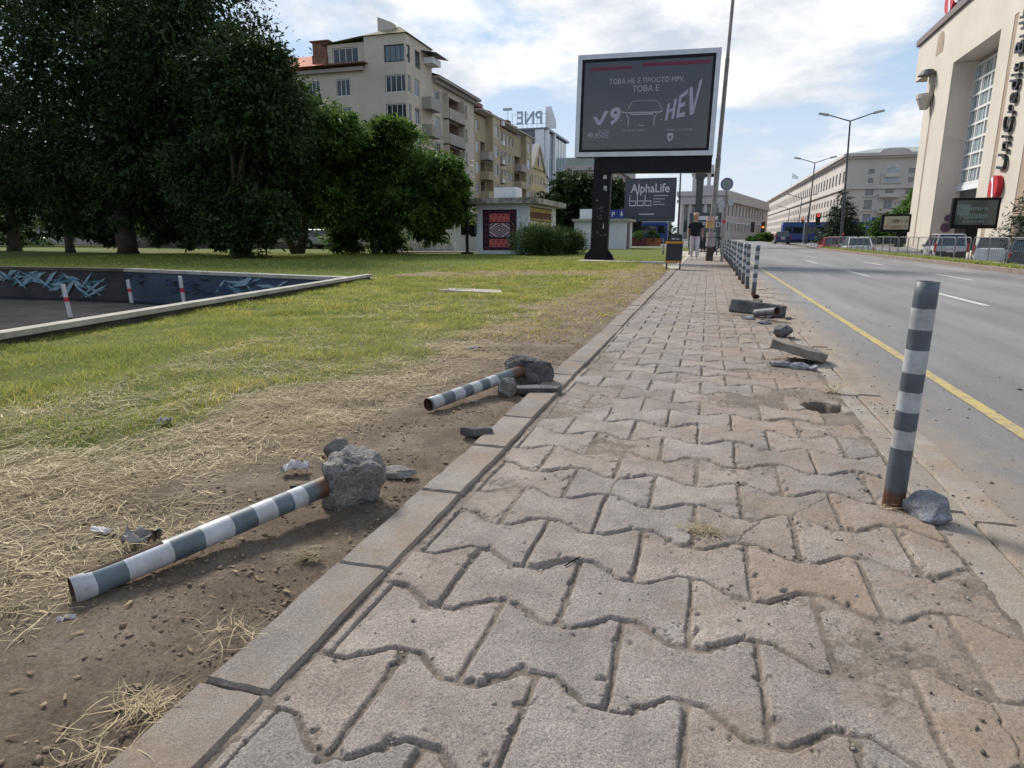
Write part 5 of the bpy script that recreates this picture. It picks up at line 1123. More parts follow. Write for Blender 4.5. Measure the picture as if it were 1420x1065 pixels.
MB().prism(sh, 0, .004, L2(ox + pw * .715, oz + ph * .13)).build('shield_emblem', mTxt, pan, local=True); MB().prism([(-.05, .03), (.05, .06), (.02, -.08), (-.04, -.06)][::-1], .0045, .007, L2(ox + pw * .715, oz + ph * .13)).build('emblem_mark', mPan, pan, local=True)
mb = MB().box(-.06, xb - .02, .05, .5, 3.42, 4.0); mb.build('beam', mBlack, bb, local=True)
mb = MB().box(-.36, .33, .1, .45, .05, 3.98); mb.build('post', mBlack, bb, local=True, bevel=.01)
mb = MB().box(-.55, .62, -.12, .65, 0, .06); 
mb.build('base_plate', mBlack, bb, local=True)
for x0_, s in ((-.365, -1), (.335, 1)): MB().prism([(0, 0), (s * .26, 0), (s * .22, .16), (0, .42)][::s], .2, .26, Matrix.Translation((x0_, .46, .062)) @ Matrix.Rotation(PI / 2, 4, 'X')).build('gusset', mBlack, bb, local=True)
mSt = mat('torn_paper', (.42, .42, .42), .9, (.25, .25, .26), 9)
mb = MB(); g = random.Random(9)
for (x, z, w, h) in ((.02, 3.2, .16, .14), (.08, 2.8, .10, .12), (.1, 2.75, .12, .06), (-.2, 2.35, .05, .04), (.1, 1.3, .05, .2), (-.15, 1.1, .04, .03)):
    mb.add([(x + g.uniform(-.02, .02), .098, z), (x + w, .098, z + g.uniform(-.02, .02)), (x + w + g.uniform(-.03, .02), .098, z + h), (x + g.uniform(-.01, .04), .098, z + h + .02)], [(0, 1, 2, 3)])
mb.build('sticker', mSt, bb, local=True)
for zc, n in ((2.1, 9), (1.75, 7), (1.2, 10)):
    mb = MB(); p = Vector((g.uniform(-.2, -.05), zc))
    for i in range(n):
        an = g.uniform(-1.3, 1.3) + (PI if i % 3 == 2 else 0); L_ = g.uniform(.06, .16); w = .006; q = p + Vector((math.cos(an), math.sin(an))) * L_; q.x = max(-.33, min(.30, q.x)); q.y = max(zc - .2, min(zc + .2, q.y)); d_ = (q - p).normalized(); n_ = Vector((-d_.y, d_.x)) * w
        mb.add([(v.x, .0975 - .0002 * i, v.y) for v in (p + n_, p - n_, q - n_, q + n_)], [(0, 1, 2, 3)]); p = q
    mb.build('scratched_tag', mat('scratch_grey', (.12, .12, .14), .6), bb, local=True)
# smaller billboard farther along
n0, n1 = AT(866, 275, 68), AT(937, 275, 68); sz0, sz1 = AT(900, 302, 68).z, AT(900, 247, 68).z
mNavy = mat('navy_poster', (.028, .028, .055), .2, (.036, .036, .066), 1, spec=.5)
b2_ = thing('billboard', 'smaller dark blue billboard framed under the beam of the large one', 'billboard', ((n0.x + n1.x) / 2 - 1.2, 68, 0)); bo = Vector(b2_.location)
MB().box(n0.x, n1.x, 68, 68.5, sz0 - .35, sz1).build('panel_box', mDark, b2_); MB().box(n0.x + .1, n1.x - .1, 67.95, 67.998, sz0 + .02, sz1 - .12).build('poster', mNavy, b2_)
MB().box(bo.x - .5, bo.x + .5, 68.05, 68.4, 0, sz0 - .352).build('post', mBlack, b2_)
xm, wm_ = (n0.x + n1.x) / 2, n1.x - n0.x
mPr = mat('poster_white_print', (.55, .54, .60), .5)
text('lettering', 'AlphaLife', mPr, b2_, TM((xm, 67.94, sz1 - 1.35)), 1.18, .004, sx=.85, offset=.015)
mb = MB()
def bx_(u0, u1, v0, v1): mb.box(n0.x + wm_ * u0, n0.x + wm_ * u1, 67.93, 67.947, sz0 + (sz1 - sz0) * v0, sz0 + (sz1 - sz0) * v1)
for u in (.10, .25, .40): bx_(u, u + .015, .30, .58); bx_(u + .02, u + .12, .30, .325); bx_(u + .02, u + .12, .42, .44); bx_(u + .12, u + .132, .30, .44)
bx_(.24, .27, .58, .64); bx_(.30, .60, .08, .105)
for v, w in ((.55, .28), (.47, .22), (.40, .14), (.33, .22)): bx_(.57, .57 + w, v, v + .016)
mb.build('printed_drawing', mPr, b2_)
pp_ = AT(966, 330, 68); b3_ = thing('billboard', 'tall dark billboard post rising behind the walking man, its panel hidden by the large billboard', 'billboard', (pp_.x, 68, 0))
MB().box(pp_.x - .32, pp_.x + .32, 68, 68.5, 0, 6.8).box(pp_.x - .45, pp_.x + .45, 67.9, 68.6, 6.4, 7.3).build('post', mDark, b3_); MB().box(pp_.x - 4.5, pp_.x + .6, 67.95, 68.5, 8.6, 12.2).box(pp_.x - .3, pp_.x + .3, 68.0, 68.45, 7.302, 8.598).build('panel_box', mDark, b3_)
# street poster case behind the man
a0, a1 = AT(954, 340, 46).x, AT(998, 340, 46).x; az = AT(970, 295, 46).z
pc = thing('poster_case', 'dark green poster case on the footpath behind the walking man', 'sign', ((a0 + a1) / 2, 46, 0))
mGrn = mat('green_poster', (.012, .055, .055), .2, (.05, .09, .085), 1.2, coord='Position', spec=.6)
MB().box(a0, a1, 46, 46.3, .15, az).box(a0 + .2, a0 + .4, 46.05, 46.25, -.02, .149).box(a1 - .4, a1 - .2, 46.05, 46.25, -.02, .149).build('case', mDark, pc); MB().box(a0 + .15, a1 - .15, 45.96, 45.998, .4, az - .12).build('poster', mGrn, pc)
MB().box(a0 + .3, a1 - .75, 45.93, 45.955, az - .45, az - .22).box(a1 - .6, a1 - .25, 45.93, 45.955, az - .45, az - .22).build('poster_band', mPr, pc)
text('lettering', 'UTPOLD', mPr, pc, TM(((a0 + a1) / 2 + .1, 45.93, az - .92)), .46, .003)
MB().box((a0 + a1) / 2 + .1, a1 - .3, 45.94, 45.957, .8, 1.25).build('poster_picture', mat('poster_tan', (.35, .26, .12), .5, (.05, .12, .08), 3), pc)
# blue parking sign left of the small billboard
s0 = AT(858, 297, 60); sg2 = thing('parking_sign', 'small blue sign with white symbols beside the billboard post', 'sign', (s0.x, 60, 0))
MB().box(s0.x - .9, s0.x + .5, 60, 60.05, s0.z - .4, s0.z + .4).build('plate', mat('sign_blue', (.02, .04, .20), .4), sg2); MB().cyl((s0.x + .2, 60.1, 0), (s0.x + .2, 60.1, s0.z), .05, n=8).build('pole', mGrey, sg2)
text('lettering', 'P', mWhite, sg2, TM((s0.x - .5, 59.99, s0.z - .22)), .6, .004); MB().prism([(-.12, 0), (0, -.2), (.12, 0), (.05, 0), (.05, .25), (-.05, .25), (-.05, 0)], 0, .005, TM((s0.x + .25, 59.99, s0.z))).build('arrow', mWhite, sg2)
# right hand billboards in front of the bank
def rboard(label, px0, px1, py0, py1, X, posterm, pxp):
    c0, c1 = AX(px0, (py0 + py1) / 2, X), None
    Y = c0.y; c1 = AT(px1, (py0 + py1) / 2, Y); zb_, zt_ = AT((px0 + px1) / 2, py1, Y).z, AT((px0 + px1) / 2, py0, Y).z
    t = thing('billboard', label, 'billboard', (AT(pxp, 340, Y).x, Y, 0)); 
    MB().box(c0.x, c1.x, Y, Y + .4, zb_, zt_).build('panel_box', mBlack, t, bevel=.03)
    MB().box(c0.x + .22, c1.x - .18, Y - .05, Y - .003, zb_ + .25, zt_ - .18).build('poster', posterm, t)
    px_ = AT(pxp, 340, Y).x; MB().box(px_ - .35, px_ + .35, Y + .05, Y + .35, 0, zb_ - .002).build('post', mBlack, t)
    return t, c0.x, c1.x, Y, zb_, zt_
t, rx0, rx1, RY, rz0, rz1 = rboard('dark framed teal billboard standing in front of the cream building', 1320, 1386, 274, 317, 16.2, mat('teal_poster', (.022, .045, .05), .12, (.04, .065, .07), .5, coord='Position', spec=.7), 1345)
mFt = mat('poster_teal_print', (.22, .32, .33), .5)
text('lettering', 'топлина', mFt, t, TM(((rx0 + rx1) / 2, RY - .06, rz1 - .85)), .36, .004); text('lettering', 'за всички', mFt, t, TM(((rx0 + rx1) / 2, RY - .06, rz1 - 1.4)), .26, .004); text('lettering', 'ТОПЛИНА', mFt, t, TM(((rx0 + rx1) / 2 - .1, RY - .06, rz0 + .75)), .36, .004); text('lettering', 'за вашия дом', mFt, t, TM(((rx0 + rx1) / 2 - .1, RY - .06, rz0 + .42)), .2, .004)
MB().box(rx0 + .3, rx0 + 1.05, RY - .06, RY - .052, rz0 + .9, rz1 - .45).build('poster_picture', mat('poster_pale_teal', (.13, .18, .185), .4), t)
t, qx0, qx1, QY, qz0, qz1 = rboard('cream pictured billboard left of the cream building, in front of the green tree', 1222, 1263, 297, 322, 15.0, mat('cream_poster', (.44, .42, .33), .5, (.36, .33, .24), 1.5, coord='Position'), 1247)
mb = MB(); xc = (qx0 + qx1) / 2; g = random.Random(3)
ks = (qx1 - qx0) / 3.6; qh = (qz1 - qz0) / 1.9
for (x, z, r, mi) in ((0, .85, .34, 0), (0, .80, .2, 1), (-1.05, .35, .22, 1), (-.5, .25, .26, 1), (.5, .25, .28, 1), (1.05, .35, .22, 1), (0, .25, .34, 1), (-1.3, .3, .10, 0), (1.25, .3, .10, 0)):
    x *= ks; z *= qh; r *= min(ks, qh)
    mb.prism([(r * math.cos(2 * PI * k / 12), r * .8 * math.sin(2 * PI * k / 12)) for k in range(12)], 0, .004 + .002 * mi, TM((xc + x, QY - .052, qz0 + .25 + z)), mi)
mb.build('poster_picture', [mat('poster_brown', (.11, .08, .05), .6), mat('poster_sand', (.33, .25, .15), .6)], t); text('lettering', 'Дамски ден', mat('poster_brown', (.11, .08, .05)), t, TM((qx1 - .9, QY - .06, qz1 - .65)), .24, .003)
# ---------------------------------------------------------------- bollards
def stripe_mat(name, edges, ca, cb, seed=0.0, rz=0.0):
    """painted rings by height on the post itself, with scuffs, grime and rust at the foot"""
    m = bpy.data.materials.new(name); m.use_nodes = True; nt = m.node_tree; L = nt.links.new; bs = nt.nodes['Principled BSDF']
    bs.inputs['Roughness'].default_value = .5; bs.inputs['Specular IOR Level'].default_value = .35
    t = nt.nodes.new('ShaderNodeTexCoord'); sx = nt.nodes.new('ShaderNodeSeparateXYZ'); L(t.outputs['Object'], sx.inputs[0])
    def nz(s_, det, ro=.6):
        n = nt.nodes.new('ShaderNodeTexNoise'); n.noise_dimensions = '4D'; L(t.outputs['Object'], n.inputs['Vector']); n.inputs['W'].default_value = seed; n.inputs['Scale'].default_value = s_; n.inputs['Detail'].default_value = det; n.inputs['Roughness'].default_value = ro; return n.outputs[0]
    def rp(src, pts, con=False):
        r = nt.nodes.new('ShaderNodeValToRGB'); L(src, r.inputs[0]); e = r.color_ramp.elements
        while len(e) < len(pts): e.new(.5)
        for i, (p, c) in enumerate(pts): e[i].position = p; e[i].color = (*c, 1)
        if con: r.color_ramp.interpolation = 'CONSTANT'
        return r.outputs[0]
    def mix(f, a_, b_, bt='MIX'):
        x = nt.nodes.new('ShaderNodeMix'); x.data_type = 'RGBA'; x.blend_type = bt
        if isinstance(f, float): x.inputs[0].default_value = f
        else: L(f, x.inputs[0])
        for i, q in ((6, a_), (7, b_)):
            if isinstance(q, tuple): x.inputs[i].default_value = (*q, 1)
            else: L(q, x.inputs[i])
        return x.outputs[2]
    wob = nt.nodes.new('ShaderNodeMath'); wob.operation = 'MULTIPLY_ADD'; L(nz(18, 3), wob.inputs[0]); wob.inputs[1].default_value = .012; L(sx.outputs[2], wob.inputs[2])
    stripes = rp(wob.outputs[0], [(e, (ca if k % 2 == 0 else cb)) for k, e in enumerate(edges)], True)
    g = rp(nz(9, 8, .75), [(.40, (1.04, 1.04, 1.04)), (.70, (.55, .52, .48))]); c = mix(1.0, stripes, g, 'MULTIPLY')
    ch = rp(nz(30, 7, .85), [(.62, (0, 0, 0)), (.65, (1, 1, 1))]); c = mix(ch, c, (.06, .05, .05))
    add = nt.nodes.new('ShaderNodeMath'); add.operation = 'MULTIPLY_ADD'; L(nz(25, 5), add.inputs[0]); add.inputs[1].default_value = .10; L(sx.outputs[2], add.inputs[2])
    ru = rp(add.outputs[0], [(.10 + rz, (1, 1, 1)), (.125 + rz * 1.25, (0, 0, 0))]); c = mix(ru, c, rp(nz(60, 4), [(.3, (.035, .02, .014)), (.7, (.13, .058, .03))]))
    L(c, bs.inputs['Base Color'])
    bp = nt.nodes.new('ShaderNodeBump'); L(nz(40, 5, .7), bp.inputs['Height']); bp.inputs['Strength'].default_value = .35; bp.inputs['Distance'].default_value = .003; L(bp.outputs[0], bs.inputs['Normal'])
    return m
cD_, cW_ = (.085, .10, .122), (.36, .375, .40)
ED = [0.0, .235, .305, .375, .45, .52, .60, .675, .75]                  # dark foot, then pale / dark rings up to a dark top
mStripe = stripe_mat('striped_paint', [e + .006 for e in ED], cD_, cW_, 0.0)
mStripe2 = stripe_mat('worn_striped_paint', [0.0, .179, .233, .30, .375, .455, .551, .65, .78, .86], (.105, .135, .158), (.42, .43, .46), 3.0, .06)
mStripe3 = stripe_mat('faded_striped_paint', [0.0, .33, .42, .50, .58, .66, .75, .84, .93], (.11, .13, .152), (.40, .40, .42), 7.0, .09)
mRustIn = mat('rusty_inside', (.03, .02, .016), .95, (.07, .04, .025), 20)
mRustRim = mat('rusty_rim', (.16, .04, .02), .9, (.07, .03, .02), 30)
def post_mesh(L, r, m, n=28, dent=0.0, mouth=True):
    mb = MB(); zs = [-.06 if not dent else 0.0] + [L * k / 16 for k in range(1, 17)]
    rings = []
    for z in zs: rings.append([(r * math.cos(2 * PI * k / n) * (1 - dent * max(0, (z / L - .93) / .07) * .35), r * math.sin(2 * PI * k / n) * (1 + dent * max(0, (z / L - .93) / .07) * .15), z) for k in range(n)])
    for q in rings: mb.v += q
    N = len(rings)
    for i in range(N - 1):
        for k in range(n): mb.f.append((i * n + k, i * n + (k + 1) % n, (i + 1) * n + (k + 1) % n, (i + 1) * n + k)); mb.m.append(0)
    o = len(mb.v); t = rings[-1]
    mb.v += [(x * .93, y * .93, z + .0005) for x, y, z in t] + [(x * .93, y * .93, z - (.25 if mouth else .012)) for x, y, z in t]
    for k in range(n):
        b = (k + 1) % n; mb.f += [((N - 1) * n + k, (N - 1) * n + b, o + b, o + k), (o + k, o + b, o + n + b, o + n + k)]; mb.m += [2, 1]
    mb.f.append(tuple(o + n + k for k in range(n))); mb.m.append(1)
    me = mb.mesh('post', [m, mRustIn if mouth else mDark, mRustRim if mouth else mDark]); me.polygons.foreach_set('use_smooth', [True] * len(mb.f)); return me
nb_ = G(1240, 705); tb_ = AT(1285, 393, nb_.y)
bG = 'striped bollards along the roadside edge of the footpath'
bol = thing('bollard', 'nearest standing bollard, grey and white striped, beside the bluish stone', 'bollard', (nb_.x, nb_.y + .02, 0), group=bG, rot=(R(.6), R(.6), 0))
link('post', post_mesh(.845, .0375, mStripe, mouth=False), bol, True)
ords = ['first', 'second', 'third', 'fourth', 'fifth', 'sixth', 'seventh', 'eighth', 'ninth', 'tenth', 'eleventh', 'twelfth', 'thirteenth', 'fourteenth']
row = [(.794, 11.894), (.773, 13.407), (.757, 14.768), (.746, 16.118), (.752, 17.938), (.765, 20.02), (.77, 21.46), (.774, 22.95), (.768, 24.49), (.772, 26.0), (.76, 27.6), (.75, 29.2), (.74, 30.9), (.73, 32.6)]
rr = random.Random(2)
for i, (x, y) in enumerate(row):
    dup(bol, (x, y, 0), (R(rr.gauss(0, 1.0)), R(rr.gauss(.8, 1.2)), rr.uniform(0, 6)), 'striped bollard standing %s in the row, counted from the near end' % ords[i])
for i in range(7):
    dup(bol, (.45 - .47 * i, 36.0 + .25 * i, 0), (0, R(rr.gauss(0, 1)), rr.uniform(0, 6)), 'bollard of the far cross row behind the lamp pole, %s from the road' % ords[i])

# ---------------------------------------------------------------- rocks and rubble
def rockmesh(name, sx, sy, sz, seed, m, sub=4, rough=.26, cut=9, flatb=True):
    bm = bmesh.new(); bmesh.ops.create_icosphere(bm, subdivisions=sub, radius=1.0); g = random.Random(seed)
    planes = [(Vector((g.gauss(0, 1), g.gauss(0, 1), g.gauss(0, .8))).normalized(), g.uniform(.52, .82)) for _ in range(cut)]
    for v in bm.verts:
        p = v.co.copy(); n = p.normalized()
        for pn, pd in planes:
            k = p.dot(pn)
            if k > pd: p -= pn * (k - pd) * .97
        q = Vector((n.x * 1.7 + seed, n.y * 1.7, n.z * 1.7))
        p *= 1 + rough * .50 * mnoise.fractal(q, 1.0, 2.0, 3) + rough * .12 * mnoise.fractal(q * 4.5, 1.0, 2.0, 3) + rough * .05 * mnoise.noise(q * 14)
        if flatb and p.z < -.62: p.z = -.62 + (p.z + .62) * .15
        v.co = Vector((p.x * sx, p.y * sy, p.z * sz))
    me = bpy.data.meshes.new(name); bm.to_mesh(me); bm.free(); me.materials.append(m); return me
def rock(name, label, cat, loc, s, seed, m, rot=(0, 0, 0), **k):
    o = link(name, rockmesh(name, s[0], s[1], s[2], seed, m, **k)); o.location = loc; o.rotation_euler = rot; return tag(o, label, cat)
# fallen bollards: a post with its lump of concrete still on the foot
def fallen(label, foot, tip, zf, zt, r, m, dent, fsz, fseed, fm, L):
    f = Vector((foot[0], foot[1], zf)); t_ = Vector((tip[0], tip[1], zt)); d = (t_ - f).normalized()
    q = d.to_track_quat('Z', 'Y'); t = thing('fallen_bollard', label, 'bollard', f, rot=q.to_euler(), group='bollards torn out and lying on the bare soil')
    link('post', post_mesh(L, r, m, dent=dent), t, True)
    o = link('concrete_footing', rockmesh('concrete_footing', *fsz, fseed, fm, sub=5, rough=.42, cut=7, flatb=False), t, True); o.location = Vector((0, 0, -.05)) + q.inverted() @ Vector((0, 0, -.022))
    return t
f1f = G(478, 697); f1t = G(104, 838)
fallen('near fallen striped bollard with a dented rusty end and a pale rubble lump', (f1f.x - .005, f1f.y), (f1t.x, f1t.y), .095, .040, .0375, mStripe2, 1.0, (.135, .135, .135), 12.3, mRubble, (Vector((f1f.x, f1f.y, .095)) - Vector((f1t.x, f1t.y, .040))).length)
f2f = G(728, 532); f2t = G(594, 571)
fallen('farther fallen striped bollard with an open clean end and a dark lump', (f2f.x, f2f.y), (f2t.x, f2t.y), .10, .042, .0385, mStripe3, 0.0, (.17, .155, .14), 4.7, mDarkRock, (Vector((f2f.x, f2f.y, .1)) - Vector((f2t.x, f2t.y, .042))).length)
def P0(px, py): p = G(px, py); return Vector((p.x, p.y, 0))
rock('rubble_chunk', 'brown grey stone chunk behind the rubble lump of the near fallen bollard', 'stone', P0(459, 640) + Vector((0, .05, .04)), (.06, .055, .072), 21.0, mRubble)
rock('flat_stone', 'flat grey stone between the near fallen bollard lump and the path edging', 'stone', P0(548, 659) + Vector((0, .02, .006)), (.085, .06, .03), 31.0, mRubble, rot=(0, 0, .4))
rock('rubble_chunk', 'pale rough stone leaning on the farther fallen bollard', 'stone', P0(700, 550) + Vector((0, .02, .045)), (.075, .065, .08), 41.0, mRubble)
def slabmesh(name, poly, h, m, seed, rough=.006):
    g = random.Random(seed); bm = bmesh.new(); n = len(poly)
    mb = MB(); mb.prism(poly, 0, h); me = mb.mesh(name, m); bm.from_mesh(me)
    bmesh.ops.recalc_face_normals(bm, faces=bm.faces[:])
    bmesh.ops.bevel(bm, geom=bm.edges[:], offset=h * .10, segments=1, affect='EDGES')
    bmesh.ops.triangulate(bm, faces=bm.faces[:]); bmesh.ops.subdivide_edges(bm, edges=bm.edges[:], cuts=3, use_grid_fill=True)
    for v in bm.verts:
        q = v.co * 14 + Vector((seed, 0, 0)); v.co += Vector((mnoise.noise(q), mnoise.noise(q + Vector((9, 0, 0))), mnoise.noise(q + Vector((0, 7, 0))))) * rough
    bm.to_mesh(me); bm.free(); return me
def slab(name, label, cat, loc, poly, h, m, seed, rot=(0, 0, 0), rough=.006):
    o = link(name, slabmesh(name, poly, h, m, seed, rough)); o.location = loc; o.rotation_euler = rot; return tag(o, label, cat)
slab('broken_slab', 'thin broken concrete slab in front of the farther fallen bollard footing', 'slab', P0(742, 545) + Vector((0, 0, .0)), [(-.16, -.03), (-.04, -.06), (.14, -.04), (.17, .02), (.05, .05), (-.14, .04)], .045, mDarkRock, 3, (0, 0, .25))
slab('earth_clod', 'dark narrow chunk against the path edging below the farther fallen bollard', 'stone', P0(660, 604), [(-.08, -.022), (.02, -.03), (.085, -.01), (.07, .03), (-.06, .03)], .045, mDarkRock, 8, (0, .08, .3), .009)
mBlue = concrete('bluish_stone', (.13, .125, .12), (.34, .36, .41), 12.0, bumpd=.01)
rock('stone', 'bluish grey stone beside the foot of the nearest standing bollard', 'stone', P0(1288, 724) + Vector((.01, .04, .035)), (.09, .075, .066), 52.0, mBlue, rot=(0, .12, -.4))
rock('stone', 'dark rounded stone on the footpath behind the tilted paver', 'stone', P0(1083, 468) + Vector((0, .02, .06)), (.115, .09, .085), 61.0, mDarkRock, rough=.2)
bone = [(x0_, y0_) for x0_, y0_ in [(-.165, -.18), (-.11, -.18), (-.05, -.10), (.05, -.10), (.11, -.18), (.165, -.18), (.165, .18), (.11, .18), (.05, .10), (-.05, .10), (-.11, .18), (-.165, .18)]]
mPavL = concrete('loose_paver', (.13, .115, .105), (.26, .23, .20), 5.0, bumpd=.006)
slab('loose_paver', 'torn out paver lying tilted at the kerb side on blue grey rubble', 'paver', P0(1100, 500) + Vector((.02, .02, .055)), [(-.2, -.16), (.19, -.14), (.23, -.02), (.17, .15), (-.18, .16)], .07, mPavL, 2, (R(-5), R(13), R(-14)), .012)
for i, (px, py, s, sd) in enumerate(((1085, 508, (.10, .05, .035), 71.), (1112, 512, (.09, .05, .035), 73.), (1128, 514, (.035, .03, .03), 75.))):
    rock('rubble_piece', 'blue grey rubble under the tilted loose paver, %s' % ('left piece', 'middle piece', 'small right piece')[i], 'stone', P0(px, py) + Vector((0, .0, .02)), s, sd, mBlue)
slab('loose_paver', 'dark upturned paver propped up behind the fallen pipe stub', 'paver', P0(1048, 440) + Vector((0, .1, .02)), [(-.33, -.04), (.30, -.06), (.36, .0), (.30, .06), (-.33, .06)], .16, mDarkRock, 12, (R(-14), R(6), R(-6)), .012)
t = thing('pipe_stub', 'short grey pipe stub lying against the dark upturned paver', 'pipe', P0(1052, 442) + Vector((0, 0, .075)), rot=(R(80), 0, R(38)))
o = link('pipe', post_mesh(.30, .046, mat('stub_grey', (.07, .075, .08), .6, (.14, .14, .15), 9)), t, True)
t = thing('pipe_stub', 'short white topped pipe stub standing up from a hole in the footpath', 'pipe', P0(1047, 428) + Vector((0, 0, .0)), rot=(R(35), 0, R(-5)))
o = link('pipe', post_mesh(.22, .05, mat('stub_white', (.50, .48, .44), .7, (.38, .36, .33), 9)), t, True)
for i, (px, py, s, sd) in enumerate(((1038, 443, (.09, .06, .03), 81.), (1066, 441, (.04, .04, .035), 83.), (1060, 449, (.09, .04, .025), 85.), (1015, 424, (.03, .03, .02), 87.), (1093, 443, (.045, .03, .025), 88.))):
    rock('rubble_piece', ('pale flat rubble left of the grey pipe stub', 'small pale rubble right of the grey pipe stub', 'flat rubble in front of the grey pipe stub', 'small dark chunk left of the white topped pipe stub', 'dark chunk on the end of the pale kerb')[i], 'stone', P0(px, py) + Vector((0, 0, .015)), s, sd, (mBlue, mBlue, mBlue, mDarkRock, mDarkRock)[i])
slab('loose_paver', 'dark paver edge lifted out of the hole beside the white topped pipe stub', 'paver', P0(1036, 423) + Vector((0, 0, .0)), [(-.22, -.05), (.2, -.04), (.22, .06), (-.2, .07)], .06, mDarkRock, 17, (R(10), R(-4), .1), .01)
# ---------------------------------------------------------------- litter
def scrap(name, label, cat, loc, sx, sy, m, seed, lift=.03, rot=0.0):
    n = 9; g = random.Random(seed); vs = []
    for j in range(n):
        for i in range(n):
            u, v = i / (n - 1) - .5, j / (n - 1) - .5; q = Vector((u * 3.2 + seed, v * 3.2, 0))
            vs.append(((u + .18 * mnoise.noise(q * 1.3)) * sx, (v + .18 * mnoise.noise(q * 1.3 + Vector((5, 5, 0)))) * sy, lift * (.35 + 1.0 * mnoise.noise(q) + .5 * mnoise.noise(q * 2.7))))
    mn = min(v[2] for v in vs); vs = [(a_, b_, c_ - mn + .003) for a_, b_, c_ in vs]
    me = MB().add(vs, [(j * n + i, j * n + i + 1, (j + 1) * n + i + 1, (j + 1) * n + i) for j in range(n - 1) for i in range(n - 1)]).mesh(name, m)
    o = link(name, me); o.location = loc; o.rotation_euler = (0, 0, rot); s = o.modifiers.new('thickness', 'SOLIDIFY'); s.thickness = .0012; return tag(o, label, cat)
mPap = mat('dirty_paper', (.48, .46, .47), .8, (.34, .32, .32), 30); mPlas = mat('black_plastic', (.018, .018, .02), .45); mWrap = mat('grey_wrapper', (.32, .30, .28), .5, (.09, .08, .075), 18)
scrap('paper_scrap', 'crumpled pale paper beside the stone chunk and the near fallen bollard', 'litter', P0(410, 655), .105, .07, mPap, 3, .045, .5)
scrap('paper_scrap', 'flat white paper scrap in the straw left of the crumpled dark wrapper', 'litter', P0(143, 739), .08, .035, mPap, 5, .012, -.1)
scrap('paper_scrap', 'tiny white scrap by the open end of the near fallen bollard', 'litter', P0(93, 861), .045, .022, mPap, 8, .012, .6)
scrap('paper_scrap', 'white scrap at the edge of the green grass, upper left of the straw', 'litter', P0(229, 588), .06, .05, mPap, 11, .03, 0)
scrap('wrapper', 'crumpled grey and dark wrapper above the near fallen bollard', 'litter', P0(197, 758), .11, .075, mWrap, 13, .05, .2)
scrap('paper_scrap', 'white scrap on the bare soil left of the farther footing', 'litter', P0(655, 485), .09, .04, mPap, 15, .02, .2)
tag(MB().box(-.03, .03, -.005, .005, 0, .05).box(-.012, .012, -.0075, .0, .015, .033).build('plastic_clip', mPlas), 'small black plastic clip standing beside the foot of the near fallen bollard', 'litter').location = P0(414, 692) + Vector((0, 0, .004))
bpy.data.objects['plastic_clip'].rotation_euler = (R(-12), 0, R(25))
tag(MB().cyl((-.028, 0, .005), (.028, 0, .005), .004, n=8).build('cigarette_end', mPap), 'cigarette end lying in front of the farther fallen bollard', 'litter').location = P0(656, 557)
bpy.data.objects['cigarette_end'].rotation_euler = (0, 0, .1)
scrap('paper_scrap', 'small pale scrap on the soil near the litter bin', 'litter', P0(891, 380), .25, .12, mPap, 19, .06, .2)
# ---------------------------------------------------------------- straw, grass, crumbs
mStraw = mat('dry_straw', (.38, .30, .185), .8, (.56, .47, .32), 3, coord='Position', attr='tone', spec=.2)
mGrass = mat('lawn_grass', (.185, .235, .046), .7, (.33, .35, .09), 2.2, detail=6, coord='Position', attr='tone', trans=.45, spec=.2)
gx = np.random.default_rng(77)
def ribbons(P, ang, tilt, Ln, Wd, bend):
    """P n x 3 roots, three-segment bent strips"""
    n = len(P); d = np.stack([np.cos(ang) * np.cos(tilt), np.sin(ang) * np.cos(tilt), np.sin(tilt)], 1); s = np.stack([-np.sin(ang), np.cos(ang), np.zeros(n)], 1)
    up = np.array([0, 0, 1.0]); vs = []
    for k, (t, w) in enumerate(((0, 1), (.4, .9), (.75, .6), (1, .12))):
        c = P + d * (Ln * t)[:, None] + s * (bend * t * t * Ln)[:, None] - up * (0.35 * np.maximum(tilt, 0) * t * t * Ln)[:, None]
        vs += [c + s * (Wd * w)[:, None], c - s * (Wd * w)[:, None]]
    v = np.stack(vs, 1).reshape(-1, 3); b = np.arange(n)[:, None] * 8
    f = np.concatenate([b + np.array([[0, 1, 3, 2]]) + 2 * k for k in range(3)], 1).reshape(-1, 4); return v, f
pts = []; g = random.Random(19)
while len(pts) < 50000:
    y = .55 + 14 * g.random() ** 2.1; x = -1.12 - g.random() * (2.6 + .1 * y)
    if x < xleft(y) + .1: continue
    w = straw_w(x, y)
    if g.random() < w: pts.append((x, y, soil_z(x, y) + .004 + .02 * w * g.random()))
while len(pts) < 58000:
    y = 8 + 13 * g.random(); x = -1.12 - g.random() * (2.6 + .25 * y)
    if x < xleft(y) + .1: continue
    if g.random() < straw_w(x, y): pts.append((x, y, soil_z(x, y) + .004 + .02 * g.random()))
Pn = np.array(pts); n = len(Pn); far = 1 + .12 * Pn[:, 1]
cl = np.array([fn(p[0], p[1], 1.6, 2, 12.0) for p in pts]) * 5
v, f = ribbons(Pn, cl + gx.normal(0, 1.0, n), gx.normal(.02, .13, n), (.025 + .13 * gx.random(n) ** 2.5) * np.minimum(far, 1.8), (.0005 + .0010 * gx.random(n) ** 1.5) * far, gx.normal(0, .35, n))
tn = np.repeat(.30 + .95 * gx.random(n) ** 1.3, 8)[:, None] * np.array([[1.0, .98, .92]])
tag(link('straw', npmesh('straw', v, f, mStraw, tn)), 'dry cut straw scattered between bare soil and green grass', 'straw', kind='stuff')
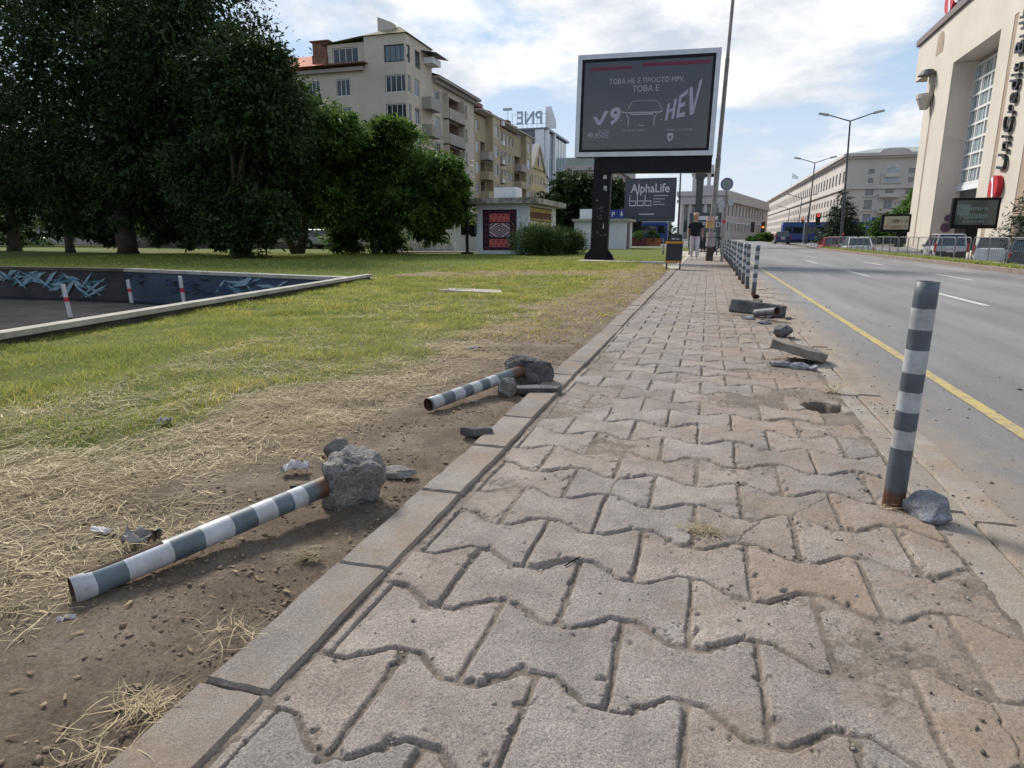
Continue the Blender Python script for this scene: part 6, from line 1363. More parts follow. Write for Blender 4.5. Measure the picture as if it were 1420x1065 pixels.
# lawn
def blades(num, ylo, yhi, h0, w0, seed, pw=1.0):
    g = random.Random(seed); o = []; hs = []; tries = 0
    while len(o) < num and tries < num * 6:
        tries += 1; y = ylo + (yhi - ylo) * g.random() ** pw; xl = xleft(y); x = xl + (-1.15 - xl) * g.random()
        gg = grassy(x, y); d = fn(x, y, 2.6, 3, 15)
        if g.random() < gg * gg * (.6 + .9 * d + .25): o.append((x, y, soil_z(x, y) - .004)); hs.append(gg * (.45 + 1.3 * max(0, .35 + fn(x, y, 1.3, 4, 33))))
    P = np.array(o); n = len(P); H = np.array(hs) * h0 * (.5 + .8 * gx.random(n))
    v, f = ribbons(P, gx.random(n) * 6.283, .55 + .95 * gx.random(n), H * 1.25, w0 * (.5 + .8 * gx.random(n)), gx.normal(0, .3, n))
    dry = gx.random(n) ** 3 * np.array([.5 + 2.2 * max(0, fn(p[0], p[1], .9, 4, 21)) + .9 * (1 - min(1, h_)) for p, h_ in zip(o, hs)])
    c = (.75 + .5 * gx.random(n))[:, None] * (np.array([[1, 1, 1]]) + np.clip(dry, 0, 1.2)[:, None] * np.array([[1.25, .62, .9]]))
    return v, f, np.repeat(c, 8, 0)
parts = [blades(78000, 1.5, 7.5, .062, .0017, 1, .75), blades(62000, 7.0, 14, .070, .0042, 2, .8), blades(42000, 13.6, 25.8, .085, .0085, 3, .9)]
# shaded lawn beyond the sunken road
g = random.Random(5); o = []
while len(o) < 42000:
    y = 14.2 + 20 * g.random() ** 1.2; x = -30 + 29 * g.random()
    if y < 26 and x > -7.55: continue
    if y < 15.9 + .1 and y < 13.85 + (-7.55 - x) * .215: continue
    if y < 16.0 and x < -16: continue
    o.append((x, y, 0.0))
P = np.array(o); n = len(P); v, f = ribbons(P, gx.random(n) * 6.28, .6 + .8 * gx.random(n), .09 * (.5 + gx.random(n)), .009 * (.6 + .8 * gx.random(n)), gx.normal(0, .3, n)); parts.append((v, f, np.repeat(.8 + .4 * gx.random(n), 8)[:, None] * np.array([[1, 1, 1]])))
# thin dry growth on the worn soil farther along the path
g = random.Random(8); o = []
while len(o) < 15000:
    y = 6 + 19 * g.random(); x = -1.12 - 5.5 * g.random()
    if x < xleft(y) + .1 or y > 24.5 and x > -5: continue
    gg = grassy(x, y)
    if gg < .8 and g.random() < .25 + 1.1 * max(0, fn(x, y, 1.4, 4, 61) + .15): o.append((x, y, soil_z(x, y) - .004))
P = np.array(o); n = len(P); v, f = ribbons(P, gx.random(n) * 6.28, .3 + .9 * gx.random(n), .06 * (.5 + gx.random(n)), .0055 * (.6 + .8 * gx.random(n)), gx.normal(0, .4, n))
gm = gx.random(n)[:, None] ** 1.5; parts.append((v, f, np.repeat((.7 + .5 * gx.random(n))[:, None] * ((1 - gm) * np.array([[1.9, 1.25, 1.9]]) + gm * np.array([[1., 1, 1]])), 8, 0)))
o = 0; V = []; Fc = []; T = []
for v, f, c in parts: V.append(v); Fc.append(f + o); T.append(c); o += len(v)
tag(link('grass', npmesh('grass', np.concatenate(V), np.concatenate(Fc), mGrass, np.concatenate(T))), 'short mown lawn grass with yellowed patches', 'grass', kind='stuff')
n = 9000; y = -2 + 60 * gx.random(n); x = 8.55 + 1.0 * gx.random(n); v, f = ribbons(np.stack([x, y, np.full(n, .07)], 1), gx.random(n) * 6.28, .6 + .8 * gx.random(n), .16 * (.5 + gx.random(n)), .014 * (.6 + .8 * gx.random(n)), gx.normal(0, .3, n))
tag(link('median_grass', npmesh('median_grass', v, f, mGrass, np.repeat(.75 + .5 * gx.random(n), 8)[:, None] * np.array([[1, 1, 1]]))), 'rough grass on the strip between the carriageways', 'grass', kind='stuff')
# crumbs of soil and gravel, leaf bits
def crumbs(name, pts, szs, m, seed, tones, label):
    g = np.random.default_rng(seed); n = len(pts); base = np.array([(1, 0, 0), (-1, 0, 0), (0, 1, 0), (0, -1, 0), (0, 0, .8), (0, 0, -.6)], float)
    fc = np.array([(0, 2, 4), (2, 1, 4), (1, 3, 4), (3, 0, 4), (2, 0, 5), (1, 2, 5), (3, 1, 5), (0, 3, 5)])
    v = base[None] * (1 + .45 * g.normal(size=(n, 6, 3))) * szs[:, None, None]; a = g.random(n) * 6.28; ca, sa = np.cos(a), np.sin(a)
    x = v[:, :, 0] * ca[:, None] - v[:, :, 1] * sa[:, None]; y = v[:, :, 0] * sa[:, None] + v[:, :, 1] * ca[:, None]; v = np.stack([x, y, v[:, :, 2]], 2) + pts[:, None, :]
    f = (fc[None] + (np.arange(n) * 6)[:, None, None]).reshape(-1, 3)
    tag(link(name, npmesh(name, v.reshape(-1, 3), f, m, np.repeat(tones, 6, 0))), label, name.replace('_', ' '), kind='stuff')
mCrumb = mat('soil_crumb', (.125, .09, .062), .95, (.22, .165, .12), 5, coord='Position', attr='tone', bump=.5, bscale=200)
o = []; g = random.Random(23)
while len(o) < 10000:
    y = .45 + 6 * g.random() ** 2.6; x = -1.06 - 1.5 * g.random() ** 1.2
    if g.random() < .35 + fn(x, y, 2.5, 3, 2): o.append((x, y, soil_z(x, y) + .002))
n = len(o); sz = (.0018 + .008 * gx.random(n) ** 6) * (1 + .05 * np.array(o)[:, 1]); tn = (.95 + .75 * gx.random(n))[:, None] * np.array([[1, 1, 1]])
crumbs('soil_crumbs', np.array(o), sz, mCrumb, 1, tn, 'crumbs of soil and grit on the bare ground')
mGrit = mat('grit', (.16, .14, .12), .9, (.30, .27, .24), 9, coord='Position', attr='tone')
o = []
while len(o) < 3400:
    y = .5 + 10 * g.random() ** 2.0; x = -.86 + 2.0 * g.random() ** .75
    near_joint = abs(((y - 1.255) / PR) % 1 - .5) > .36
    if g.random() < (.25 + (.45 if near_joint else 0) + .35 * max(0, x)) * (.5 + fn(x, y, 2, 3, 4)): o.append((x, y, .001 if not near_joint else -.004))
n = len(o); sz = (.0016 + .0058 * gx.random(n) ** 5) * (1 + .09 * np.array(o)[:, 1]); tn = np.where(gx.random(n) < .3, .35, .8 + .6 * gx.random(n))[:, None] * np.array([[1, 1, 1]])
crumbs('grit', np.array(o), sz, mGrit, 2, tn, 'grit and crumbs scattered on the pavers')
o = []
while len(o) < 560:
    y = 1.2 + 16 * g.random() ** 1.6; x = 1.14 + 1.1 * g.random() ** 2
    o.append((x, y, RZ + .002))
n = len(o); crumbs('gutter_grit', np.array(o), (.0025 + .009 * gx.random(n) ** 5) * (1 + .05 * np.array(o)[:, 1]), mGrit, 3, (.6 + .8 * gx.random(n))[:, None] * np.array([[1, 1, 1]]), 'grit washed against the kerb on the road')
# bits of dead leaf on the soil
o = []; g = random.Random(41)
while len(o) < 900:
    y = .6 + 7 * g.random() ** 1.7; x = -1.08 - 2.4 * g.random(); o.append((x, y, soil_z(x, y) + .006))
n = len(o); v, f = ribbons(np.array(o), gx.random(n) * 6.28, gx.normal(.05, .2, n), .012 + .022 * gx.random(n), .003 + .005 * gx.random(n), gx.normal(0, .4, n))
tag(link('leaf_litter', npmesh('leaf_litter', v, f, mat('dead_leaf', (.10, .065, .035), .8, (.22, .16, .09), 20, coord='Position', attr='tone'), np.repeat(.5 + 1.0 * gx.random(n), 8)[:, None] * np.ones((1, 3)))), 'bits of dead leaf and bark on the bare soil', 'leaves', kind='stuff')
# tufts
def tuft(label, loc, r, n, m, L, seed, flat=.25, w=.0013, tone=1.0, el=1.0):
    g = np.random.default_rng(seed); P = np.stack([g.normal(0, r * el, n), g.normal(0, r * .5, n), np.abs(g.normal(0, r * .18, n)) + .002], 1) + np.array(loc)
    v, f = ribbons(P, g.random(n) * 6.28, np.abs(g.normal(0, flat, n)), L * (.4 + g.random(n)), w * (.6 + g.random(n)), g.normal(0, .5, n))
    tag(link('dry_tuft', npmesh('dry_tuft', v, f, m, np.repeat((.55 + .6 * g.random(n)) * tone, 8)[:, None] * np.array([[1, .97, .9]]))), label, 'dry grass')
tuft('tuft of dry brown grass on the pavers in the middle of the path', tuple(P0(977, 738)), .032, 190, mStraw, .05, 1, tone=.6, flat=.15)
tuft('clump of dry straw against the edging at the bottom left', tuple(P0(205, 978)), .04, 150, mStraw, .06, 2, flat=.10, tone=.8, w=.0009)
tuft('thin wisp of straw along the edging below the near fallen bollard', tuple(P0(325, 880)), .05, 34, mStraw, .09, 3, flat=.06, tone=.85, w=.0009)
tuft('dark dead tuft on the soil under the near fallen bollard', tuple(P0(427, 772)), .022, 160, mStraw, .035, 4, tone=.42)
tuft('dry weed sprig rising at the kerb side margin of the path', tuple(P0(1160, 545)), .03, 60, mStraw, .13, 5, flat=.8)
tuft('wisp of straw at the foot of the nearest standing bollard', tuple(P0(1236, 707)), .02, 26, mStraw, .07, 6)
tuft('dark dead tuft at the far left of the bare soil', tuple(P0(12, 848)), .02, 140, mStraw, .035, 7, tone=.45)
tuft('wisp of straw at the bottom left corner beside the edging', tuple(P0(140, 1046)), .04, 40, mStraw, .07, 8, flat=.1, tone=.8, w=.0009)
tag(MB().tube([P0(783, 786) + Vector((0, 0, .004)), P0(800, 777) + Vector((0, 0, .007)), P0(815, 771) + Vector((0, 0, .004))], [.0022, .0024, .001], 6).build('twig', mStraw), 'short pale twig lying on the pavers', 'twig')
# ---------------------------------------------------------------- street furniture
mPole = mat('weathered_pole_paint', (.16, .15, .15), .7, (.27, .255, .25), 2.5, detail=8, bump=.3, bscale=25)
pb = G(983, 362); pt_ = AT(1016, 4, pb.y)
lpz = thing('lamp_pole', 'tall slightly leaning grey lamp pole with pasted notices beside the litter bin path', 'pole', (pb.x, pb.y, 0))
d = (pt_ - Vector((pb.x, pb.y, 0))); top = Vector((pb.x, pb.y, 0)) + d * 1.12
mb = MB(); B_ = Vector((pb.x, pb.y, 0)); mb.tube([B_, B_ + d * .12, B_ + d * .121, B_ + d * .42, B_ + d * .421, B_ + d * .80, B_ + d * .801, top], [.135, .13, .105, .10, .085, .08, .065, .06], 14); mb.build('pole', mPole, lpz, smooth=False)
MB().tube([B_, B_ + d * .058], [.15, .145], 14).build('foot_sleeve', mat('dark_sleeve', (.03, .025, .022), .8, (.06, .05, .045), 9), lpz)
MB().tube([B_ + d * .062, B_ + d * .098], [.185, .18], 14).build('notice', mat('pasted_notice', (.34, .30, .32), .8, (.24, .20, .21), 14), lpz); MB().tube([B_ + d * .1005, B_ + d * .12], [.18, .175], 14).build('notice', mat('pasted_notice', (.34, .30, .32)), lpz)
MB().tube([top, top + Vector((1.6, 0, .3))], [.05, .04], 8).box(top.x + 1.5, top.x + 2.2, top.y - .12, top.y + .12, top.z + .25, top.z + .38).build('lamp_head', mDark, lpz)
p = AT(985, 312, 27.6); MB().cyl(p + Vector((0, 0, -.12)), p + Vector((0, 0, .14)), .17, .15, 10).build('sticker', mat('orange_sticker', (.42, .20, .03), .7, (.40, .34, .25), 6), lpz); MB().cyl(p + Vector((0, 0, .142)), p + Vector((0, 0, .33)), .165, .15, 10).build('sticker', mat('pale_sticker', (.45, .33, .32), .7, (.42, .18, .16), 9), lpz)
# round sign on a pole
sb = G(1000.5, 363); s1 = AT(1008, 256, sb.y)
sp = thing('round_sign_pole', 'thin grey pole with a small round sign seen from behind and a control box', 'sign', (sb.x, sb.y, 0)); S0 = Vector((sb.x, sb.y, 0))
MB().tube([S0, s1], [.06, .04], 10).build('pole', mPole, sp)
MB().cyl(s1 + Vector((0, -.03, .02)), s1 + Vector((0, .0, .02)), .235, n=28).build('plate', mat('sign_back', (.20, .22, .23), .5, (.27, .28, .30), 5, metal=.3), sp)
mb = MB(); n = 24
for r0, r1, mi, yo in ((.235, .165, 0, -.034), (.09, .06, 1, -.036)):
    vs = [s1 + Vector((r * math.cos(2 * PI * k / n), yo, .02 + r * math.sin(2 * PI * k / n))) for r in (r0, r1) for k in range(n)]; mb.add(vs, [(k, (k + 1) % n, n + (k + 1) % n, n + k) for k in range(n)], mi)
mb.build('rings', [mat('violet_ring', (.14, .12, .22), .5), mat('green_ring', (.12, .22, .12), .5)], sp)
c = AT(1006, 284, sb.y); MB().box(c.x - .28, c.x - .02, c.y - .1, c.y + .1, c.z - .1, c.z + .12).box(c.x + .1, c.x + .28, c.y - .1, c.y + .1, c.z - .02, c.z + .2).build('control_box', mGrey, sp)
c = AT(1004, 307, sb.y); MB().cyl(c + Vector((0, -.1, 0)), c + Vector((0, -.08, 0)), .07, n=12).build('red_disc', mRed2, sp)
# litter bin
b0, b1 = AT(922, 374, 20.4), AT(944, 374, 20.4); bw = b1.x - b0.x
bn = thing('litter_bin', 'black litter bin with orange bands and a hooded top beside the footpath', 'bin', ((b0.x + b1.x) / 2, 20.4, 0)); bx, bY = bn.location.x, 20.4
def bz(py): return AT(933, py, 20.4).z
mbk = mat('bin_black', (.018, .02, .026), .55, (.03, .032, .04), 5); mOr = mat('bin_orange', (.46, .21, .035), .6, (.40, .17, .03), 6)
MB().prism([(-bw / 2, bz(364)), (bw / 2, bz(364)), (bw / 2 + .015, bz(338)), (-bw / 2 + .015, bz(338))], -.38, 0, TM((bx, bY, 0))).build('body', mbk, bn, bevel=.02)
MB().box(bx - bw / 2 - .01, bx + bw / 2 + .01, bY - .015, bY + .39, bz(364.3) - .0, bz(361.5)).build('lower_band', mOr, bn)
MB().box(bx - bw / 2 - .03, bx + bw / 2 + .03, bY - .03, bY + .41, bz(337.9), bz(334.6)).build('upper_band', mOr, bn)
MB().prism([(-bw * .42, bz(334.5)), (bw * .46, bz(334.5)), (bw * .47, bz(327)), (bw * .36, bz(324.6)), (-bw * .34, bz(324.6)), (-bw * .42, bz(327))], -.36, .0, TM((bx, bY + .01, 0))).build('hood', mbk, bn)
MB().box(bx - bw * .18, bx + bw * .05, bY + .0, bY + .008, bz(332.3), bz(330)).box(bx + bw * .12, bx + bw * .3, bY - .0, bY + .008, bz(332.5), bz(330.6)).build('sticker', mat('bin_label', (.45, .45, .45), .7, (.2, .2, .2), 30), bn)
for sx in (-1, 1): MB().box(bx + sx * bw * .42 - .02, bx + sx * bw * .42 + .02, bY + .1, bY + .2, 0, bz(364.4)).build('leg', mbk, bn)
# lattice railing beyond the bollards
r0, r1 = AT(968, 346, 38.5), AT(999, 346, 38.5)
ra = thing('railing', 'dark lattice railing behind the lamp pole at the far end of the footpath', 'railing', ((r0.x + r1.x) / 2, 38.5, 0)); zt_ = AT(980, 329, 38.5).z
mb = MB(); mb.box(r0.x, r1.x, 38.5, 38.54, zt_ - .05, zt_).box(r0.x, r1.x, 38.5, 38.54, .12, .17)
for i in range(8): x = r0.x + (r1.x - r0.x) * i / 7; mb.box(x - .02, x + .02, 38.545, 38.58, 0, zt_)
mb.build('frame', mBlack, ra); mb = MB()
for i in range(14):
    for s in (-1, 1):
        x = r0.x + (r1.x - r0.x) * (i + .5) / 14; mb.cyl((x - .22 * s, 38.52, .17), (x + .22 * s, 38.52, zt_ - .05), .016, n=5)
mb.build('lattice', mBlack, ra)
# double armed street lamps
def lamp(label, px, pyt, pxb, Y, armw):
    t_ = AT(px, pyt, Y); b = AT(pxb, 340, Y); b.z = 0; t = thing('street_lamp', label, 'street lamp', b, group='double armed lamps along the median'); 
    MB().tube([b, b + (t_ - b) * .4, b + (t_ - b) * .401, t_], [.13, .115, .09, .06], 10).build('pole', mDark, t)
    for s in (-1, 1):
        e = t_ + Vector((s * armw, 0, armw * .33)); MB().tube([t_, e], [.05, .04], 8).build('arm', mDark, t)
        h = MB().tube([e, e + Vector((s * .75, 0, .16))], [.11, .09], 8).build('lamp_head', mGrey, t)
lamp('nearest double armed street lamp, its foot beside the dark spruce', 1179, 168, 1166, 60, 1.6)
lamp('second double armed street lamp along the median, left of the nearest one', 1130, 226, 1117, 88, 1.6)
lamp('third double armed street lamp along the median, in front of the stone block', 1112, 275, 1104, 122, 1.7)
lamp('farthest double armed street lamp visible in front of the stone block', 1095, 290, 1090, 165, 1.8)
p = AT(940, 335, 90); q = AT(944, 236, 90); tag(MB().tube([(p.x, 90, 0), q], [.16, .09], 8).build('lamp_pole', mDark), 'plain grey pole right of the smaller dark blue billboard', 'pole')
# traffic lights
mAmb = mat('amber_lens', (.5, .18, .02), .4, emit=((1, .30, .03), .9)); mRedL = mat('red_lens', (.5, .03, .02), .4, emit=((1, .06, .03), 1.2)); mLens = mat('dark_lens', (.03, .03, .03), .4)
def tlight(label, px, py, Y, lens, s=1.0, arm=None, pxb=None):
    c = AT(px, py, Y); pb_ = AT(pxb if pxb else px, 340, Y); t = thing('traffic_light', label, 'traffic light', (pb_.x, Y, 0), group='traffic lights at the far crossing')
    top = c.z + .5 * s
    MB().cyl((pb_.x, Y, 0), (pb_.x, Y, top), .07, n=8).build('pole', mGrey, t)
    if arm: MB().tube([(pb_.x, Y + .06, top - .05), (c.x, Y + .06, c.z + .2)], [.05, .04], 7).build('arm', mGrey, t)
    h = MB().box(c.x - .19 * s, c.x + .19 * s, Y - .22, Y - .02, c.z - .55 * s, c.z + .55 * s).build('head', mBlack, t)
    for k, m in enumerate((mRedL if lens == 'r' else mLens, mAmb if lens == 'a' else mLens, mLens)): z = c.z + (.35 - .35 * k) * s; MB().cyl((c.x, Y - .25, z), (c.x, Y - .222, z), .13 * s, n=12).build('lens', m, h)
tlight('traffic light with a lit red lamp on an arm in front of the stone block', 1134, 304, 72, 'r', 1.0, True, 1158)
tlight('traffic light with a lit amber lamp on the arm left of the stone block', 1058, 315, 70, 'a', .9, True, 1010)
tlight('dark traffic light seen on the arm beside the amber one', 1043.5, 315, 69.5, '', .9, True, 1011)
tlight('low traffic light showing red beside the median fence near the spruce', 1167, 329, 66, 'r', .8)
tlight('small red traffic light above the blue tram left of the nearest lamp', 1113, 307, 95, 'r', .7)
# median fence: galvanised hoop panels with vertical bars
FX = 9.25; mFen = mat('dull_galvanised', (.15, .155, .165), .5, (.21, .215, .225), 10, metal=.3)
def panel(y0, y1):
    t = thing('fence_panel', '', 'fence', (FX, y0, -.04), group='galvanised fence panels along the median'); L = y1 - y0
    mb = MB(); h = .98; r = .018
    mb.tube([(0, .05, -.1), (0, .05, h - .1), (0, .09, h - .03), (0, .16, h), (0, L - .16, h), (0, L - .09, h - .03), (0, L - .05, h - .1), (0, L - .05, -.1)], [r] * 8, 8); mb.cyl((0, .05, .16), (0, L - .05, .16), .018, n=6); mb.build('frame', mFen, t, local=True)
    mb = MB(); n = int(L / .155)
    for i in range(1, n): mb.cyl((0, .05 + (L - .1) * i / n, .16), (0, .05 + (L - .1) * i / n, h - .0), .0032, n=5)
    mb.build('bars', mFen, t, local=True); return t
p0_ = panel(0, 1.62); k = 0; yq = 20.0
while yq < 58:
    lab = 'galvanised median fence panel %s' % ('with its foot %d panel%s from the right edge of the photo' % (k, 's' if k != 1 else '') if k else 'cut by the right edge of the photo')
    if k == 0: p0_.location = (FX, yq, -.04); p0_['label'] = lab
    else: dup(p0_, (FX + (.03 * math.sin(k * 2.1)), yq, -.04), (0, R(1.2 * math.sin(k * 1.7)), 0), lab)
    yq += 1.62; k += 1
FZ = -.62
# ---------------------------------------------------------------- vehicles
mTyre = mat('tyre_rubber', (.012, .012, .013), .85); mRim = mat('alloy_rim', (.34, .35, .37), .35, metal=.6); mTail = mat('tail_lamp', (.40, .012, .015), .25); mHead = mat('lamp_glass', (.55, .56, .58), .15, spec=.8); mPlate = mat('number_plate', (.55, .55, .53), .5); mTrimB = mat('black_trim', (.015, .015, .017), .5); mCarGl = mat('car_glass', (.015, .018, .022), .05, spec=.9)
def paint(name, c, metal=.3): return mat(name, c, .28, tuple(x * .9 for x in c), 3, metal=metal, spec=.6)
def car(label, loc, rz, L, Wd, H, m, kind='suv', cat='car', name='parked_car', clad=False):
    """local x forward; body lofted along its length, glasshouse with pillars, wheels, lamps"""
    t = thing(name, label, cat, loc, rz); hw = Wd / 2; gc = .20
    hood = {'suv': .58, 'van': .55, 'hatch': .60}[kind] * H; rear = {'suv': .60, 'van': .58, 'hatch': .60}[kind] * H
    st = [(-L / 2, .42 * H, rear * .93, hw * .84), (-L * .485, .22 * H, rear * 1.0, hw * .93), (-L * .40, gc, rear * 1.02, hw), (-L * .1, gc, rear * .98, hw), (L * .17, gc, hood * 1.02, hw), (L * .36, gc, hood * .95, hw * .97), (L * .46, .2 * H, hood * .84, hw * .88), (L / 2, .26 * H, hood * .62, hw * .70)]
    mb = MB(); rings = []
    for x, z0, z1, w in st: rings.append([(x, -w * .88, z0), (x, -w, z0 + (z1 - z0) * .3), (x, -w, z0 + (z1 - z0) * .7), (x, -w * .9, z1), (x, 0, z1 + .02), (x, w * .9, z1), (x, w, z0 + (z1 - z0) * .7), (x, w, z0 + (z1 - z0) * .3), (x, w * .88, z0)])
    vs = [v for r in rings for v in r]; n = 9
    mb.add(vs, [(i * n + k, i * n + (k + 1) % n, (i + 1) * n + (k + 1) % n, (i + 1) * n + k) for i in range(len(st) - 1) for k in range(n)] + [tuple(range(n)), tuple((len(st) - 1) * n + n - 1 - k for k in range(n))]); mb.build('body', m, t, local=True, smooth=False, bevel=.02)
    xr0, xr1 = {'suv': (-L * .47, -L * .40), 'van': (-L * .475, -L * .44), 'hatch': (-L * .46, -L * .34)}[kind]; xf0, xf1 = {'suv': (L * .24, L * .05), 'van': (L * .30, L * .10), 'hatch': (L * .25, L * .05)}[kind]
    zb = min(rear, hood) * .97; wt_ = hw * .74; zt = H - .05
    A = [(xr0, zb), (xf0, zb), (xf1, zt), (xr1, zt)]
    def gh(inset, dz=0): 
        v = []
        for x, z in A: w = hw * .90 if z == zb else wt_; v += [(x * (1 - inset * .0), -w - inset, z), (x, w + inset, z)]
        return v
    g = MB(); v = gh(0); g.add(v, [(0, 2, 4, 6), (1, 7, 5, 3), (0, 6, 7, 1), (2, 3, 5, 4), (6, 4, 5, 7)]); g.build('windows', mCarGl, t, local=True)
    r = MB(); r.add([(xr1 - .06, -wt_ - .03, zt + .003), (xf1 + .1, -wt_ - .03, zt + .003), (xf1 + .1, wt_ + .03, zt + .003), (xr1 - .06, wt_ + .03, zt + .003), (xr1 + .05, -wt_ * .85, H), (xf1 - .1, -wt_ * .85, H), (xf1 - .1, wt_ * .85, H), (xr1 + .05, wt_ * .85, H)], [(0, 1, 5, 4), (1, 2, 6, 5), (2, 3, 7, 6), (3, 0, 4, 7), (4, 5, 6, 7), (3, 2, 1, 0)])
    for s in (-1, 1):       # pillars stand proud of the glass
        for (xa, xb_, wd_) in ((xf0, xf1, .055), (xr0, xr1, .10), (L * .02, L * .0, .05), (-L * .22, -L * .215, .05)):
            r.tube([(xa, s * (hw * .90 + .004), zb - .01), (xb_, s * (wt_ + .01), zt + .01)], [wd_ * .6, wd_ * .5], 6)
    r.build('roof', m, t, local=True)
    for s in (-1, 1):
        for x in (-L * .31, L * .32):
            R_ = .33 if kind != 'hatch' else .31; w = MB().cyl((x, s * (hw - .2), R_), (x, s * (hw + .012), R_), R_, n=22).build('wheel', mTyre, t, local=True)
            MB().cyl((x, s * (hw + .0125), R_), (x, s * (hw + .03), R_), R_ * .62, R_ * .5, 14).build('rim', mRim, w, local=True)
        MB().cyl((-L * .31, s * (hw + .004), .36), (-L * .31, s * (hw + .008), .36), .42, n=22).cyl((L * .32, s * (hw * .985 + .004), .36), (L * .32, s * (hw * .985 + .008), .36), .42, n=22).build('wheel_arch', mTrimB, t, local=True)
        zl = rear * .86
        MB().box(-L * .487, -L * .455, s * hw * .97 - .09, s * hw * .97 + .03, zl - .22, zl + (.30 if kind != 'hatch' else .02)).build('tail_light', mTail, t, local=True)
        MB().box(L * .44, L * .478, s * hw * .74 - .14, s * hw * .74 + .14, hood * .66, hood * .80).build('headlight', mHead, t, local=True)
        MB().box(L * .19, L * .23, s * (hw + .02) - .09, s * (hw + .02) + .09, zb + .02, zb + .17).build('door_mirror', m, t, local=True)
        MB().box(-L * .36, L * .40, s * (hw + .006) - .012, s * (hw + .006) + .012, gc + .0, gc + (.22 if clad else .10)).build('sill', mTrimB, t, local=True)
        mb = MB()
        for x in (L * .06, -L * .17): mb.box(x - .1, x + .1, s * (hw + .012) - .012, s * (hw + .012) + .012, zb * .86, zb * .86 + .035)
        mb.build('door_handles', m if not clad else mTrimB, t, local=True)
    MB().box(-L / 2 - .05, -L * .44, -hw * .9, hw * .9, gc + .02, .40 * H).build('rear_bumper', mTrimB if clad else m, t, local=True, bevel=.04); MB().box(L * .44, L / 2 + .03, -hw * .78, hw * .78, gc, .33 * H).build('front_bumper', mTrimB if clad else m, t, local=True, bevel=.04)
    MB().box(-L / 2 - .065, -L / 2 - .052, -.26, .26, .44 * H - .12, .44 * H).box(-L / 2 - .015, -L / 2 + .06, -.28, .28, .50 * H, .57 * H).build('number_plate', mPlate, t, local=True)
    return t
mSil = paint('silver_paint', (.42, .42, .45)); mWhP = paint('white_car_paint', (.60, .61, .63), 0); mGrP = paint('dark_grey_paint', (.055, .058, .065)); mReP = paint('red_car_paint', (.36, .02, .025), 0)
def onx(px, py, X): 
    p = AX(px, py, X); return p
car('silver people carrier with black lower trim parked behind the median fence', (14.25, 48, FZ), R(86), 4.1, 1.76, 1.74, mSil, 'van', clad=True)
car('white tall car parked behind the fence, right of the silver people carrier', (16.0, 45.2, FZ), R(70), 4.2, 1.8, 1.55, mWhP, 'suv')
car('dark grey car parked behind the fence at the right edge of the photo', (16.2, 41.2, FZ), R(72), 4.1, 1.76, 1.46, mGrP, 'hatch')
c = AT(1186, 345, 56); car('white car waiting behind the fence by the dark spruce', (c.x, 56, FZ), R(88), 4.2, 1.78, 1.5, mWhP, 'hatch', name='car')
c = AT(1158, 343, 60); car('red car in the queue behind the fence left of the white car', (c.x, 62, FZ), R(88), 4.1, 1.76, 1.5, mReP, 'hatch', name='car')
c = AT(1083, 344, 96); car('dark blue car driving away on the avenue, far ahead', (c.x, 96, RZ), R(88), 4.4, 1.8, 1.6, paint('navy_car_paint', (.03, .035, .10)), 'suv', name='car')
c = AT(438, 340, 44); car('silver grey car parked on the side street, seen between tree trunks', (c.x, 46, 0), 0.0, 4.5, 1.8, 1.5, mSil, 'hatch')
c = AT(30, 340, 52); car('pale car parked on the side street at the far left under the trees', (c.x, 53, 0), 0.1, 4.5, 1.8, 1.5, mWhP, 'hatch')
mBlu = mat('blue_tram_paint', (.012, .04, .17), .35, (.016, .05, .21), .6, coord='Position', spec=.5)
def tram(label, p0, p1, Y, h, band):
    x0, x1 = p0, p1; t = thing('tram', label, 'tram', ((x0 + x1) / 2, Y, 0))
    MB().box(x0, x1, Y, Y + 2.5, .35, h).build('body', mBlu, t, bevel=.18); MB().box(x0 + .3, x1 - .3, Y - .02, Y - .003, h * .50, h * .82).build('windows', mCarGl, t); MB().box(x0 + .1, x1 - .1, Y + .05, Y + 2.4, h + .002, h + .22).build('roof_units', band, t)
    MB().box(x0 + .2, x1 - .2, Y + .1, Y + 2.3, .0, .348).build('skirt', mTrimB, t); mb = MB(); n = int((x1 - x0) / 2.4)
    for i in range(n): x = x0 + (x1 - x0) * (i + .5) / n; mb.box(x - .07, x + .07, Y - .035, Y - .021, h * .45, h * .85)
    mb.box(x0 + .25, x1 - .25, Y - .035, Y - .021, h * .82, h * .86); mb.build('window_posts', mBlu, t)
tram('long blue tram crossing behind the cars below the stone block', AT(1084, 330, 104).x, AT(1196, 330, 104).x, 104, 2.7, mBlu)
tram('blue tram standing behind the small billboard on the left', AT(868, 335, 86).x, AT(925, 335, 86).x, 86, 2.7, mWhite)
tram('short stretch of blue bus behind the cream pictured billboard', AT(1205, 330, 92).x, AT(1262, 330, 92).x, 92, 3.0, mBlu)
# planters and small booth things near the left tram
for i, px in enumerate((889, 905)):
    c = AT(px, 340, 70); t = thing('planter', ('dark reddish planter box at the foot of the small billboard', 'orange brown planter box in front of the left tram')[i], 'planter', (c.x, 66 + 3 * i, 0)); y_ = 66 + 3 * i
    MB().prism([(-.8, 0), (.8, 0), (.95, .75), (-.95, .75)], -.8, 0, TM((c.x, y_, 0))).build('box', mat('planter_' + ('maroon', 'brown')[i], ((.10, .03, .03), (.30, .12, .05))[i], .8), t)
    v, f, tn = crown([((c.x, y_ + .4, .95), .5)], 700, .2, 3 + i); link('plant', npmesh('plant', v, f, mLeafG, tn), t)
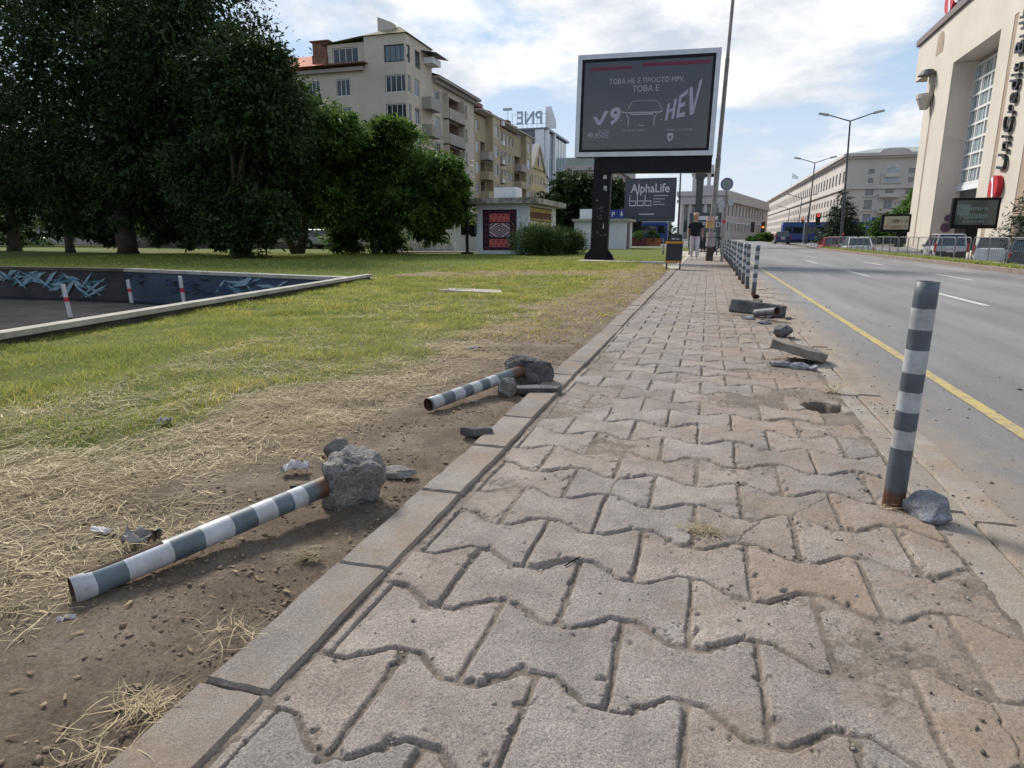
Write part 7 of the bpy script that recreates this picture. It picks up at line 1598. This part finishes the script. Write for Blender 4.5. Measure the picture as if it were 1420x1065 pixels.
# ---------------------------------------------------------------- man walking towards the camera
def skin(name, joints, edges, m, parent, root=0, sub=2):
    bm = bmesh.new(); L_ = bm.verts.layers.skin.verify(); vs = [bm.verts.new(j[0]) for j in joints]
    for a_, b_ in edges: bm.edges.new((vs[a_], vs[b_]))
    for i, v in enumerate(vs):
        r = joints[i][1]; v[L_].radius = r if isinstance(r, tuple) else (r, r); v[L_].use_root = (i == root)
    me = bpy.data.meshes.new(name); bm.to_mesh(me); bm.free(); me.materials.append(m); o = link(name, me, parent, True)
    o.modifiers.new('skin', 'SKIN').use_smooth_shade = True; s = o.modifiers.new('sub', 'SUBSURF'); s.levels = sub; s.render_levels = sub; return o
mSkin = mat('skin', (.36, .21, .15), .6); mShirt = mat('black_polo', (.010, .010, .014), .85, (.018, .017, .022), 12); mTrou = mat('pale_trousers', (.56, .52, .58), .85, (.42, .38, .45), 6, bump=.3, bscale=18); mShoe = mat('white_shoes', (.55, .55, .56), .6); mCapM = mat('tan_cap', (.40, .30, .22), .8, (.32, .2, .15), 12)
mp = G(962, 360.2); mz = AT(963, 296.5, mp.y).z; Sc = mz / 1.80
mn = thing('person', 'man in a black polo shirt and pale trousers walking towards the camera on the path', 'person', (mp.x, mp.y, 0), rz=0.0); mn.scale = (Sc, Sc, Sc)
# faces -Y; his left leg forward
J = [((0, 0, .98), (.14, .11)), ((0, -.01, 1.18), (.145, .105)), ((0, .0, 1.36), (.165, .11)), ((0, .005, 1.47), (.10, .08)), ((0, -.005, 1.54), .055), ((0, -.015, 1.60), (.085, .092)), ((0, -.02, 1.69), (.094, .108)), ((0, -.01, 1.77), (.068, .08)),
     ((-.20, .01, 1.42), .06), ((-.265, .03, 1.16), .045), ((-.275, -.06, .93), .032), ((-.275, -.075, .88), (.022, .036)),
     ((.20, .01, 1.42), .06), ((.265, .05, 1.16), .045), ((.29, .02, .92), .032), ((.29, .012, .87), (.022, .036)),
     ((-.09, 0, .90), .095), ((-.10, .03, .50), .06), ((-.10, .16, .12), .042), ((-.10, .10, .05), .04), ((-.105, -.05, .035), .036),
     ((.09, 0, .90), .095), ((.10, -.09, .50), .06), ((.10, -.12, .12), .042), ((.10, -.17, .05), .04), ((.105, -.28, .045), .036)]
E_ = [(0, 1), (1, 2), (2, 3), (3, 4), (4, 5), (5, 6), (6, 7), (2, 8), (8, 9), (9, 10), (10, 11), (2, 12), (12, 13), (13, 14), (14, 15), (0, 16), (16, 17), (17, 18), (18, 19), (19, 20), (0, 21), (21, 22), (22, 23), (23, 24), (24, 25)]
for wi, sx in ((11, -1), (15, 1)):
    w = Vector(J[wi][0]); 
    for k, (dy, ln) in enumerate(((-.032, .062), (-.011, .075), (.011, .07), (.030, .055))):
        b = len(J); J += [((w.x, w.y + dy, w.z - .035), .0095), ((w.x - sx * .004, w.y + dy * 1.1 - .006, w.z - .035 - ln * .55), .009), ((w.x - sx * .012, w.y + dy * 1.1 - .016, w.z - .035 - ln), .007)]; E_ += [(wi, b), (b, b + 1), (b + 1, b + 2)]
    b = len(J); J += [((w.x - sx * .012, w.y - .045, w.z - .012), .011), ((w.x - sx * .016, w.y - .058, w.z - .05), .009)]; E_ += [(wi, b), (b, b + 1)]
skin('body', J, E_, mSkin, mn)
skin('polo_shirt', [((0, 0, .78), (.235, .17)), ((0, -.01, 1.14), (.185, .14)), ((0, 0, 1.34), (.195, .135)), ((0, .005, 1.46), (.12, .095)), ((0, .0, 1.505), (.075, .075)), ((-.20, .01, 1.415), .085), ((-.255, .028, 1.22), .07), ((.20, .01, 1.415), .085), ((.255, .045, 1.22), .07)], [(0, 1), (1, 2), (2, 3), (3, 4), (2, 5), (5, 6), (2, 7), (7, 8)], mShirt, mn)
skin('trousers', [((0, 0, 1.03), (.15, .12)), ((-.095, 0, .86), .115), ((-.10, .03, .50), .082), ((-.10, .15, .13), .066), ((.095, 0, .86), .115), ((.10, -.09, .50), .082), ((.10, -.12, .13), .066)], [(0, 1), (1, 2), (2, 3), (0, 4), (4, 5), (5, 6)], mTrou, mn)
for a_, b_ in (((-.10, .12, .05), (-.105, -.06, .035)), ((.10, -.14, .05), (.105, -.30, .045))): skin('shoe', [(a_, (.05, .05)), (((a_[0] + b_[0]) / 2, (a_[1] + b_[1]) / 2, .05), (.05, .042)), (b_, (.046, .036))], [(0, 1), (1, 2)], mShoe, mn)
skin('cap', [((0, .0, 1.73), (.116, .132)), ((0, 0, 1.81), (.085, .095)), ((0, -.17, 1.73), (.085, .016))], [(0, 1), (0, 2)], mCapM, mn)
mb = MB()
for s in (-1, 1): mb.box(s * .033 - .014, s * .033 + .014, -.118, -.098, 1.672, 1.686)
mb.box(-.022, .022, -.113, -.095, 1.605, 1.613); mb.build('eyes_and_mouth', mat('dark_features', (.04, .02, .018), .6), mn, local=True)
MB().prism([(-.016, 0), (.016, 0), (.006, .05), (-.006, .05)], .09, .128, Matrix.Translation((0, 0, 1.628)) @ Matrix.Rotation(PI / 2, 4, 'X')).build('nose', mSkin, mn, local=True, bevel=.006)
for s in (-1, 1): MB().tube([(s * .076, -.0, 1.65), (s * .09, .012, 1.675), (s * .08, .012, 1.70)], [.01, .014, .008], 6).build('ear', mSkin, mn, local=True, smooth=True)
